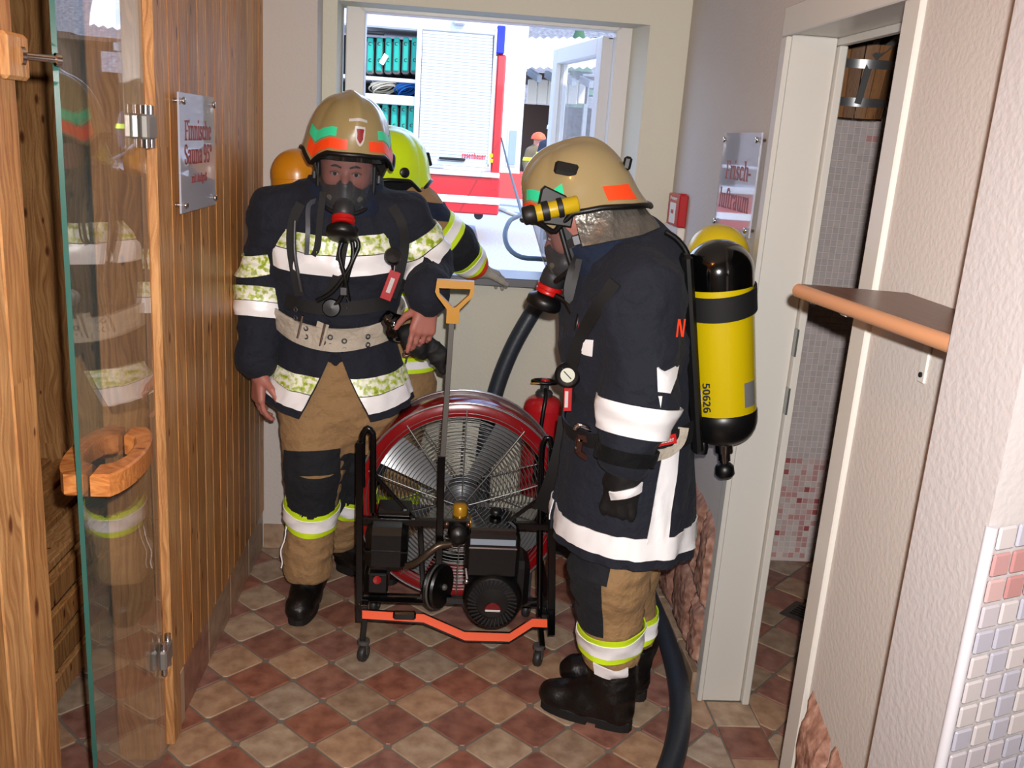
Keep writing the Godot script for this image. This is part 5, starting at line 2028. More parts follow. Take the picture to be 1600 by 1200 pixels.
func tan_cloth() -> StandardMaterial3D:
	return cloth("tan_cloth", Color(0.60, 0.475, 0.33))

func stripe_white() -> StandardMaterial3D:
	return mat("stripe_white", Color(0.99, 0.985, 0.99), 0.32, 0.0, {"spec": 1.0, "nrm": noise_tex("stripe_n", 0.02, 3, 256, true, null, FastNoiseLite.TYPE_SIMPLEX_SMOOTH, 2.0, 8), "ns": 0.25, "scale": Vector3(6, 6, 6)})

func stripe_yellow() -> StandardMaterial3D:
	return mat("stripe_yellow", Color(0.82, 0.95, 0.10), 0.5, 0.0, {"spec": 0.6})

func stripe_worn() -> StandardMaterial3D:
	# scuffed fluorescent yellow, the reflective layer left in patches
	return mat("stripe_worn", Color(1, 1, 1), 0.45, 0.0, {"tex": noise_tex("worn_y", 0.03, 5, 512, false, grad([[0.0, Color(0.44, 0.52, 0.04)], [0.34, Color(0.60, 0.70, 0.06)], [0.42, Color(0.76, 0.84, 0.22)], [0.50, Color(0.95, 0.97, 0.74)], [0.56, Color(0.99, 0.99, 0.96)], [1.0, Color(1, 1, 0.98)]]), FastNoiseLite.TYPE_SIMPLEX, 4.0, 33), "scale": Vector3(2.3, 2.3, 2.3), "spec": 0.8})

func wrinkles(sd: Sdf, amp: float, freq: float, seed_: int, stretch := Vector3(1, 1, 1)) -> void:
	sd.amp = amp
	var n := FastNoiseLite.new()
	n.seed = seed_
	n.frequency = freq
	n.noise_type = FastNoiseLite.TYPE_SIMPLEX_SMOOTH
	n.fractal_type = FastNoiseLite.FRACTAL_RIDGED
	n.fractal_octaves = 2
	n.fractal_gain = 0.35
	sd.noise = n
	sd.nscale = stretch

func hand(sd: Sdf, wrist: Vector3, dir: Vector3, palm: Vector3, thumb: Vector3, curl: Array, s := 1.0) -> void:
	var y := dir.normalized()
	var n := (palm - y * palm.dot(y)).normalized()
	var t := (thumb - y * thumb.dot(y) - n * thumb.dot(n)).normalized()
	var off := [0.031, 0.0105, -0.0105, -0.030]
	var lens := [0.074, 0.082, 0.076, 0.060]
	var rad := [0.0092, 0.0095, 0.0090, 0.0080]
	for i in 4:
		var k: Vector3 = wrist + y * (0.092 - absf(i - 1.2) * 0.004) * s + t * off[i] * s - n * 0.002 * s
		sd.bone(wrist + t * off[i] * 0.55 * s + y * 0.004, k, 0.0165 * s, 0.0125 * s, 0.012 * s)
		var a: float = curl[i]
		var p := k
		var d := y
		for j in 3:
			var an: float = a * [0.75, 1.0, 0.7][j]
			d = (d * cos(an) + n * sin(an)).normalized()
			n = (n - d * n.dot(d)).normalized()
			var q2: Vector3 = p + d * lens[i] * [0.46, 0.31, 0.23][j] * s
			sd.bone(p, q2, rad[i] * s * [1.0, 0.94, 0.86][j], rad[i] * s * [0.94, 0.86, 0.76][j], 0.004 * s)
			p = q2
		n = (palm - y * palm.dot(y)).normalized()
	var b := wrist + y * 0.022 * s + t * 0.026 * s + n * 0.006 * s
	var td: Vector3 = (y * 0.66 + t * 0.62 + n * float(curl[4])).normalized()
	var c := b + td * 0.045 * s
	sd.bone(wrist + y * 0.018 * s + t * 0.010 * s, b, 0.017 * s, 0.0165 * s, 0.012 * s)
	sd.bone(b, c, 0.0155 * s, 0.0115 * s, 0.008 * s)
	td = (td * 0.9 + y * 0.45 - t * 0.1 + n * float(curl[4]) * 0.6).normalized()
	var e := c + td * 0.03 * s
	sd.bone(c, e, 0.0112 * s, 0.0098 * s, 0.003 * s)
	sd.bone(e, e + (td + y * 0.3).normalized() * 0.023 * s, 0.0098 * s, 0.0078 * s, 0.003 * s)

func head_bones(sd: Sdf, xf: Transform3D) -> void:
	var L := func(x: float, y: float, z: float) -> Vector3: return xf * Vector3(x, y, z)
	var side := xf.basis.x
	sd.bone(L.call(0, 0.045, -0.045), L.call(0, 0.045, 0.01), 0.092, 0.088, 0.03, 0.92, side)
	sd.bone(L.call(0, 0.01, 0.02), L.call(0, -0.06, 0.035), 0.072, 0.052, 0.04, 1.0, side)
	sd.bone(L.call(0, -0.085, 0.055), L.call(0, -0.09, 0.062), 0.028, 0.024, 0.03)
	sd.bone(L.call(-0.04, 0.022, 0.072), L.call(0.04, 0.022, 0.072), 0.016, 0.016, 0.018)
	sd.bone(L.call(0, 0.008, 0.090), L.call(0, -0.026, 0.108), 0.009, 0.0125, 0.014)
	sd.bone(L.call(-0.012, -0.031, 0.098), L.call(0.012, -0.031, 0.098), 0.009, 0.009, 0.008)
	for s in [-1.0, 1.0]:
		sd.bone(L.call(0.042 * s, -0.022, 0.062), L.call(0.05 * s, -0.03, 0.03), 0.024, 0.022, 0.03)
		sd.bone(L.call(0.083 * s, 0.012, -0.015), L.call(0.083 * s, -0.025, -0.008), 0.014, 0.010, 0.008, 0.6, Vector3(0, 0, 1))
	sd.bone(L.call(-0.018, -0.057, 0.087), L.call(0.018, -0.057, 0.087), 0.0085, 0.0085, 0.01)
	sd.bone(L.call(-0.014, -0.068, 0.083), L.call(0.014, -0.068, 0.083), 0.009, 0.009, 0.01)

func eyes(parent: Node3D, xf: Transform3D) -> void:
	for s in [-1.0, 1.0]:
		var m := MB.new()
		m.ball(xf * Vector3(0.032 * s, 0.0, 0.0905), Vector3(0.0140, 0.0066, 0.0085), xf.basis)
		var e := obj("eye", m.mesh(), mat("eye_white", Color(0.75, 0.72, 0.70), 0.2), parent)
		var i := MB.new()
		i.ball(xf * Vector3(0.032 * s, 0.0005, 0.0972), Vector3(0.0062, 0.0062, 0.0030), xf.basis)
		obj("iris", i.mesh(), mat("iris", Color(0.08, 0.06, 0.05), 0.1), e)
		var b := MB.new()
		b.tube(curve([xf * Vector3(0.012 * s, 0.020, 0.099), xf * Vector3(0.032 * s, 0.025, 0.0965), xf * Vector3(0.052 * s, 0.018, 0.084)], 0.006), 0.0042, 6)
		var ld := MB.new()
		ld.tube(curve([xf * Vector3(0.018 * s, 0.003, 0.0945), xf * Vector3(0.032 * s, 0.0078, 0.0975), xf * Vector3(0.047 * s, 0.002, 0.090)], 0.004), 0.0032, 6)
		obj("eyelid", ld.mesh(), mat("lid_skin", Color(0.50, 0.29, 0.25), 0.6), e)
		obj("eyebrow", b.mesh(), mat("brow_hair", Color(0.14, 0.09, 0.06), 0.8), e)

func skin() -> StandardMaterial3D:
	return mat("skin_warm", Color(0.66, 0.42, 0.37), 0.5, 0.0, {"sss": 0.15})

# ---------------------------------------------------------------- helmet
const RIM := [[0.0, 0.006], [38.0, 0.0], [50.0, -0.018], [62.0, -0.046], [72.0, -0.030], [84.0, -0.012], [110.0, -0.020], [140.0, -0.040], [180.0, -0.058]]

func rim_y(phi: float) -> float:
	var d := absf(rad_to_deg(wrapf(phi, -PI, PI)))
	for i in RIM.size() - 1:
		if d <= RIM[i + 1][0]:
			return lerpf(RIM[i][1], RIM[i + 1][1], (d - RIM[i][0]) / (RIM[i + 1][0] - RIM[i][0]))
	return RIM[RIM.size() - 1][1]

func shell_point(phi: float, v: float, out := 0.0, size := 1.0) -> Vector3:
	# local point on the helmet: front +z, up +y
	var th := v * PI * 0.5
	var c := pow(cos(th), 0.74)
	var flare := 0.010 * pow(maxf(0.0, 1.0 - v * 5.0), 2.0) * (1.0 + 0.8 * maxf(0.0, -cos(phi)))
	var p := Vector3((0.130 * c + flare) * sin(phi), rim_y(phi) * pow(1.0 - v, 1.8) + 0.158 * sin(th), (0.153 * c + flare) * cos(phi))
	var n := Vector3(sin(phi) * cos(th), sin(th), cos(phi) * cos(th)).normalized()
	var crest := 0.011 * exp(-pow(p.x / 0.020, 2.0)) * smoothstep(0.18, 0.5, v) * (1.0 if p.z > -0.05 else smoothstep(-0.15, -0.05, p.z))
	return (p + n * (out + crest)) * size

func shell_sheet(xf: Transform3D, p0: float, p1: float, v0: float, v1: float, na: int, nv: int, out: float, thick: float, size := 1.0) -> MB:
	var g := []
	var whole := p1 - p0 > TAU - 0.001
	for i in (na if whole else na + 1):
		var row := PackedVector3Array()
		for j in nv + 1:
			row.append(xf * shell_point(lerpf(p0, p1, float(i) / na), lerpf(v0, v1, float(j) / nv), out, size))
		g.append(row)
	var mb := MB.new()
	var a: Vector3 = g[0][0]
	var d: Vector3 = (g[1][0] - a).cross(g[0][1] - a)
	if d.dot(a - xf * Vector3(0, 0.02, 0)) < 0.0:
		g.reverse()
	mb.sheet(g, thick, whole)
	return mb

func helmet(parent: Node3D, xf: Transform3D, shell: Material, chevrons: bool, label: String) -> MeshInstance3D:
	var sh := shell_sheet(xf, 0.0, TAU, 0.0, 0.992, 112, 22, 0.0, 0.004)
	var h := obj("helmet", sh.mesh(), shell, parent, label)
	obj("liner", shell_sheet(xf, 0.0, TAU, 0.0, 0.98, 48, 10, -0.012, 0.006).mesh(), mat("liner_black", Color(0.03, 0.03, 0.03), 0.8), h)
	var rim := PackedVector3Array()
	for i in 96:
		rim.append(xf * shell_point(TAU * i / 96.0, 0.0, 0.001))
	var rm := MB.new()
	rm.tube(rim, 0.0075, 10, true)
	obj("rim_trim", rm.mesh(), mat("rubber_black", Color(0.025, 0.025, 0.028), 0.4), h, "black rubber edge trim")
	if chevrons:
		var org := mat("tape_orange", Color(1.0, 0.28, 0.03), 0.4, 0.0, {"spec": 0.8})
		var grn := mat("tape_green", Color(0.18, 0.86, 0.62), 0.4, 0.0, {"spec": 0.8})
		for s in [-1.0, 1.0]:
			var d := func(a: float) -> float: return deg_to_rad(a) * s
			for b in [[14.0, 76.0, 0.055, 0.175, org], [30.0, 80.0, 0.20, 0.31, grn], [118.0, 152.0, 0.06, 0.19, org]]:
				var p0: float = d.call(b[0])
				var p1: float = d.call(b[1])
				obj("reflective_tape", shell_sheet(xf, minf(p0, p1), maxf(p0, p1), b[2], b[3], 32, 3, 0.0025, 0.0012).mesh(), b[4], h)
	return h

func visor_rest(h: Node3D, xf: Transform3D) -> void:
	# raised inner visor showing as a dark band below the front rim
	var g := []
	for i in 25:
		var a := deg_to_rad(lerpf(-62, 62, i / 24.0))
		g.append([xf * Vector3(sin(a) * 0.126, -0.016 - 0.01 * absf(sin(a)), cos(a) * 0.148), xf * Vector3(sin(a) * 0.127, 0.004, cos(a) * 0.150)])
	var m := MB.new()
	m.sheet(g, 0.003)
	obj("visor_edge", m.mesh(), mat("visor_smoke", Color(0.12, 0.12, 0.11), 0.1, 0.0, {"coat": 0.8}), h, "raised smoke-grey visor")

# ---------------------------------------------------------------- breathing mask
func face_mask(parent: Node3D, xf: Transform3D) -> MeshInstance3D:
	# rubber body: a shell round the face; window; inner cup; lung valve
	var W := func(a: float, y: float) -> Vector3:
		var k := 1.0 - 0.16 * pow(maxf(0.0, (-y - 0.045) / 0.075), 2.0)
		return Vector3(sin(a) * 0.088 * k, y, 0.028 + cos(a) * 0.104 * k)
	var g := []
	for i in 29:
		var a := deg_to_rad(lerpf(-76, 76, i / 28.0))
		var row := PackedVector3Array()
		for j in 11:
			var y := lerpf(-0.118 + 0.030 * pow(absf(a) / 1.33, 2.0), 0.052 - 0.020 * pow(absf(a) / 1.33, 3.0), j / 10.0)
			row.append(xf * (W.call(a, y) as Vector3))
		g.append(row)
	var border := PackedVector3Array()
	for i in 29:
		border.append(g[i][0])
	for j in range(1, 11):
		border.append(g[28][j])
	for i in range(27, -1, -1):
		border.append(g[i][10])
	for j in range(9, 0, -1):
		border.append(g[0][j])
	var rb := MB.new()
	rb.tube(border, 0.0075, 10, true)
	# skirt of the mask back to the cheeks
	var sg := []
	var ctr := xf * Vector3(0, -0.03, 0.0)
	for i in border.size():
		var p := border[i]
		sg.append([p, p.lerp(ctr, 0.12) - xf.basis.z * 0.025, p.lerp(ctr, 0.2) - xf.basis.z * 0.05])
	var sk := MB.new()
	sk.sheet(sg, 0.006, true)
	rb.append(sk)
	var mk := obj("mask", rb.mesh(), mat("mask_rubber", Color(0.045, 0.046, 0.05), 0.5), parent, "black rubber breathing mask")
	var pm := MB.new()
	pm.sheet(g, 0.0)
	obj("mask_window", pm.mesh(), mat("mask_glass", Color(0.30, 0.31, 0.33), 0.03, 0.0, {"alpha": 0.30}), mk, "clear face window")
	var cup := Sdf.new()
	var L := func(x: float, y: float, z: float) -> Vector3: return xf * Vector3(x, y, z)
	cup.bone(L.call(0, -0.036, 0.098), L.call(0, -0.078, 0.086), 0.024, 0.040, 0.02)
	cup.bone(L.call(-0.032, -0.074, 0.072), L.call(0.032, -0.074, 0.072), 0.034, 0.034, 0.03)
	var cm := MB.new()
	cup.build(0.006, cm)
	obj("inner_cup", cm.mesh(), mat("cup_grey", Color(0.16, 0.165, 0.175), 0.45), mk, "grey inner half mask")
	for s in [-1.0, 1.0]:
		var d := MB.new()
		d.lathe([Vector2(0, 0), Vector2(0.010, 0.0), Vector2(0.010, 0.004), Vector2(0, 0.005)], Transform3D(at_basis(xf.basis * Vector3(0.7 * s, -0.2, 0.7)), L.call(0.045 * s, -0.072, 0.103)), 12)
		obj("check_valve", d.mesh(), mat("valve_pale", Color(0.45, 0.46, 0.42), 0.4), mk)
		# harness strap to the back of the head
		var st := MB.new()
		strap(st, curve([g[28 if s > 0 else 0][5], L.call(0.10 * s, -0.015, 0.0), L.call(0.085 * s, 0.0, -0.06)]), xf.basis.x * s, 0.022, 0.003)
		obj("harness_strap", st.mesh(), mat("strap_grey", Color(0.09, 0.09, 0.10), 0.6), mk)
		var bk := MB.new()
		bk.box(L.call(0.099 * s, -0.02, 0.02), Vector3(0.012, 0.028, 0.022), 0.003, xf.basis)
		obj("buckle", bk.mesh(), mat("grey_metal"), mk)
	# connector and lung demand valve
	var ax := (xf.basis * Vector3(0, -0.80, 0.60)).normalized()
	var base: Vector3 = L.call(0, -0.108, 0.118)
	var tx := Transform3D(at_basis(ax, xf.basis.x), base)
	var c1 := MB.new()
	c1.lathe([Vector2(0, -0.03), Vector2(0.030, -0.03), Vector2(0.034, -0.01), Vector2(0.034, 0.018), Vector2(0.030, 0.022), Vector2(0, 0.022)], tx, 28)
	obj("connector", c1.mesh(), mat("cup_grey"), mk)
	var c2 := MB.new()
	c2.lathe([Vector2(0.028, 0.020), Vector2(0.036, 0.022), Vector2(0.036, 0.032), Vector2(0.033, 0.034), Vector2(0.036, 0.037), Vector2(0.035, 0.044), Vector2(0.028, 0.046)], tx, 28)
	obj("red_ring", c2.mesh(), mat("ring_red", Color(0.72, 0.08, 0.07), 0.35), mk, "red screw ring")
	var c3 := MB.new()
	c3.lathe([Vector2(0.026, 0.044), Vector2(0.032, 0.05), Vector2(0.047, 0.058), Vector2(0.049, 0.066), Vector2(0.049, 0.080), Vector2(0.042, 0.088), Vector2(0.018, 0.092), Vector2(0, 0.092)], tx, 32)
	obj("demand_valve", c3.mesh(), mat("rubber_black"), mk, "black lung demand valve")
	return mk

# ---------------------------------------------------------------- boots
func boot(parent: Node3D, heel: Vector3, toe: Vector3, top: Vector3, r: float) -> void:
	var d := toe - heel
	d.y = 0.0
	var len_ := d.length()
	d = d.normalized()
	var side := d.cross(Vector3.UP)
	var y0 := 0.0
	var b := Sdf.new()
	var at := func(f: float, y: float) -> Vector3: return heel + d * (len_ * f) + Vector3(0, y0 + y, 0)
	b.bone(at.call(0.17, 0.055), at.call(0.5, 0.055), 0.043, 0.046, 0.02, 1.0, side)
	b.bone(at.call(0.5, 0.052), at.call(0.83, 0.050), 0.047, 0.045, 0.02, 0.85, side)
	b.bone(at.call(0.80, 0.048), at.call(0.855, 0.044), 0.047, 0.043, 0.02, 0.95, side)
	b.bone(at.call(0.55, 0.075), at.call(0.28, 0.135), 0.043, 0.054, 0.04)
	b.bone(at.call(0.19, 0.07), at.call(0.22, 0.15), 0.042, 0.056, 0.03)
	b.bone(at.call(0.24, 0.13), top, 0.058, r, 0.03)
	b.cut_y = 0.022
	b.cut_top = top.y
	wrinkles(b, 0.004, 11.0, 5, Vector3(1, 1.8, 1))
	var m := MB.new()
	b.build(0.009, m)
	var o := obj("boot", m.mesh(), mat("boot_leather", Color(0.045, 0.04, 0.038), 0.42, 0.0, {"bump": noise_tex("clay_bump", 0.03, 4), "bs": 0.08, "scale": Vector3(6, 6, 6), "spec": 0.5}), parent, "black leather boot")
	var pl := PackedVector2Array()
	var w := 0.050
	for i in 24:
		var a := TAU * i / 24.0
		var x := cos(a)
		var z := sin(a)
		var f := 0.5 + 0.5 * x
		var ww := w * (0.86 + 0.14 * smoothstep(0.35, 0.7, f))
		pl.append(Vector2((0.02 + f * 0.965) * len_, signf(z) * pow(absf(z), 0.6) * ww))
	var s := MB.new()
	s.prism(pl, Transform3D(Basis(d, side, Vector3.UP), heel + Vector3(0, 0.012, 0)), 0.02, 0.003)
	for span in [[0.0, 0.36], [0.46, 1.0]]:
		for q2 in Geometry2D.intersect_polygons(pl, PackedVector2Array([Vector2(span[0] * len_, -0.2), Vector2(span[1] * len_, -0.2), Vector2(span[1] * len_, 0.2), Vector2(span[0] * len_, 0.2)])):
			s.prism(q2, Transform3D(Basis(d, side, Vector3.UP), heel), 0.013, 0.001)
	obj("sole", s.mesh(), mat("boot_sole", Color(0.05, 0.048, 0.046), 0.7), o)

# loose skirt of a jacket: an oval tube from the waist down, open in front by 'gap' (radians at the hem)
func skirt_grid(top: Vector3, bottom: Vector3, fwd: Vector3, a0: float, b0: float, a1: float, b1: float, gap: float, t0: float, t1: float, lift := 0.0, an0 := 0.0, an1 := 1.0, na := 64, nt := 10, drop := 0.0, slant := 0.0) -> Array:
	# a: half width across, b: half depth along fwd
	var side := Vector3.UP.cross(fwd).normalized()
	var g := []
	var n := FastNoiseLite.new()
	n.seed = 9
	n.frequency = 1.0
	for i in na + 1:
		var row := PackedVector3Array()
		for j in nt + 1:
			var t := lerpf(t0, t1, float(j) / nt)
			var f := lerpf(an0, an1, float(i) / na)
			var op := gap * t
			var an := op + f * (TAU - 2.0 * op) + slant * (t - t0)
			var c := top.lerp(bottom, t)
			var fold := n.get_noise_2d(an * 2.2, t * 1.2) * 0.022 * t
			var a := lerpf(a0, a1, t) + lift + fold
			var b := lerpf(b0, b1, t) + lift + fold
			row.append(c + fwd * cos(an) * b + side * sin(an) * a - Vector3(0, drop * t * maxf(0.0, cos(an)), 0))
		g.append(row)
	return g

func sheet_out(g: Array, centre: Vector3, thick: float) -> MB:
	# orient a grid so that its front looks away from the centre line
	var i := g.size() / 2
	var p: Vector3 = g[i][0]
	var d: Vector3 = (g[i + 1][0] - p).cross(g[i][1] - p)
	var away := p - centre
	away.y = 0.0
	if d.dot(away) < 0.0:
		g.reverse()
	var mb := MB.new()
	mb.sheet(g, thick)
	return mb

func air_cylinder(parent: Node3D, foot: Vector3, top: Vector3, r: float, paint: Material, cap: Material, cap_len: float) -> MeshInstance3D:
	var L := foot.distance_to(top)
	var xf := Transform3D(at_basis(top - foot, Vector3(0, 0, 1)), foot)
	var prof := [Vector2(0.018, 0.0)]
	for i in 9:
		var a := -PI / 2 + PI / 2 * i / 8
		prof.append(Vector2(0.03 + (r - 0.03) * cos(a), 0.075 + 0.075 * sin(a)))
	prof.append(Vector2(r, L - cap_len))
	var m := MB.new()
	m.lathe(prof, xf, 40)
	var o := obj("cylinder", m.mesh(), paint, parent)
	var pr := [Vector2(r, L - cap_len - 0.001), Vector2(r + 0.002, L - cap_len)]
	for i in 11:
		var a := PI / 2 * i / 10
		pr.append(Vector2((r + 0.002) * cos(a), L - 0.085 + 0.085 * sin(a)))
	var c := MB.new()
	c.lathe(pr, xf, 40)
	obj("cylinder_cap", c.mesh(), cap, o)
	return o
# ---------------------------------------------------------------- the three firefighters
func build_people() -> void:
	firefighter_facing()
	firefighter_profile()
	firefighter_behind()

func basis_facing(fwd: Vector3, pitch: float, roll := 0.0) -> Basis:
	# local +z looks along fwd, tipped down by pitch
	var f := fwd.normalized()
	var x := Vector3.UP.cross(f).normalized()
	var b := Basis(x, Vector3.UP, f)
	return b * Basis(Vector3(1, 0, 0), pitch) * Basis(Vector3(0, 0, 1), roll)

func piece(called: String, sd: Sdf, h: float, m: Material, parent: Node3D, label := "") -> MeshInstance3D:
	var mb := MB.new()
	sd.build(h, mb)
	return obj(called, mb.mesh(), m, parent, label)

func firefighter_facing() -> void:
	var base := Vector3(-0.40, 0.0, -3.1)
	var t := thing("person", "person in dark fire jacket and breathing mask facing forward with hanging hands", "person", base)
	var hb := basis_facing(Vector3(0.05, 0, 1), 0.13, -0.02)
	var helb := basis_facing(Vector3(0.30, 0, 1), 0.15, -0.03)
	var hx := Transform3D(hb, P(543, 264, -2.99))
	var SL := P(436, 335, -3.05)
	var SR := P(630, 345, -3.05)
	var EL := P(411, 452, -3.07)
	var WLp := P(402, 560, -3.02)
	var ER := P(668, 412, -3.08)
	var WRp := P(667, 452, -2.90)
	var W := P(529, 520, -3.07)
	var C := P(529, 400, -3.05)
	var N := P(537, 318, -3.03)
	var hipL := P(487, 610, -3.07)
	var hipR := P(583, 612, -3.12)
	var knL := P(491, 735, -3.02)
	var knR := P(560, 718, -3.16)
	var anL := P(481, 890, -3.06)
	var anR := P(529, 842, -3.31)
	# ---- body: head, neck, trunk, limbs and hands in one skin
	var body := MB.new()
	var core := Sdf.new()
	core.bone(W, C, 0.13, 0.15, 0.05, 0.7)
	core.bone(C, N, 0.13, 0.06, 0.05, 0.8)
	core.bone(SL, EL, 0.05, 0.042, 0.03)
	core.bone(EL, WLp, 0.042, 0.03, 0.03)
	core.bone(SR, ER, 0.05, 0.042, 0.03)
	core.bone(ER, WRp, 0.042, 0.03, 0.03)
	core.bone(W, P(535, 600, -3.08), 0.13, 0.13, 0.05, 0.75)
	core.bone(hipL, knL, 0.08, 0.055, 0.04)
	core.bone(knL, anL, 0.055, 0.04, 0.04)
	core.bone(hipR, knR, 0.08, 0.055, 0.04)
	core.bone(knR, anR, 0.055, 0.04, 0.04)
	core.build(0.022, body)
	var hd := Sdf.new()
	head_bones(hd, hx)
	hd.bone(hx * Vector3(0, -0.06, -0.03), N, 0.055, 0.06, 0.03)
	hd.build(0.006, body)
	var h1 := Sdf.new()
	hand(h1, P(405, 581, -3.02), P(404, 640, -3.0) - P(405, 581, -3.02), Vector3(0.85, 0, -0.5), Vector3(0.5, 0, 0.9), [0.35, 0.45, 0.5, 0.55, 0.35], 1.04)
	h1.bone(WLp, P(405, 583, -3.02), 0.031, 0.027, 0.02)
	h1.build(0.0042, body)
	var h2 := Sdf.new()
	hand(h2, P(669, 474, -2.885), P(655, 540, -2.87) - P(669, 474, -2.885), Vector3(-0.30, 0, -1.0), Vector3(-1, 0, 0.25), [0.10, 0.42, 0.55, 0.6, 0.35], 1.02)
	h2.bone(WRp, P(668, 478, -2.885), 0.032, 0.028, 0.02)
	h2.build(0.0042, body)
	obj("body", body.mesh(), skin(), t, "flushed skin of face and bare hands")
	eyes(t, hx)
	# ---- trousers
	var tr := Sdf.new()
	tr.bone(P(530, 545, -3.08), P(535, 620, -3.09), 0.175, 0.185, 0.05, 0.72)
	tr.bone(hipL, knL, 0.118, 0.092, 0.05)
	tr.bone(knL, anL, 0.090, 0.073, 0.04)
	tr.bone(P(481, 860, -3.05), P(481, 893, -3.06), 0.079, 0.077, 0.03)
	tr.bone(hipR, knR, 0.118, 0.090, 0.05)
	tr.bone(knR, anR, 0.090, 0.068, 0.04)
	tr.cut_y = P(481, 899, -3.06).y
	wrinkles(tr, 0.007, 5.5, 12, Vector3(1, 2.2, 1))
	var tn := piece("trousers", tr, 0.0105, tan_cloth(), t, "tan bunker trousers")
	var f1 := Vector3(0.05, 0, 1)
	var scal := func(an: float) -> float: return 0.05 * cos(an)
	for s in [[knL, anL, hipL, f1, 1.0], [knR, anR, hipR, Vector3(0.2, 0, 1), 0.9]]:
		var m := MB.new()
		tr.patch(m, s[2], s[0], s[3], 0.70, 1.0, -58, 58, 0.0045, null, 30, 10, 0.004, 0.2)
		tr.patch(m, s[0], s[1], s[3], -0.10, 0.30, -58, 58, 0.0045, func(an: float) -> float: return 0.05 * cos(an * 1.4), 30, 10, 0.004, 0.2)
		obj("knee_patch", m.mesh(), cloth("patch_grey", Color(0.10, 0.105, 0.12)), tn, "dark knee patch")
		m = MB.new()
		tr.patch(m, s[0], s[1], s[3], 0.27, 0.50, 0, 360, 0.005, scal, 64, 6, 0.004, 0.135)
		obj("stripe", m.mesh(), stripe_yellow(), tn, "fluorescent yellow stripe")
		m = MB.new()
		tr.patch(m, s[0], s[1], s[3], 0.325, 0.445, 0, 360, 0.0075, scal, 64, 6, 0.004, 0.135)
		obj("reflective_stripe", m.mesh(), stripe_white(), tn, "white reflective stripe")
	var seam := MB.new()
	tr.patch(seam, knL, anL, Vector3(-1, 0, 0.05), 0.5, 0.98, -9, 9, 0.004, null, 4, 20, 0.004, 0.2)
	obj("seam_stripe", seam.mesh(), stripe_white(), tn)
	# ---- boots
	boot(t, Vector3(-0.437, 0, -3.20), Vector3(-0.468, 0, -2.915), P(481, 880, -3.08), 0.070)
	boot(t, Vector3(-0.385, 0, -3.385), Vector3(-0.135, 0, -3.26), P(527, 840, -3.33), 0.064)
	# ---- jacket
	var jk := Sdf.new()
	jk.bone(W, C, 0.182, 0.208, 0.06, 0.70)
	jk.bone(C, P(532, 350, -3.04), 0.205, 0.170, 0.06, 0.66)
	jk.bone(SL, SR, 0.078, 0.078, 0.07)
	jk.bone(P(535, 335, -3.03), P(541, 300, -3.00), 0.115, 0.092, 0.05)
	jk.bone(SL, EL, 0.084, 0.073, 0.05)
	jk.bone(EL, WLp, 0.073, 0.060, 0.04)
	jk.bone(P(402, 545, -3.02), P(402, 566, -3.02), 0.064, 0.063, 0.02)
	jk.bone(SR, ER, 0.086, 0.074, 0.05)
	jk.bone(ER, WRp, 0.074, 0.060, 0.04)
	jk.bone(WRp, P(668, 464, -2.892), 0.062, 0.060, 0.02)
	jk.cut_y = -1.0
	wrinkles(jk, 0.010, 4.6, 31, Vector3(1, 1.7, 1))
	var tk := Sdf.new()
	tk.bone(W, C, 0.182, 0.208, 0.06, 0.70)
	tk.bone(C, P(532, 350, -3.04), 0.205, 0.170, 0.06, 0.66)
	wrinkles(tk, 0.010, 4.6, 31, Vector3(1, 1.7, 1))
	var ak := Sdf.new()
	ak.bone(SL, EL, 0.084, 0.073, 0.05)
	ak.bone(EL, WLp, 0.073, 0.060, 0.04)
	ak.bone(SR, ER, 0.086, 0.074, 0.05)
	ak.bone(ER, WRp, 0.074, 0.060, 0.04)
	wrinkles(ak, 0.010, 4.6, 31, Vector3(1, 1.7, 1))
	var jn := piece("jacket", jk, 0.0105, navy(), t, "dark navy fire jacket")
	# collar
	var cg := []
	for i in 41:
		var an := TAU * i / 40.0 + 0.25
		var ex := 0.4 * exp(-pow(wrapf(an, -PI, PI) / 0.5, 2.0))
		var cc := P(540, 305, -3.01)
		var row := PackedVector3Array()
		for j in 5:
			var f := j / 4.0
			row.append(cc + Vector3(sin(an) * (0.125 - 0.012 * f), -0.03 + f * 0.085 * (1.0 - ex * 0.8) - 0.03 * maxf(0.0, cos(an)), cos(an) * (0.112 - 0.012 * f)))
		cg.append(row)
	obj("collar", sheet_out(cg, P(540, 305, -3.01), 0.010).mesh(), cloth("collar_blue", Color(0.10, 0.13, 0.19)), jn)
	# skirt, open in front
	var fwd := Vector3(0.02, 0, 1).normalized()
	var top := P(531, 522, -3.07)
	var bot := Vector3(P(532, 600, -3.07).x, P(450, 612, -3.05).y, -3.07)
	obj("skirt", sheet_out(skirt_grid(top, bot, fwd, 0.182, 0.130, 0.245, 0.19, 0.50, 0.0, 1.0, 0.0, 0.0, 1.0, 72, 12, 0.055), top, 0.006).mesh(), navy(), jn)
	for s in [[0.44, 0.66, stripe_worn(), "worn yellow stripe"], [0.67, 0.89, stripe_white(), "white reflective stripe"]]:
		obj("skirt_stripe", sheet_out(skirt_grid(top, bot, fwd, 0.182, 0.130, 0.245, 0.19, 0.50, s[0], s[1], 0.0055, 0.002, 0.998, 72, 4, 0.055), top, 0.003).mesh(), s[2], jn, s[3])
	# chest and sleeve stripes
	var sag := func(an: float) -> float: return -0.07 * cos(an)
	var fr := Vector3(-0.03, 0, 1)
	var m2 := MB.new()
	tk.patch(m2, W, C, fr, 1.20, 1.42, -64, 62, 0.005, sag)
	obj("chest_stripe", m2.mesh(), stripe_worn(), jn, "worn yellow stripe")
	m2 = MB.new()
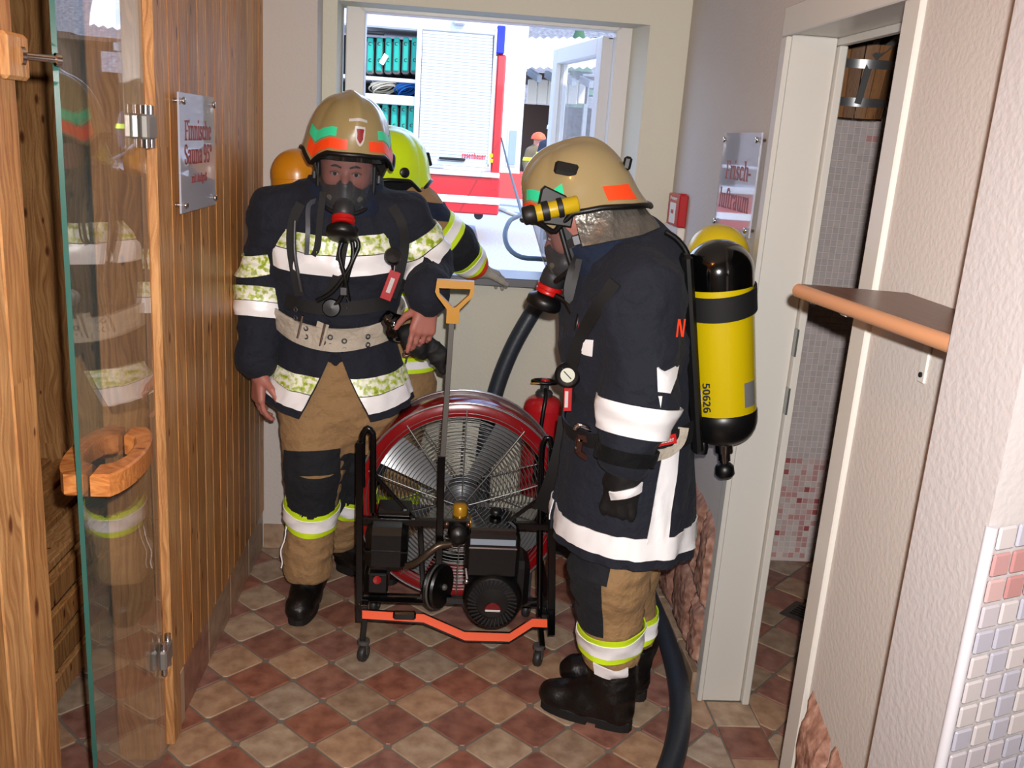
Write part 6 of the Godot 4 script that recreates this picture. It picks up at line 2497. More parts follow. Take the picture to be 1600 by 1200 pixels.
	tk.patch(m2, W, C, fr, 0.95, 1.19, -64, 62, 0.005, sag)
	obj("chest_stripe", m2.mesh(), stripe_white(), jn, "white reflective stripe")
	var slope := func(an: float) -> float: return 0.16 * sin(an)
	for s in [[SL, EL, 0.46, 0.74, stripe_worn(), slope], [EL, WLp, -0.02, 0.18, stripe_worn(), null], [EL, WLp, 0.19, 0.40, stripe_white(), null], [SR, ER, 0.32, 0.62, stripe_worn(), null], [SR, ER, 0.64, 0.88, stripe_white(), null]]:
		var m := MB.new()
		ak.patch(m, s[0], s[1], Vector3(0, 0, 1), s[2], s[3], 0, 360, 0.007, s[5], 64, 6, 0.004, 0.125)
		obj("sleeve_stripe", m.mesh(), s[4], jn)
	# white webbing belt with its buckle
	var tilt := func(an: float) -> float: return -0.20 * cos(an) - 0.02 * sin(an)
	var bm := MB.new()
	tk.patch(bm, W, C, fr, 0.13, 0.42, 0, 360, 0.020, tilt, 72, 5, 0.006)
	var belt := obj("safety_belt", bm.mesh(), cloth("canvas_white", Color(0.70, 0.66, 0.60), 0.7), t, "off-white canvas safety belt")
	for s in [[478, 527], [505, 536], [516, 541], [538, 547], [575, 540], [462, 498]]:
		for k in [-6.0, 7.0]:
			var p := P(s[0], s[1] - 8.0 + k, -2.9)
			var r := (p - CP).normalized()
			# eyelets lie on the belt: drop them on to the jacket along the line of sight
			var d := 0.0
			var list := tk.all()
			var q0 := CP + r * 2.6
			while d < 0.9 and tk.val(q0 + r * d, list) > 0.028:
				d += 0.006
			var em := MB.new()
			var nn := (q0 + r * d) - W
			nn.y = 0.0
			em.tube(ring_pts(q0 + r * d, at_basis(nn).x * 0.007, Vector3(0, 0.007, 0), 12), 0.0026, 6, true)
			obj("eyelet", em.mesh(), mat("grey_metal"), belt)
	var bc := on_surface(jk, 500, 524, 0.026)
	var bk := MB.new()
	bk.box(bc, Vector3(0.040, 0.085, 0.004), 0.001, Basis(Vector3(0, 1, 0), -0.25) * Basis(Vector3(0, 0, 1), -0.25))
	var bn := obj("buckle_plate", bk.mesh(), cloth("canvas_white", Color.WHITE), belt)
	var br := MB.new()
	for u in [470.0, 505.0]:
		var p0 := on_surface(jk, u + 3.0, 493.0 + (u - 470.0) * 0.35, 0.030)
		var p1 := on_surface(jk, u - 5.0, 528.0 + (u - 470.0) * 0.35, 0.030)
		br.tube(PackedVector3Array([p0, p1]), 0.0045, 8)
	obj("buckle_bar", br.mesh(), chrome(), bn)
	# ---- helmet and mask
	var hel := Transform3D(helb, hx * Vector3(0, 0.066, -0.008))
	var h := helmet(t, hel, mat("helmet_beige", Color(0.60, 0.53, 0.36), 0.28, 0.0, {"coat": 0.5, "bump": noise_tex("clay_bump", 0.03, 4), "bs": 0.01, "scale": Vector3(4, 4, 4)}), true, "beige helmet with orange and green chevrons")
	visor_rest(h, hel)
	emblem(h, hel)
	# ear flaps below the rim
	for s in [-1.0, 1.0]:
		var g := []
		for i in 9:
			var a: float = deg_to_rad(lerpf(62, 120, i / 8.0)) * s
			g.append([hel * Vector3(sin(a) * 0.126, rim_y(a) + 0.004, cos(a) * 0.148), hel * Vector3(sin(a) * 0.112, rim_y(a) - 0.035, cos(a) * 0.128), hel * Vector3(sin(a) * 0.096, rim_y(a) - 0.062, cos(a) * 0.11)])
		var em := MB.new()
		em.sheet(g, 0.005)
		obj("ear_flap", em.mesh(), mat("flap_grey", Color(0.24, 0.23, 0.21), 0.6), h)
	face_mask(t, hx)
	apparatus_facing(jk, hx)
	gloves_at_belt()

func on_surface(sd: Sdf, u: float, v: float, lift: float) -> Vector3:
	# where the line of sight of a pixel meets a garment, lifted a little
	var r := ray(u, v).normalized()
	var list := sd.all()
	var d := 1.6
	while d < 4.2:
		var e := sd.val(CP + r * d, list)
		if e < lift:
			break
		d += maxf((e - lift) * 0.8, 0.001)
	return CP + r * d

func emblem(h: Node3D, hel: Transform3D) -> void:
	# coat of arms on the brow: white shield with a red bird, and a white name band
	var at := func(x: float, v: float, o: float) -> Vector3: return hel * shell_point(x / 0.135, v, o)
	var rows := [[0.34, 0.017], [0.26, 0.017], [0.18, 0.0135], [0.13, 0.008], [0.105, 0.002]]
	for s in [[1.0, 0.0022, mat("badge_white"), "shield"], [0.74, 0.0034, mat("eagle_red", Color(0.55, 0.08, 0.09), 0.5), "red_bird"]]:
		var g := []
		for i in 5:
			var row := PackedVector3Array()
			for r in rows:
				var v: float = lerpf(0.22, r[0], s[0])
				var w: float = r[1] * s[0] * (1.0 if s[3] == "shield" else [1.0, 0.75, 0.95, 0.7, 0.4][rows.find(r)])
				row.append(at.call(0.004 + lerpf(-w, w, i / 4.0), v, s[1]))
			g.append(row)
		obj(s[3], sheet_out(g, hel.origin, 0.001).mesh(), s[2], h)
	var g2 := []
	for i in 9:
		var x := lerpf(-0.035, 0.03, i / 8.0)
		g2.append([at.call(x, 0.40, 0.002), at.call(x, 0.435, 0.002)])
	obj("name_band", sheet_out(g2, hel.origin, 0.001).mesh(), mat("badge_white"), h)

func apparatus_facing(jk: Sdf, hx: Transform3D) -> void:
	var t := thing("breathing_apparatus", "orange-yellow air cylinder and harness on the forward-facing person", "breathing set", P(470, 520, -3.27))
	var yel := mat("cylinder_orange", Color(0.78, 0.50, 0.06), 0.3, 0.0, {"coat": 0.4})
	air_cylinder(t, P(474, 500, -3.31), P(462, 232, -3.31), 0.086, yel, yel, 0.10)
	obj("back_plate", bx(P(540, 400, -3.22).x - 0.12, P(540, 400, -3.22).x + 0.12, 0.98, 1.45, -3.235, -3.215, 0.008).mesh(), mat("rubber_black"), t)
	var blk := mat("webbing_black")
	# shoulder straps and breast straps, lying on the jacket
	for pth in [[[470, 318], [458, 345], [455, 380], [460, 420], [468, 462]], [[612, 322], [628, 350], [632, 385], [625, 425], [612, 465]], [[505, 300], [500, 345], [496, 385], [490, 400]], [[540, 362], [533, 400], [528, 430], [512, 462]]]:
		var pts := []
		for q0 in pth:
			pts.append(on_surface(jk, q0[0], q0[1], 0.014))
		var m := MB.new()
		strap(m, curve(pts, 0.015), Vector3(0, 0.1, 1), 0.030 if pth[0][0] != 505 else 0.02, 0.004)
		obj("harness_strap", m.mesh(), blk, t)
	var gm := MB.new()
	strap(gm, curve([hx * Vector3(-0.07, -0.09, 0.06), P(483, 320, -2.90), P(481, 360, -2.865), P(479, 398, -2.87)], 0.015), Vector3(0.2, 0, 1), 0.014, 0.003)
	obj("neck_strap", gm.mesh(), mat("strap_silver", Color(0.26, 0.27, 0.30), 0.5), t)
	for pth in [[[548, 366], [552, 395], [545, 420], [520, 455], [495, 470]], [[540, 368], [530, 395], [538, 430], [545, 470]], [[556, 372], [560, 385], [548, 415], [530, 470], [505, 478]]]:
		var pts := []
		for q0 in pth:
			pts.append(on_surface(jk, q0[0], q0[1], 0.018))
		var m := MB.new()
		m.tube(curve(pts, 0.012), 0.0075, 8)
		obj("air_hose", m.mesh(), mat("rubber_black"), t)
	# waist strap with round clasp
	var wb := []
	for u in [446, 470, 500, 530, 560, 590, 608]:
		wb.append(on_surface(jk, u, 470 + 12.0 * (1.0 - pow((u - 530.0) / 85.0, 2.0)), 0.012))
	var wm := MB.new()
	strap(wm, curve(wb, 0.015), Vector3(0, 0.1, 1), 0.045, 0.004)
	obj("waist_strap", wm.mesh(), blk, t)
	var cl := MB.new()
	cl.lathe([Vector2(0, 0), Vector2(0.028, 0), Vector2(0.03, 0.004), Vector2(0.026, 0.012), Vector2(0, 0.014)], Transform3D(at_basis(Vector3(0, 0.1, 1)), on_surface(jk, 518, 481, 0.016)), 24)
	obj("clasp", cl.mesh(), mat("rubber_black"), t)
	var ck := MB.new()
	ck.box(on_surface(jk, 537, 455, 0.022), Vector3(0.022, 0.026, 0.012), 0.002)
	ck.tube(curve([on_surface(jk, 541, 464, 0.022), on_surface(jk, 545, 474, 0.024), on_surface(jk, 541, 482, 0.022), on_surface(jk, 536, 474, 0.024)], 0.005), 0.0022, 6)
	obj("snap_hook", ck.mesh(), mat("grey_metal"), t)
	# pressure gauge holder and its red tag
	var gz := on_surface(jk, 614, 400, 0.035)
	var g2 := MB.new()
	g2.lathe([Vector2(0, -0.02), Vector2(0.026, -0.02), Vector2(0.028, 0.0), Vector2(0.024, 0.008), Vector2(0, 0.01)], Transform3D(at_basis(Vector3(0.2, 0.5, 1)), gz), 22)
	obj("gauge", g2.mesh(), mat("rubber_black"), t)
	var tg := MB.new()
	tg.box(on_surface(jk, 610, 446, 0.022), Vector3(0.036, 0.098, 0.004), 0.001, Basis(Vector3(0, 0, 1), -0.32))
	var tag_ := obj("red_tag", tg.mesh(), mat("tag_red", Color(0.68, 0.06, 0.09), 0.5), t, "red warning tag")
	tg = MB.new()
	tg.box(on_surface(jk, 610, 446, 0.0245), Vector3(0.013, 0.05, 0.002), 0.0, Basis(Vector3(0, 0, 1), -0.32))
	obj("tag_label", tg.mesh(), mat("badge_white"), tag_)
	var ch := MB.new()
	ch.tube(curve([gz, on_surface(jk, 618, 412, 0.03), on_surface(jk, 617, 424, 0.026)], 0.006), 0.004, 6)
	obj("tag_chain", ch.mesh(), chrome(), t)
	var sn := MB.new()
	sn.tube(curve([on_surface(jk, 461, 345, 0.02), on_surface(jk, 460, 375, 0.022), on_surface(jk, 461, 400, 0.022), on_surface(jk, 466, 430, 0.02), on_surface(jk, 471, 455, 0.018)], 0.01), 0.006, 8)
	obj("signal_line", sn.mesh(), mat("grey_metal"), t)

func gloves_at_belt() -> void:
	var z := -2.945
	var t := thing("work_gloves", "black gloves and clip held at the belt in a bare hand", "gloves", P(655, 530, z))
	var a := Sdf.new()
	a.bone(P(640, 522, z), P(655, 540, z), 0.034, 0.03, 0.02, 0.7)
	a.bone(P(658, 524, z - 0.02), P(686, 556, z - 0.02), 0.026, 0.028, 0.02, 0.5)
	a.bone(P(684, 552, z - 0.02), P(692, 578, z - 0.02), 0.026, 0.010, 0.02, 0.5)
	a.bone(P(670, 545, z - 0.02), P(690, 580, z - 0.02), 0.022, 0.008, 0.015, 0.5)
	a.bone(P(640, 540, z), P(660, 556, z), 0.02, 0.012, 0.015, 0.7)
	wrinkles(a, 0.005, 14.0, 3)
	piece("glove", a, 0.006, mat("glove_black", Color(0.03, 0.03, 0.033), 0.7), t)
	var b := Sdf.new()
	b.bone(P(606, 500, z - 0.02), P(620, 522, z - 0.01), 0.026, 0.022, 0.02)
	b.bone(P(620, 500, z - 0.02), P(612, 520, z - 0.01), 0.020, 0.02, 0.02)
	wrinkles(b, 0.006, 16.0, 8)
	piece("tool_pouch", b, 0.006, mat("gloss_black"), t, "glossy black pouch")
	var c := MB.new()
	c.tube(ring_pts(P(636, 551, z + 0.01), Vector3(0.010, 0, 0), Vector3(0, 0.010, 0), 16), 0.002, 6, true)
	c.tube(PackedVector3Array([P(637, 556, z + 0.01), P(634, 568, z + 0.01)]), 0.0025, 6)
	obj("key_ring", c.mesh(), chrome(), t)
	var s := MB.new()
	s.bar(P(668, 533, z + 0.0), P(660, 541, z + 0.0), 0.010, 0.004, 0.001)
	obj("cuff_stripe", s.mesh(), stripe_yellow(), t)

# ---------------------------------------------------------------- the one in profile
func firefighter_profile() -> void:
	var zc := -2.47
	var base := Vector3(0.53, 0, -2.47)
	var t := thing("person", "person in long dark fire coat standing in profile beside the fan with head bowed", "person", base)
	var fw := Vector3(-0.97, 0, -0.20).normalized()
	var hb := basis_facing(fw, 0.36)
	var hel := Transform3D(hb, P(909, 318, zc))
	var hx := Transform3D(hb, hel * Vector3(0, -0.062, 0.010))
	var Wc := P(984, 645, zc)
	var Cc := P(976, 510, zc)
	var Uc := P(990, 428, zc)
	var S := P(1000, 462, -2.29)
	var E := P(1000, 610, -2.25)
	var Wr := P(981, 712, -2.23)
	var S2 := P(985, 445, -2.66)
	var E2 := P(958, 600, -2.70)
	var W2 := P(925, 690, -2.62)
	var hip := P(985, 745, -2.40)
	var kn := P(955, 890, -2.39)
	var an := P(955, 1015, -2.425)
	var hip2 := P(985, 740, -2.56)
	var kn2 := P(975, 880, -2.57)
	var an2 := P(985, 1000, -2.57)
	var body := MB.new()
	var core := Sdf.new()
	core.bone(Wc, Cc, 0.13, 0.15, 0.05, 0.75, Vector3(0, 0, 1))
	core.bone(Cc, Uc, 0.14, 0.08, 0.05, 0.8, Vector3(0, 0, 1))
	core.bone(Wc, P(985, 720, zc), 0.13, 0.13, 0.05, 0.8, Vector3(0, 0, 1))
	for s in [[S, E, Wr], [S2, E2, W2]]:
		core.bone(s[0], s[1], 0.05, 0.042, 0.03)
		core.bone(s[1], s[2], 0.042, 0.03, 0.03)
	for s in [[hip, kn, an], [hip2, kn2, an2]]:
		core.bone(s[0], s[1], 0.08, 0.055, 0.04)
		core.bone(s[1], s[2], 0.055, 0.04, 0.04)
	core.build(0.022, body)
	var hd := Sdf.new()
	head_bones(hd, hx)
	hd.bone(hx * Vector3(0, -0.04, -0.04), Uc, 0.058, 0.065, 0.03)
	hd.build(0.007, body)
	obj("body", body.mesh(), skin(), t)
	eyes(t, hx)
	# ---- gloved hand
	var gv := Sdf.new()
	hand(gv, P(975, 742, -2.235), P(966, 800, -2.25) - P(975, 742, -2.235), Vector3(0.5, 0.0, -0.9), Vector3(-0.9, 0, -0.4), [0.45, 0.5, 0.55, 0.6, 0.75], 1.22)
	gv.bone(P(981, 718, -2.23), P(975, 752, -2.235), 0.05, 0.042, 0.03)
	wrinkles(gv, 0.003, 14.0, 2)
	var gn := piece("glove", gv, 0.0055, mat("glove_dark", Color(0.045, 0.046, 0.05), 0.65), t, "dark leather glove")
	var gs := MB.new()
	gv.patch(gs, P(979, 735, -2.234), P(968, 795, -2.25), Vector3(-0.35, 0, 1), 0.32, 0.56, -70, 42, 0.004, func(x: float) -> float: return 0.22 * sin(x), 16, 4)
	obj("cuff_stripe", gs.mesh(), stripe_white(), gn)
	# ---- trousers and boots
	var tr := Sdf.new()
	tr.bone(P(985, 700, zc), P(985, 760, zc), 0.17, 0.17, 0.05, 0.8, Vector3(0, 0, 1))
	tr.bone(hip, kn, 0.118, 0.103, 0.05)
	tr.bone(kn, an, 0.101, 0.082, 0.05)
	tr.bone(hip2, kn2, 0.11, 0.095, 0.05)
	tr.bone(kn2, an2, 0.095, 0.072, 0.05)
	tr.cut_y = P(955, 1040, -2.42).y
	wrinkles(tr, 0.009, 5.0, 44, Vector3(1, 1.8, 1))
	var tn := piece("trousers", tr, 0.0105, tan_cloth(), t, "tan bunker trousers")
	for s in [[hip, kn, an], [hip2, kn2, an2]]:
		var m := MB.new()
		tr.patch(m, s[0], s[1], Vector3(-0.85, 0, 0.35), 0.55, 1.0, -52, 40, 0.005, null, 30, 10, 0.004, 0.2)
		tr.patch(m, s[1], s[2], Vector3(-0.85, 0, 0.35), -0.12, 0.58, -46, 34, 0.005, null, 30, 10, 0.004, 0.2)
		obj("knee_patch", m.mesh(), cloth("patch_grey", Color.WHITE), tn, "dark knee patch")
		m = MB.new()
		tr.patch(m, s[1], s[2], Vector3(0, 0, 1), 0.62, 0.92, 0, 360, 0.006, null, 64, 6, 0.004, 0.14)
		obj("stripe", m.mesh(), stripe_yellow(), tn, "fluorescent yellow stripe")
		m = MB.new()
		tr.patch(m, s[1], s[2], Vector3(0, 0, 1), 0.685, 0.855, 0, 360, 0.0085, null, 64, 6, 0.004, 0.14)
		obj("reflective_stripe", m.mesh(), stripe_white(), tn, "white reflective stripe")
	var rag := MB.new()
	tr.patch(rag, kn, an, Vector3(-0.35, 0, 1), 0.97, 1.13, -42, 22, 0.006, func(x: float) -> float: return -0.04 * sin(x * 3.0), 20, 6, 0.004, 0.2)
	obj("torn_stripe", rag.mesh(), stripe_white(), tn)
	boot(t, Vector3(0.622, 0, -2.372), Vector3(0.352, 0, -2.507), P(957, 1020, -2.425), 0.082)
	boot(t, Vector3(0.70, 0, -2.535), Vector3(0.43, 0, -2.64), P(992, 1000, -2.575), 0.074)
	# ---- coat
	var jk := Sdf.new()
	var zs := Vector3(0, 0, 1)
	jk.bone(Wc, Cc, 0.205, 0.205, 0.06, 0.82, zs)
	jk.bone(Cc, P(985, 440, zc), 0.205, 0.17, 0.06, 0.80, zs)
	jk.bone(S, S2, 0.088, 0.085, 0.08)
	jk.bone(Uc, P(958, 388, zc), 0.125, 0.10, 0.06)
	jk.bone(S, E, 0.100, 0.088, 0.05)
	jk.bone(E, Wr, 0.088, 0.070, 0.05)
	jk.bone(S2, E2, 0.09, 0.08, 0.05)
	jk.bone(E2, W2, 0.08, 0.066, 0.05)
	wrinkles(jk, 0.012, 4.2, 61, Vector3(1, 1.6, 1))
	var jn := piece("coat", jk, 0.0105, navy(), t, "long dark navy fire coat")
	var top := P(984, 640, zc)
	var bot := Vector3(P(972, 830, zc).x, P(972, 832, zc).y, zc)
	var f2 := Vector3(-1, 0, 0)
	obj("skirt", sheet_out(skirt_grid(top, bot, f2, 0.212, 0.172, 0.245, 0.205, 0.03, 0.0, 1.0, 0.0, 0.0, 1.0, 80, 12), top, 0.006).mesh(), navy(), jn)
	obj("hem_stripe", sheet_out(skirt_grid(top, bot, f2, 0.212, 0.172, 0.245, 0.205, 0.03, 0.76, 0.925, 0.006, 0.002, 0.998, 80, 4), top, 0.003).mesh(), stripe_white(), jn, "white reflective hem stripe")
	obj("back_stripe", sheet_out(skirt_grid(top, bot, f2, 0.212, 0.172, 0.245, 0.205, 0.03, 0.13, 0.80, 0.007, 0.295, 0.343, 8, 12, 0.0, -0.30), top, 0.003).mesh(), stripe_white(), jn, "white reflective upright stripe")
	var ak := Sdf.new()
	ak.bone(S, E, 0.100, 0.088, 0.05)
	ak.bone(E, Wr, 0.088, 0.070, 0.05)
	wrinkles(ak, 0.012, 4.2, 61, Vector3(1, 1.6, 1))
	for s in [[E, Wr, 0.16, 0.64, 0.0]]:
		var m := MB.new()
		ak.patch(m, s[0], s[1], Vector3(0, 0, 1), s[2], s[3], 0, 360, 0.006, null, 64, 6, 0.004, 0.15)
		obj("sleeve_stripe", m.mesh(), stripe_white(), jn, "broad white sleeve stripe")
	var cu := MB.new()
	ak.patch(cu, E, Wr, Vector3(0, 0, 1), 0.86, 1.08, 0, 360, 0.006, null, 64, 6, 0.004, 0.15)
	obj("cuff", cu.mesh(), cloth("cuff_black", Color(0.05, 0.052, 0.06)), jn)
	for s in [[[897, 527], [926, 530], [924, 556], [893, 548]], [[1024, 572], [1061, 560], [1056, 590], [1046, 613], [1026, 610]]]:
		patch_px(jk, s, stripe_white(), jn, "breast_stripe")
	patch_px(jk, [[1027, 617], [1033, 617], [1031, 636]], stripe_white(), jn, "breast_stripe")
	var org := mat("print_orange", Color(0.95, 0.25, 0.10), 0.5)
	var pn := on_surface(jk, 1062, 511, 0.010) + Vector3(0, 0, 0.012)
	text_on(jn, "lettering", "N", 0.022, 0.045, pn, basis_facing(Vector3(0.35, 0, 1), 0.0), org, false, true)
	text_on(jn, "lettering", "L. TE", 0.03, 0.016, on_surface(jk, 912, 510, 0.006), basis_facing(Vector3(-0.5, 0, 1), 0.0), mat("print_dark_red", Color(0.45, 0.06, 0.07), 0.6), false, true)
	# standing collar
	var cg := []
	var cc := P(950, 392, zc)
	for i in 41:
		var a := TAU * i / 40.0
		var row := PackedVector3Array()
		for j in 5:
			var f := j / 4.0
			row.append(cc + fw * (cos(a) * 0.118 + f * 0.035 - 0.02) + fw.cross(Vector3.UP) * sin(a) * 0.125 + Vector3(0, -0.05 + f * (0.10 - 0.05 * maxf(0.0, cos(a))) + (-cos(a)) * 0.012, 0))
		cg.append(row)
	obj("collar", sheet_out(cg, cc, 0.010).mesh(), cloth("collar_blue", Color.WHITE), jn)
	# ---- belt with carabiner and maker's loop
	var bm := MB.new()
	var tk := Sdf.new()
	tk.bone(Wc, Cc, 0.205, 0.205, 0.06, 0.82, zs)
	tk.patch(bm, Wc, Cc, Vector3(-1, 0, 0), -0.22, 0.02, 0, 360, 0.022, null, 56, 3, 0.005)
	var belt := obj("belt", bm.mesh(), mat("webbing_black", Color(0.03, 0.03, 0.034), 0.75), t, "black webbing belt")
	var lp := MB.new()
	var lpts := []
	for s in [[1025, 712], [1045, 706], [1062, 690], [1068, 668]]:
		lpts.append(P(s[0], s[1], -2.245 - 0.0008 * (s[0] - 1025.0)))
	strap(lp, curve(lpts, 0.012), Vector3(0.2, 0, 1), 0.030, 0.004)
	obj("white_loop", lp.mesh(), cloth("canvas_white", Color(0.70, 0.66, 0.60), 0.7), belt)
	var lb := P(1041, 688, -2.235)
	var lm := MB.new()
	var lbb := basis_facing(Vector3(0.12, 0, 1), 0.0) * Basis(Vector3(0, 0, 1), 0.22)
	lm.box(lb, Vector3(0.055, 0.026, 0.003), 0.0008, lbb)
	var ln := obj("red_label", lm.mesh(), mat("label_red", Color(0.75, 0.10, 0.10), 0.4), belt, "red label with white print")
	text_on(ln, "lettering", "nbauer", 0.04, 0.012, lb + lbb * Vector3(0, 0, 0.002), lbb, mat("badge_white"), false, true)
	var cz := -2.33
	var cr := MB.new()
	cr.bar(P(901, 684, cz), P(934, 688, cz), 0.022, 0.012, 0.003)
	cr.bar(P(906, 684, cz), P(903, 708, cz), 0.02, 0.012, 0.003)
	cr.bar(P(903, 706, cz), P(936, 730, cz), 0.018, 0.012, 0.003)
	obj("carabiner", cr.mesh(), mat("rust_brown", Color(0.22, 0.10, 0.06), 0.4, 0.3), belt, "brown safety hook")
	var rv := MB.new()
	for s in [[905, 688], [930, 690], [928, 724], [900, 700]]:
		rv.ball(P(s[0], s[1], cz + 0.008), Vector3(0.004, 0.004, 0.004))
	obj("rivet", rv.mesh(), chrome(), belt)
	var hook := MB.new()
	hook.tube(curve([P(899, 672, cz), P(906, 664, cz), P(925, 672, cz), P(936, 680, cz)], 0.01), 0.008, 8)
	obj("hook_plate", hook.mesh(), chrome(), belt)
	# ---- helmet, lamp, neck cloth, mask
	var h := helmet(t, hel, mat("helmet_beige_pale", Color(0.62, 0.55, 0.39), 0.26, 0.0, {"coat": 0.6, "bump": noise_tex("clay_bump", 0.03, 4), "bs": 0.01, "scale": Vector3(4, 4, 4)}), true, "beige helmet with orange chevrons and a clipped torch")
	var ng := []
	for i in 25:
		var a := deg_to_rad(lerpf(84, 276, i / 24.0))
		var row := PackedVector3Array()
		for j in 6:
			var f := j / 5.0
			var w := 0.006 * sin(i * 1.7 + f * 3.0)
			row.append(hel * Vector3(sin(a) * (0.123 + 0.030 * f * f + w), rim_y(a) + 0.006 - f * (0.062 + 0.03 * absf(sin(a))), cos(a) * (0.146 + 0.035 * f * maxf(0.0, -cos(a)) + w)))
		ng.append(row)
	obj("neck_cloth", sheet_out(ng, hel.origin, 0.004).mesh(), mat("aluminised", Color(0.46, 0.44, 0.41), 0.38, 0.55, {"nrm": noise_tex("foil_n", 0.02, 4, 256, true, null, FastNoiseLite.TYPE_SIMPLEX, 6.0, 4), "ns": 0.8, "scale": Vector3(5, 5, 5)}), h, "silver neck cloth")
	var inner := []
	for i in 17:
		var a := deg_to_rad(lerpf(130, 240, i / 16.0))
		inner.append([hel * Vector3(sin(a) * 0.118, rim_y(a) - 0.045, cos(a) * 0.145), hel * Vector3(sin(a) * 0.112, rim_y(a) - 0.095, cos(a) * 0.160)])
	obj("cloth_lining", sheet_out(inner, hel.origin, 0.004).mesh(), cloth("olive_lining", Color(0.38, 0.37, 0.27)), h)
	face_mask(t, hx)
	torch(h)
	var tg := MB.new()
	var tp := hel * shell_point(deg_to_rad(88), 0.42, 0.008)
	tg.box(tp, Vector3(0.062, 0.034, 0.014), 0.006, basis_facing(Vector3(0.05, 0.35, 1), -0.2) * Basis(Vector3(0, 0, 1), -0.15))
	obj("side_clip", tg.mesh(), mat("clip_grey", Color(0.07, 0.065, 0.06), 0.5), h)
	var kb := MB.new()
	kb.box(hel * shell_point(deg_to_rad(172), 0.36, 0.010), Vector3(0.022, 0.036, 0.022), 0.006, hel.basis * Basis(Vector3(1, 0, 0), -0.5))
	obj("rear_clip", kb.mesh(), mat("clip_grey"), h)
	apparatus_profile(jk, hx)

func patch_px(sd: Sdf, poly: Array, m: Material, parent: Node3D, called: String) -> void:
	# a small patch of tape whose outline follows pixels, lying on the garment
	var c := Vector2.ZERO
	for p in poly:
		c += Vector2(p[0], p[1]) / poly.size()
	var g := []
	var k := poly.size()
	for i in k + 1:
		var row := PackedVector3Array()
		for j in 3:
			var q0 := c.lerp(Vector2(poly[i % k][0], poly[i % k][1]), 0.02 + 0.98 * j / 2.0)
			var s := on_surface(sd, q0.x, q0.y, 0.0)
			row.append(s + Vector3(0, 0, 0.007 + sd.disp(s)))
		g.append(row)
	var mb := MB.new()
	var d: Vector3 = (g[1][2] - g[0][0]).cross(g[0][2] - g[0][0])
	if (g[1][1] - g[0][1]).cross(g[0][2] - g[0][1]).z < 0.0:
		g.reverse()
	mb.sheet(g, 0.002)
	obj(called, mb.mesh(), m, parent)

func torch(h: Node3D) -> void:
	var z := -2.325
	var a := P(817, 338, z)
	var b := P(904, 318, z)
	var L := a.distance_to(b)
	var xf := Transform3D(at_basis(b - a, Vector3(0, 0, 1)), a)
	var m := MB.new()
	m.lathe([Vector2(0.019, 0.03), Vector2(0.021, 0.034), Vector2(0.021, L - 0.004), Vector2(0.018, L), Vector2(0, L)], xf, 20)
	var t := obj("torch", m.mesh(), mat("torch_yellow", Color(0.74, 0.62, 0.03), 0.4), h, "yellow torch in a black holder")
	m = MB.new()
	m.lathe([Vector2(0, -0.002), Vector2(0.02, 0.0), Vector2(0.024, 0.004), Vector2(0.024, 0.026), Vector2(0.020, 0.034)], xf, 20)
	obj("torch_head", m.mesh(), mat("clip_grey"), t)
	m = MB.new()
	m.lathe([Vector2(0.022, L * 0.34), Vector2(0.025, L * 0.35), Vector2(0.025, L * 0.46), Vector2(0.022, L * 0.47)], xf, 20)
	m.lathe([Vector2(0.022, L * 0.62), Vector2(0.025, L * 0.63), Vector2(0.025, L * 0.71), Vector2(0.022, L * 0.72)], xf, 20)
	obj("torch_band", m.mesh(), mat("clip_grey"), t)
	m = MB.new()
	var zz := z - 0.012
	var pl := PackedVector2Array()
	for s in [[846, 296], [852, 290], [885, 306], [898, 330], [893, 356], [850, 350], [838, 336]]:
		var p := P(s[0], s[1], zz)
		pl.append(Vector2(p.x, p.y))
	m.prism(pl, Transform3D(Basis(), Vector3(0, 0, zz - 0.022)), 0.022, 0.004)
	obj("torch_holder", m.mesh(), mat("clip_grey"), t)

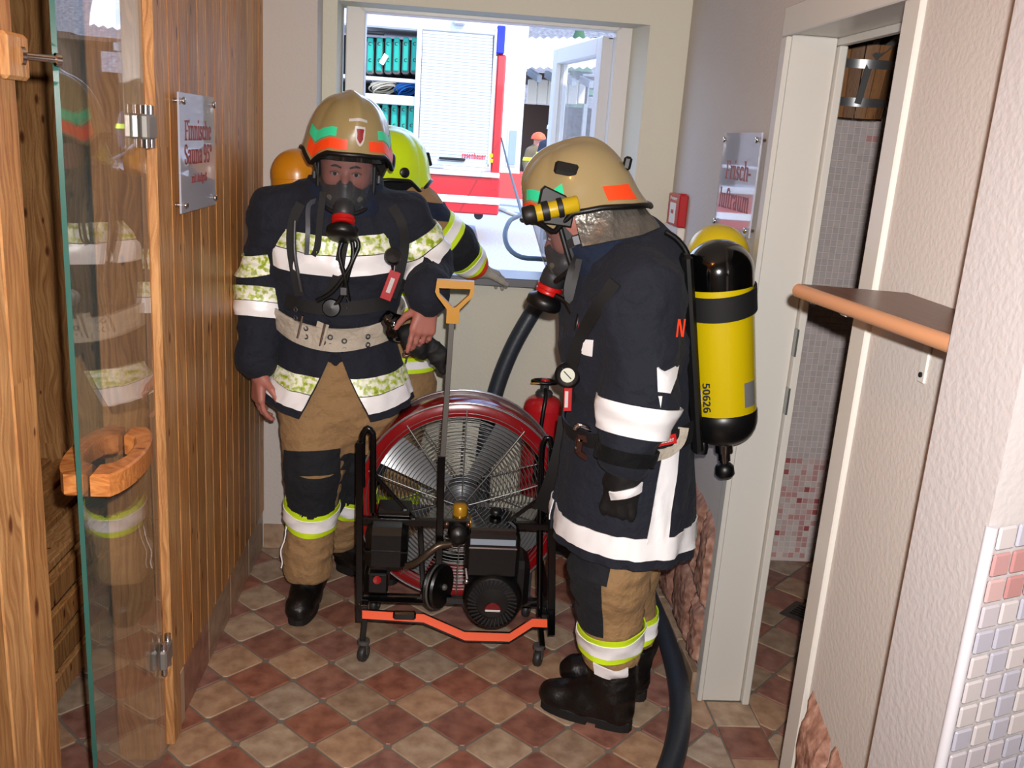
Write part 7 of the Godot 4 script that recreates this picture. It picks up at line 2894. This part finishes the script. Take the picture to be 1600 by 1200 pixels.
func apparatus_profile(jk: Sdf, hx: Transform3D) -> void:
	var zc := -2.44
	var t := thing("breathing_apparatus", "twin yellow air cylinders with black cap worn by the profile-standing person", "breathing set", P(1120, 680, zc))
	var yel := mat("cylinder_yellow", Color(0.80, 0.70, 0.03), 0.3, 0.0, {"coat": 0.4})
	var blk := mat("gloss_black")
	var foot := P(1131, 690, zc)
	var top := P(1121, 374, zc)
	var cy := air_cylinder(t, foot, top, 0.0925, yel, mat("cap_black", Color(0.018, 0.018, 0.02), 0.15, 0.0, {"coat": 0.6}), 0.125)
	var xf := Transform3D(at_basis(top - foot, Vector3(0, 0, 1)), foot)
	var c2 := air_cylinder(t, P(1104, 672, zc - 0.2), P(1124, 350, zc - 0.2), 0.088, yel, yel, 0.10)
	# black foot with bare metal edge
	var m := MB.new()
	var pr := []
	for i in 8:
		var a := -PI / 2 + PI / 2 * i / 7
		pr.append(Vector2(0.031 + 0.0635 * cos(a), 0.073 + 0.073 * sin(a)))
	pr.append(Vector2(0.0945, 0.098))
	pr.append(Vector2(0.0925, 0.100))
	m.lathe(pr, xf, 40)
	obj("foot_sleeve", m.mesh(), mat("foot_dark", Color(0.05, 0.05, 0.052), 0.35), cy)
	# strap round both cylinders
	var sg := []
	var y := xf.affine_inverse() * P(1120, 478, zc + 0.09)
	for i in 33:
		var a := lerpf(-0.35, PI + 0.9, i / 32.0)
		var p := Vector3(cos(a), 0, -sin(a)) * 0.0985
		sg.append([xf * (p + Vector3(0, y.y - 0.033 - 0.012 * sin(a) - 0.006 * cos(a), 0)), xf * (p + Vector3(0, y.y + 0.033 - 0.012 * sin(a) - 0.006 * cos(a), 0))])
	var ctr := xf * Vector3(0, y.y, 0)
	obj("cylinder_strap", sheet_out(sg, ctr, 0.004).mesh(), mat("webbing_black"), t, "broad black cylinder strap")
	# printing and stickers
	var bas := basis_facing(Vector3(-0.25, 0, 1), 0.0)
	var num := xf * Vector3(0, 0, 0) 
	var tp := P(1104, 622, zc + 0.0925)
	var ax := xf.basis.y
	var nrm := Vector3(-0.18, 0.0, 1.0).normalized()
	var tb := Basis(-ax, nrm.cross(-ax).normalized(), nrm)
	text_on(cy, "lettering", "50626", 0.082, 0.020, tp + nrm * 0.001, tb, mat("print_black", Color(0.02, 0.02, 0.02), 0.5), false, true)
	for s in [[1168, 612, 0.045, 0.07, mat("sticker_silver", Color(0.55, 0.55, 0.56), 0.3, 0.3)], [1091, 620, 0.03, 0.04, mat("badge_white")]]:
		var g := []
		var cx := (P(s[0], s[1], zc + 0.05) - foot)
		var ly: float = (xf.affine_inverse() * P(s[0], s[1], zc + 0.05)).y
		var lx: float = clampf((xf.affine_inverse() * P(s[0], s[1], zc + 0.05)).dot(Vector3(1, 0, 0)) / 0.0925, -0.97, 0.97)
		var a0 := acos(lx)
		if (xf.basis * Vector3(0, 0, sin(a0))).z < 0.0:
			a0 = -a0
		for i in 5:
			var a: float = a0 + (i / 4.0 - 0.5) * s[2] / 0.0925
			var p := Vector3(cos(a), 0, sin(a)) * 0.0935
			g.append([xf * (p + Vector3(0, ly - s[3] * 0.5, 0)), xf * (p + Vector3(0, ly + s[3] * 0.5, 0))])
		obj("sticker", sheet_out(g, xf * Vector3(0, ly, 0), 0.0008).mesh(), s[4], cy)
	# valves at the foot
	var vm := MB.new()
	vm.lathe([Vector2(0.0, -0.001), Vector2(0.026, 0.0), Vector2(0.026, -0.03), Vector2(0.018, -0.032), Vector2(0.018, -0.055), Vector2(0.014, -0.057), Vector2(0.014, -0.07), Vector2(0, -0.07)], Transform3D(xf.basis, foot), 20)
	obj("cylinder_valve", vm.mesh(), chrome(), cy)
	var hw := MB.new()
	hw.lathe([Vector2(0, 0), Vector2(0.014, 0.0), Vector2(0.026, -0.012), Vector2(0.028, -0.035), Vector2(0.02, -0.045), Vector2(0, -0.046)], Transform3D(xf.basis, foot + xf.basis.y * -0.062), 18)
	obj("hand_wheel", hw.mesh(), mat("rubber_black"), cy)
	var pp := MB.new()
	pp.tube(PackedVector3Array([P(1087, 682, zc + 0.02), P(1160, 684, zc + 0.02)]), 0.009, 10)
	obj("manifold", pp.mesh(), chrome(), t)
	var k2 := MB.new()
	k2.lathe([Vector2(0, 0), Vector2(0.012, 0.0), Vector2(0.016, -0.014), Vector2(0.015, -0.034), Vector2(0, -0.036)], Transform3D(Basis(), P(1099, 690, zc + 0.02)), 16)
	obj("hand_wheel", k2.mesh(), mat("rubber_black"), t)
	var yb := MB.new()
	yb.ball(P(1098, 669, zc + 0.03), Vector3(0.010, 0.010, 0.010))
	obj("yellow_plug", yb.mesh(), mat("plug_yellow", Color(0.95, 0.90, 0.05), 0.3), t, "bright yellow plug")
	# back plate, harness and hoses
	var bp := MB.new()
	bp.bar(P(1076, 690, zc), P(1058, 390, zc), 0.030, 0.24, 0.010, Vector3(1, 0, 0))
	obj("back_plate", bp.mesh(), mat("rubber_black"), t)
	for s in [[[1035, 372], [1052, 378], [1068, 398], [1072, 430]], [[1040, 362], [1060, 376], [1075, 402], [1070, 440]]]:
		var pts := []
		for q0 in s:
			pts.append(P(q0[0], q0[1], zc + (0.03 if s[0][0] == 1035 else 0.06)))
		var hm := MB.new()
		hm.tube(curve(pts, 0.012), 0.008, 8)
		obj("air_hose", hm.mesh(), mat("rubber_black"), t)
	var sh := []
	for s in [[1052, 405], [1030, 402], [1005, 410], [982, 430], [952, 470], [920, 510], [900, 560]]:
		sh.append(on_surface(jk, s[0], s[1], 0.010) + Vector3(0, 0, 0.0))
	# pressure gauge hanging from the breast, with its line and tag
	var gz := -2.36
	var gx := Transform3D(at_basis(Vector3(-0.15, 0.15, 1)), P(887, 586, gz))
	var gm := MB.new()
	gm.lathe([Vector2(0, -0.02), Vector2(0.030, -0.02), Vector2(0.035, -0.008), Vector2(0.035, 0.006), Vector2(0.030, 0.010), Vector2(0.0275, 0.008), Vector2(0, 0.004)], gx, 32)
	var gn := obj("pressure_gauge", gm.mesh(), mat("rubber_black"), t)
	var df := MB.new()
	df.lathe([Vector2(0.0272, 0.005), Vector2(0.0272, 0.0068), Vector2(0, 0.0068)], gx, 32)
	var dn := obj("dial", df.mesh(), mat("dial_cream", Color(0.72, 0.72, 0.64), 0.3), gn, "pale gauge dial")
	var nd := MB.new()
	nd.bar(gx * Vector3(-0.011, 0.0082, -0.010), gx * Vector3(0.010, 0.0082, 0.009), 0.003, 0.0012, 0.0)
	for i in 9:
		var a := -0.8 + i * 0.6
		nd.bar(gx * Vector3(cos(a) * 0.020, 0.0074, sin(a) * 0.020), gx * Vector3(cos(a) * 0.0245, 0.0074, sin(a) * 0.0245), 0.0014, 0.0008, 0.0)
	obj("needle_and_marks", nd.mesh(), mat("print_black"), dn)
	var gl := MB.new()
	gl.tube(curve([P(892, 566, gz), P(896, 545, gz), P(902, 505, gz + 0.02), P(912, 470, gz - 0.02), P(935, 440, gz - 0.05)], 0.012), 0.006, 8)
	obj("gauge_line", gl.mesh(), mat("rubber_black"), t)
	var rt := MB.new()
	rt.box(P(887, 624, gz + 0.004), Vector3(0.022, 0.065, 0.004), 0.001, Basis(Vector3(0, 0, 1), 0.05))
	obj("red_tag", rt.mesh(), mat("tag_red", Color(0.68, 0.06, 0.09), 0.5), t, "red warning tag")
	rt = MB.new()
	rt.box(P(885, 624, gz + 0.007), Vector3(0.009, 0.045, 0.002), 0.0, Basis(Vector3(0, 0, 1), 0.05))
	obj("tag_label", rt.mesh(), mat("badge_white"), t)
	# demand valve line
	var dv := MB.new()
	dv.tube(curve([P(868, 462, -2.44), P(884, 472, -2.42), P(893, 488, -2.40), P(905, 500, -2.38), P(915, 530, -2.34)], 0.01), 0.0075, 8)
	obj("air_hose", dv.mesh(), mat("rubber_black"), t)
	var sp := []
	for s in [[1050, 420], [1030, 412], [1000, 415], [975, 440], [948, 480], [925, 520], [908, 570], [902, 640]]:
		sp.append(on_surface(jk, s[0] - 14.0, s[1], 0.012))
	var ss := MB.new()
	strap(ss, curve(sp.slice(3), 0.015), Vector3(-0.5, 0.1, 1).normalized(), 0.034, 0.005)
	obj("shoulder_strap", ss.mesh(), mat("webbing_black"), t)
	var ms := MB.new()
	strap(ms, curve([hx * Vector3(0.085, -0.06, 0.03), P(893, 420, -2.36), P(886, 450, -2.35), P(889, 470, -2.345), P(897, 440, -2.35), P(905, 405, -2.37)], 0.012), Vector3(-0.2, 0, 1), 0.016, 0.003)
	obj("neck_strap", ms.mesh(), mat("strap_grey"), t)

# ---------------------------------------------------------------- the one leaning on the sill behind
func firefighter_behind() -> void:
	var z := -3.45
	var base := Vector3(P(605, 700, z).x, 0, z)
	var t := thing("person", "person in tan fire suit and lime helmet leaning on the window sill", "person", base)
	var fw := Vector3(0.85, 0, -0.5).normalized()
	var hb := basis_facing(fw, 0.12)
	var hel := Transform3D(hb, P(606, 272, z))
	var hx := Transform3D(hb, hel * Vector3(0, -0.062, 0.01))
	var W := P(600, 560, z)
	var C := P(612, 400, z)
	var U := P(622, 330, z)
	var S := P(655, 335, z + 0.03)
	var E := P(712, 385, z - 0.03)
	var Wr := P(738, 413, z - 0.10)
	var S2 := P(590, 335, z - 0.08)
	var E2 := P(570, 430, z - 0.08)
	var W2 := P(575, 500, z - 0.06)
	var hip := P(612, 640, z + 0.02)
	var kn := P(618, 730, z + 0.03)
	var an := Vector3(P(622, 800, z + 0.02).x, 0.13, z + 0.02)
	var hip2 := P(585, 640, z - 0.05)
	var kn2 := P(588, 730, z - 0.05)
	var an2 := Vector3(kn2.x + 0.01, 0.13, z - 0.05)
	var body := MB.new()
	var core := Sdf.new()
	core.bone(W, C, 0.12, 0.13, 0.05, 0.75)
	core.bone(C, U, 0.13, 0.07, 0.05, 0.8)
	for s in [[S, E, Wr], [S2, E2, W2]]:
		core.bone(s[0], s[1], 0.045, 0.04, 0.03)
		core.bone(s[1], s[2], 0.04, 0.028, 0.03)
	core.bone(W, P(600, 640, z), 0.12, 0.12, 0.05, 0.8)
	for s in [[hip, kn, an], [hip2, kn2, an2]]:
		core.bone(s[0], s[1], 0.075, 0.055, 0.04)
		core.bone(s[1], s[2], 0.055, 0.04, 0.04)
	core.bone(U, hx * Vector3(0, -0.05, -0.03), 0.06, 0.055, 0.03)
	core.build(0.022, body)
	var hd := Sdf.new()
	head_bones(hd, hx)
	hd.build(0.009, body)
	obj("body", body.mesh(), skin(), t)
	var jk := Sdf.new()
	jk.bone(W, C, 0.165, 0.185, 0.05, 0.75)
	jk.bone(C, P(616, 350, z), 0.185, 0.15, 0.05, 0.75)
	jk.bone(S, S2, 0.078, 0.078, 0.06)
	jk.bone(P(606, 600, z), W, 0.185, 0.165, 0.04, 0.78)
	jk.bone(S, E, 0.082, 0.070, 0.05)
	jk.bone(E, Wr, 0.068, 0.056, 0.04)
	jk.bone(S2, E2, 0.08, 0.07, 0.05)
	jk.bone(E2, W2, 0.07, 0.06, 0.04)
	jk.bone(U, P(628, 300, z), 0.10, 0.085, 0.04)
	wrinkles(jk, 0.006, 5.0, 71, Vector3(1, 1.6, 1))
	var jn := piece("jacket", jk, 0.0115, tan_cloth(), t, "tan fire jacket")
	for s in [[S, E, 0.40, 0.80], [E, Wr, 0.42, 1.0], [W, C, -0.05, 0.10], [W, C, 0.52, 0.75]]:
		var m := MB.new()
		jk.patch(m, s[0], s[1], Vector3(0, 0, 1), s[2], s[3], 0, 360, 0.005, null, 64, 6, 0.004, 0.13 if s[0] != W else 0.4)
		obj("stripe", m.mesh(), stripe_yellow(), jn, "fluorescent yellow stripe")
		m = MB.new()
		var q0: float = lerpf(s[2], s[3], 0.26)
		var q1: float = lerpf(s[2], s[3], 0.74)
		jk.patch(m, s[0], s[1], Vector3(0, 0, 1), q0, q1, 0, 360, 0.0075, null, 64, 6, 0.004, 0.13 if s[0] != W else 0.4)
		obj("reflective_stripe", m.mesh(), stripe_white(), jn, "white reflective stripe")
	var ep := MB.new()
	jk.patch(ep, S, E, Vector3(0, 0, 1), 0.82, 1.1, 0, 360, 0.004, null, 48, 6, 0.004, 0.12)
	jk.patch(ep, E, Wr, Vector3(0, 0, 1), -0.05, 0.40, 0, 360, 0.004, null, 48, 6, 0.004, 0.12)
	obj("elbow_patch", ep.mesh(), cloth("patch_grey", Color.WHITE), jn, "dark elbow patch")
	var cf := MB.new()
	jk.patch(cf, E, Wr, Vector3(0, 0, 1), 1.0, 1.2, 0, 360, 0.004, null, 40, 4, 0.004, 0.12)
	obj("cuff", cf.mesh(), mat("cuff_orange", Color(0.85, 0.25, 0.13), 0.7), jn)
	var yk := MB.new()
	jk.patch(yk, C, U, Vector3(0.3, 0, 1), 1.0, 1.35, 0, 360, 0.004, null)
	obj("collar", yk.mesh(), cloth("collar_blue", Color.WHITE), jn)
	var tr := Sdf.new()
	tr.bone(P(600, 600, z), P(600, 650, z), 0.16, 0.16, 0.05, 0.8)
	for s in [[hip, kn, an], [hip2, kn2, an2]]:
		tr.bone(s[0], s[1], 0.105, 0.09, 0.05)
		tr.bone(s[1], s[2], 0.09, 0.075, 0.04)
	wrinkles(tr, 0.006, 5.0, 81, Vector3(1, 2, 1))
	var tn := piece("trousers", tr, 0.0115, tan_cloth(), t, "tan bunker trousers")
	for s in [[kn, an], [kn2, an2]]:
		var m := MB.new()
		tr.patch(m, s[0], s[1], Vector3(0, 0, 1), 0.3, 0.55, 0, 360, 0.005, null, 48, 5, 0.004, 0.13)
		obj("stripe", m.mesh(), stripe_yellow(), tn)
	boot(t, Vector3(an.x - 0.06, 0, an.z + 0.03), Vector3(an.x + 0.2, 0, an.z - 0.08), Vector3(an.x, 0.25, an.z), 0.068)
	boot(t, Vector3(an2.x - 0.06, 0, an2.z + 0.0), Vector3(an2.x + 0.2, 0, an2.z - 0.08), Vector3(an2.x, 0.25, an2.z), 0.068)
	# glove on the sill
	var gl := Sdf.new()
	hand(gl, P(742, 418, -3.57), P(775, 430, -3.66) - P(742, 418, -3.57), Vector3(-0.1, -1, 0.1), Vector3(0, 0, 1), [0.35, 0.4, 0.45, 0.5, 0.2], 1.12)
	gl.bone(P(736, 412, -3.55), P(745, 418, -3.57), 0.045, 0.038, 0.03)
	piece("glove", gl, 0.0055, mat("glove_grey", Color(0.62, 0.60, 0.55), 0.75), t, "pale grey work glove")
	var lime := mat("helmet_lime", Color(0.80, 0.92, 0.04), 0.25, 0.0, {"coat": 0.4})
	var h := helmet(t, hel, lime, false, "lime yellow helmet")
	var kn3 := MB.new()
	kn3.lathe([Vector2(0, 0), Vector2(0.018, 0), Vector2(0.018, 0.008), Vector2(0.012, 0.012), Vector2(0, 0.012)], Transform3D(at_basis(hel.basis.x * -1.0), hel * shell_point(deg_to_rad(-92), 0.10, 0.002)), 18)
	obj("visor_knob", kn3.mesh(), mat("rubber_black"), h)
	var kn4 := MB.new()
	kn4.lathe([Vector2(0, 0), Vector2(0.018, 0), Vector2(0.018, 0.008), Vector2(0.012, 0.012), Vector2(0, 0.012)], Transform3D(at_basis(hel.basis.x), hel * shell_point(deg_to_rad(92), 0.10, 0.002)), 18)
	obj("visor_knob", kn4.mesh(), mat("rubber_black"), h)
	var fv := MB.new()
	fv.box(hel * shell_point(0.0, 0.3, 0.006), Vector3(0.05, 0.05, 0.014), 0.004, hel.basis * Basis(Vector3(1, 0, 0), -0.45))
	obj("brow_plate", fv.mesh(), mat("rubber_black"), h)
	var ng := []
	for i in 25:
		var a := deg_to_rad(lerpf(60, 300, i / 24.0))
		var row := PackedVector3Array()
		for j in 5:
			var f := j / 4.0
			row.append(hel * Vector3(sin(a) * (0.120 - 0.012 * f), rim_y(a) + 0.004 - f * 0.085, cos(a) * (0.142 - 0.012 * f)))
		ng.append(row)
	obj("neck_cloth", sheet_out(ng, hel.origin, 0.006).mesh(), cloth("neck_black", Color(0.07, 0.07, 0.08)), h)
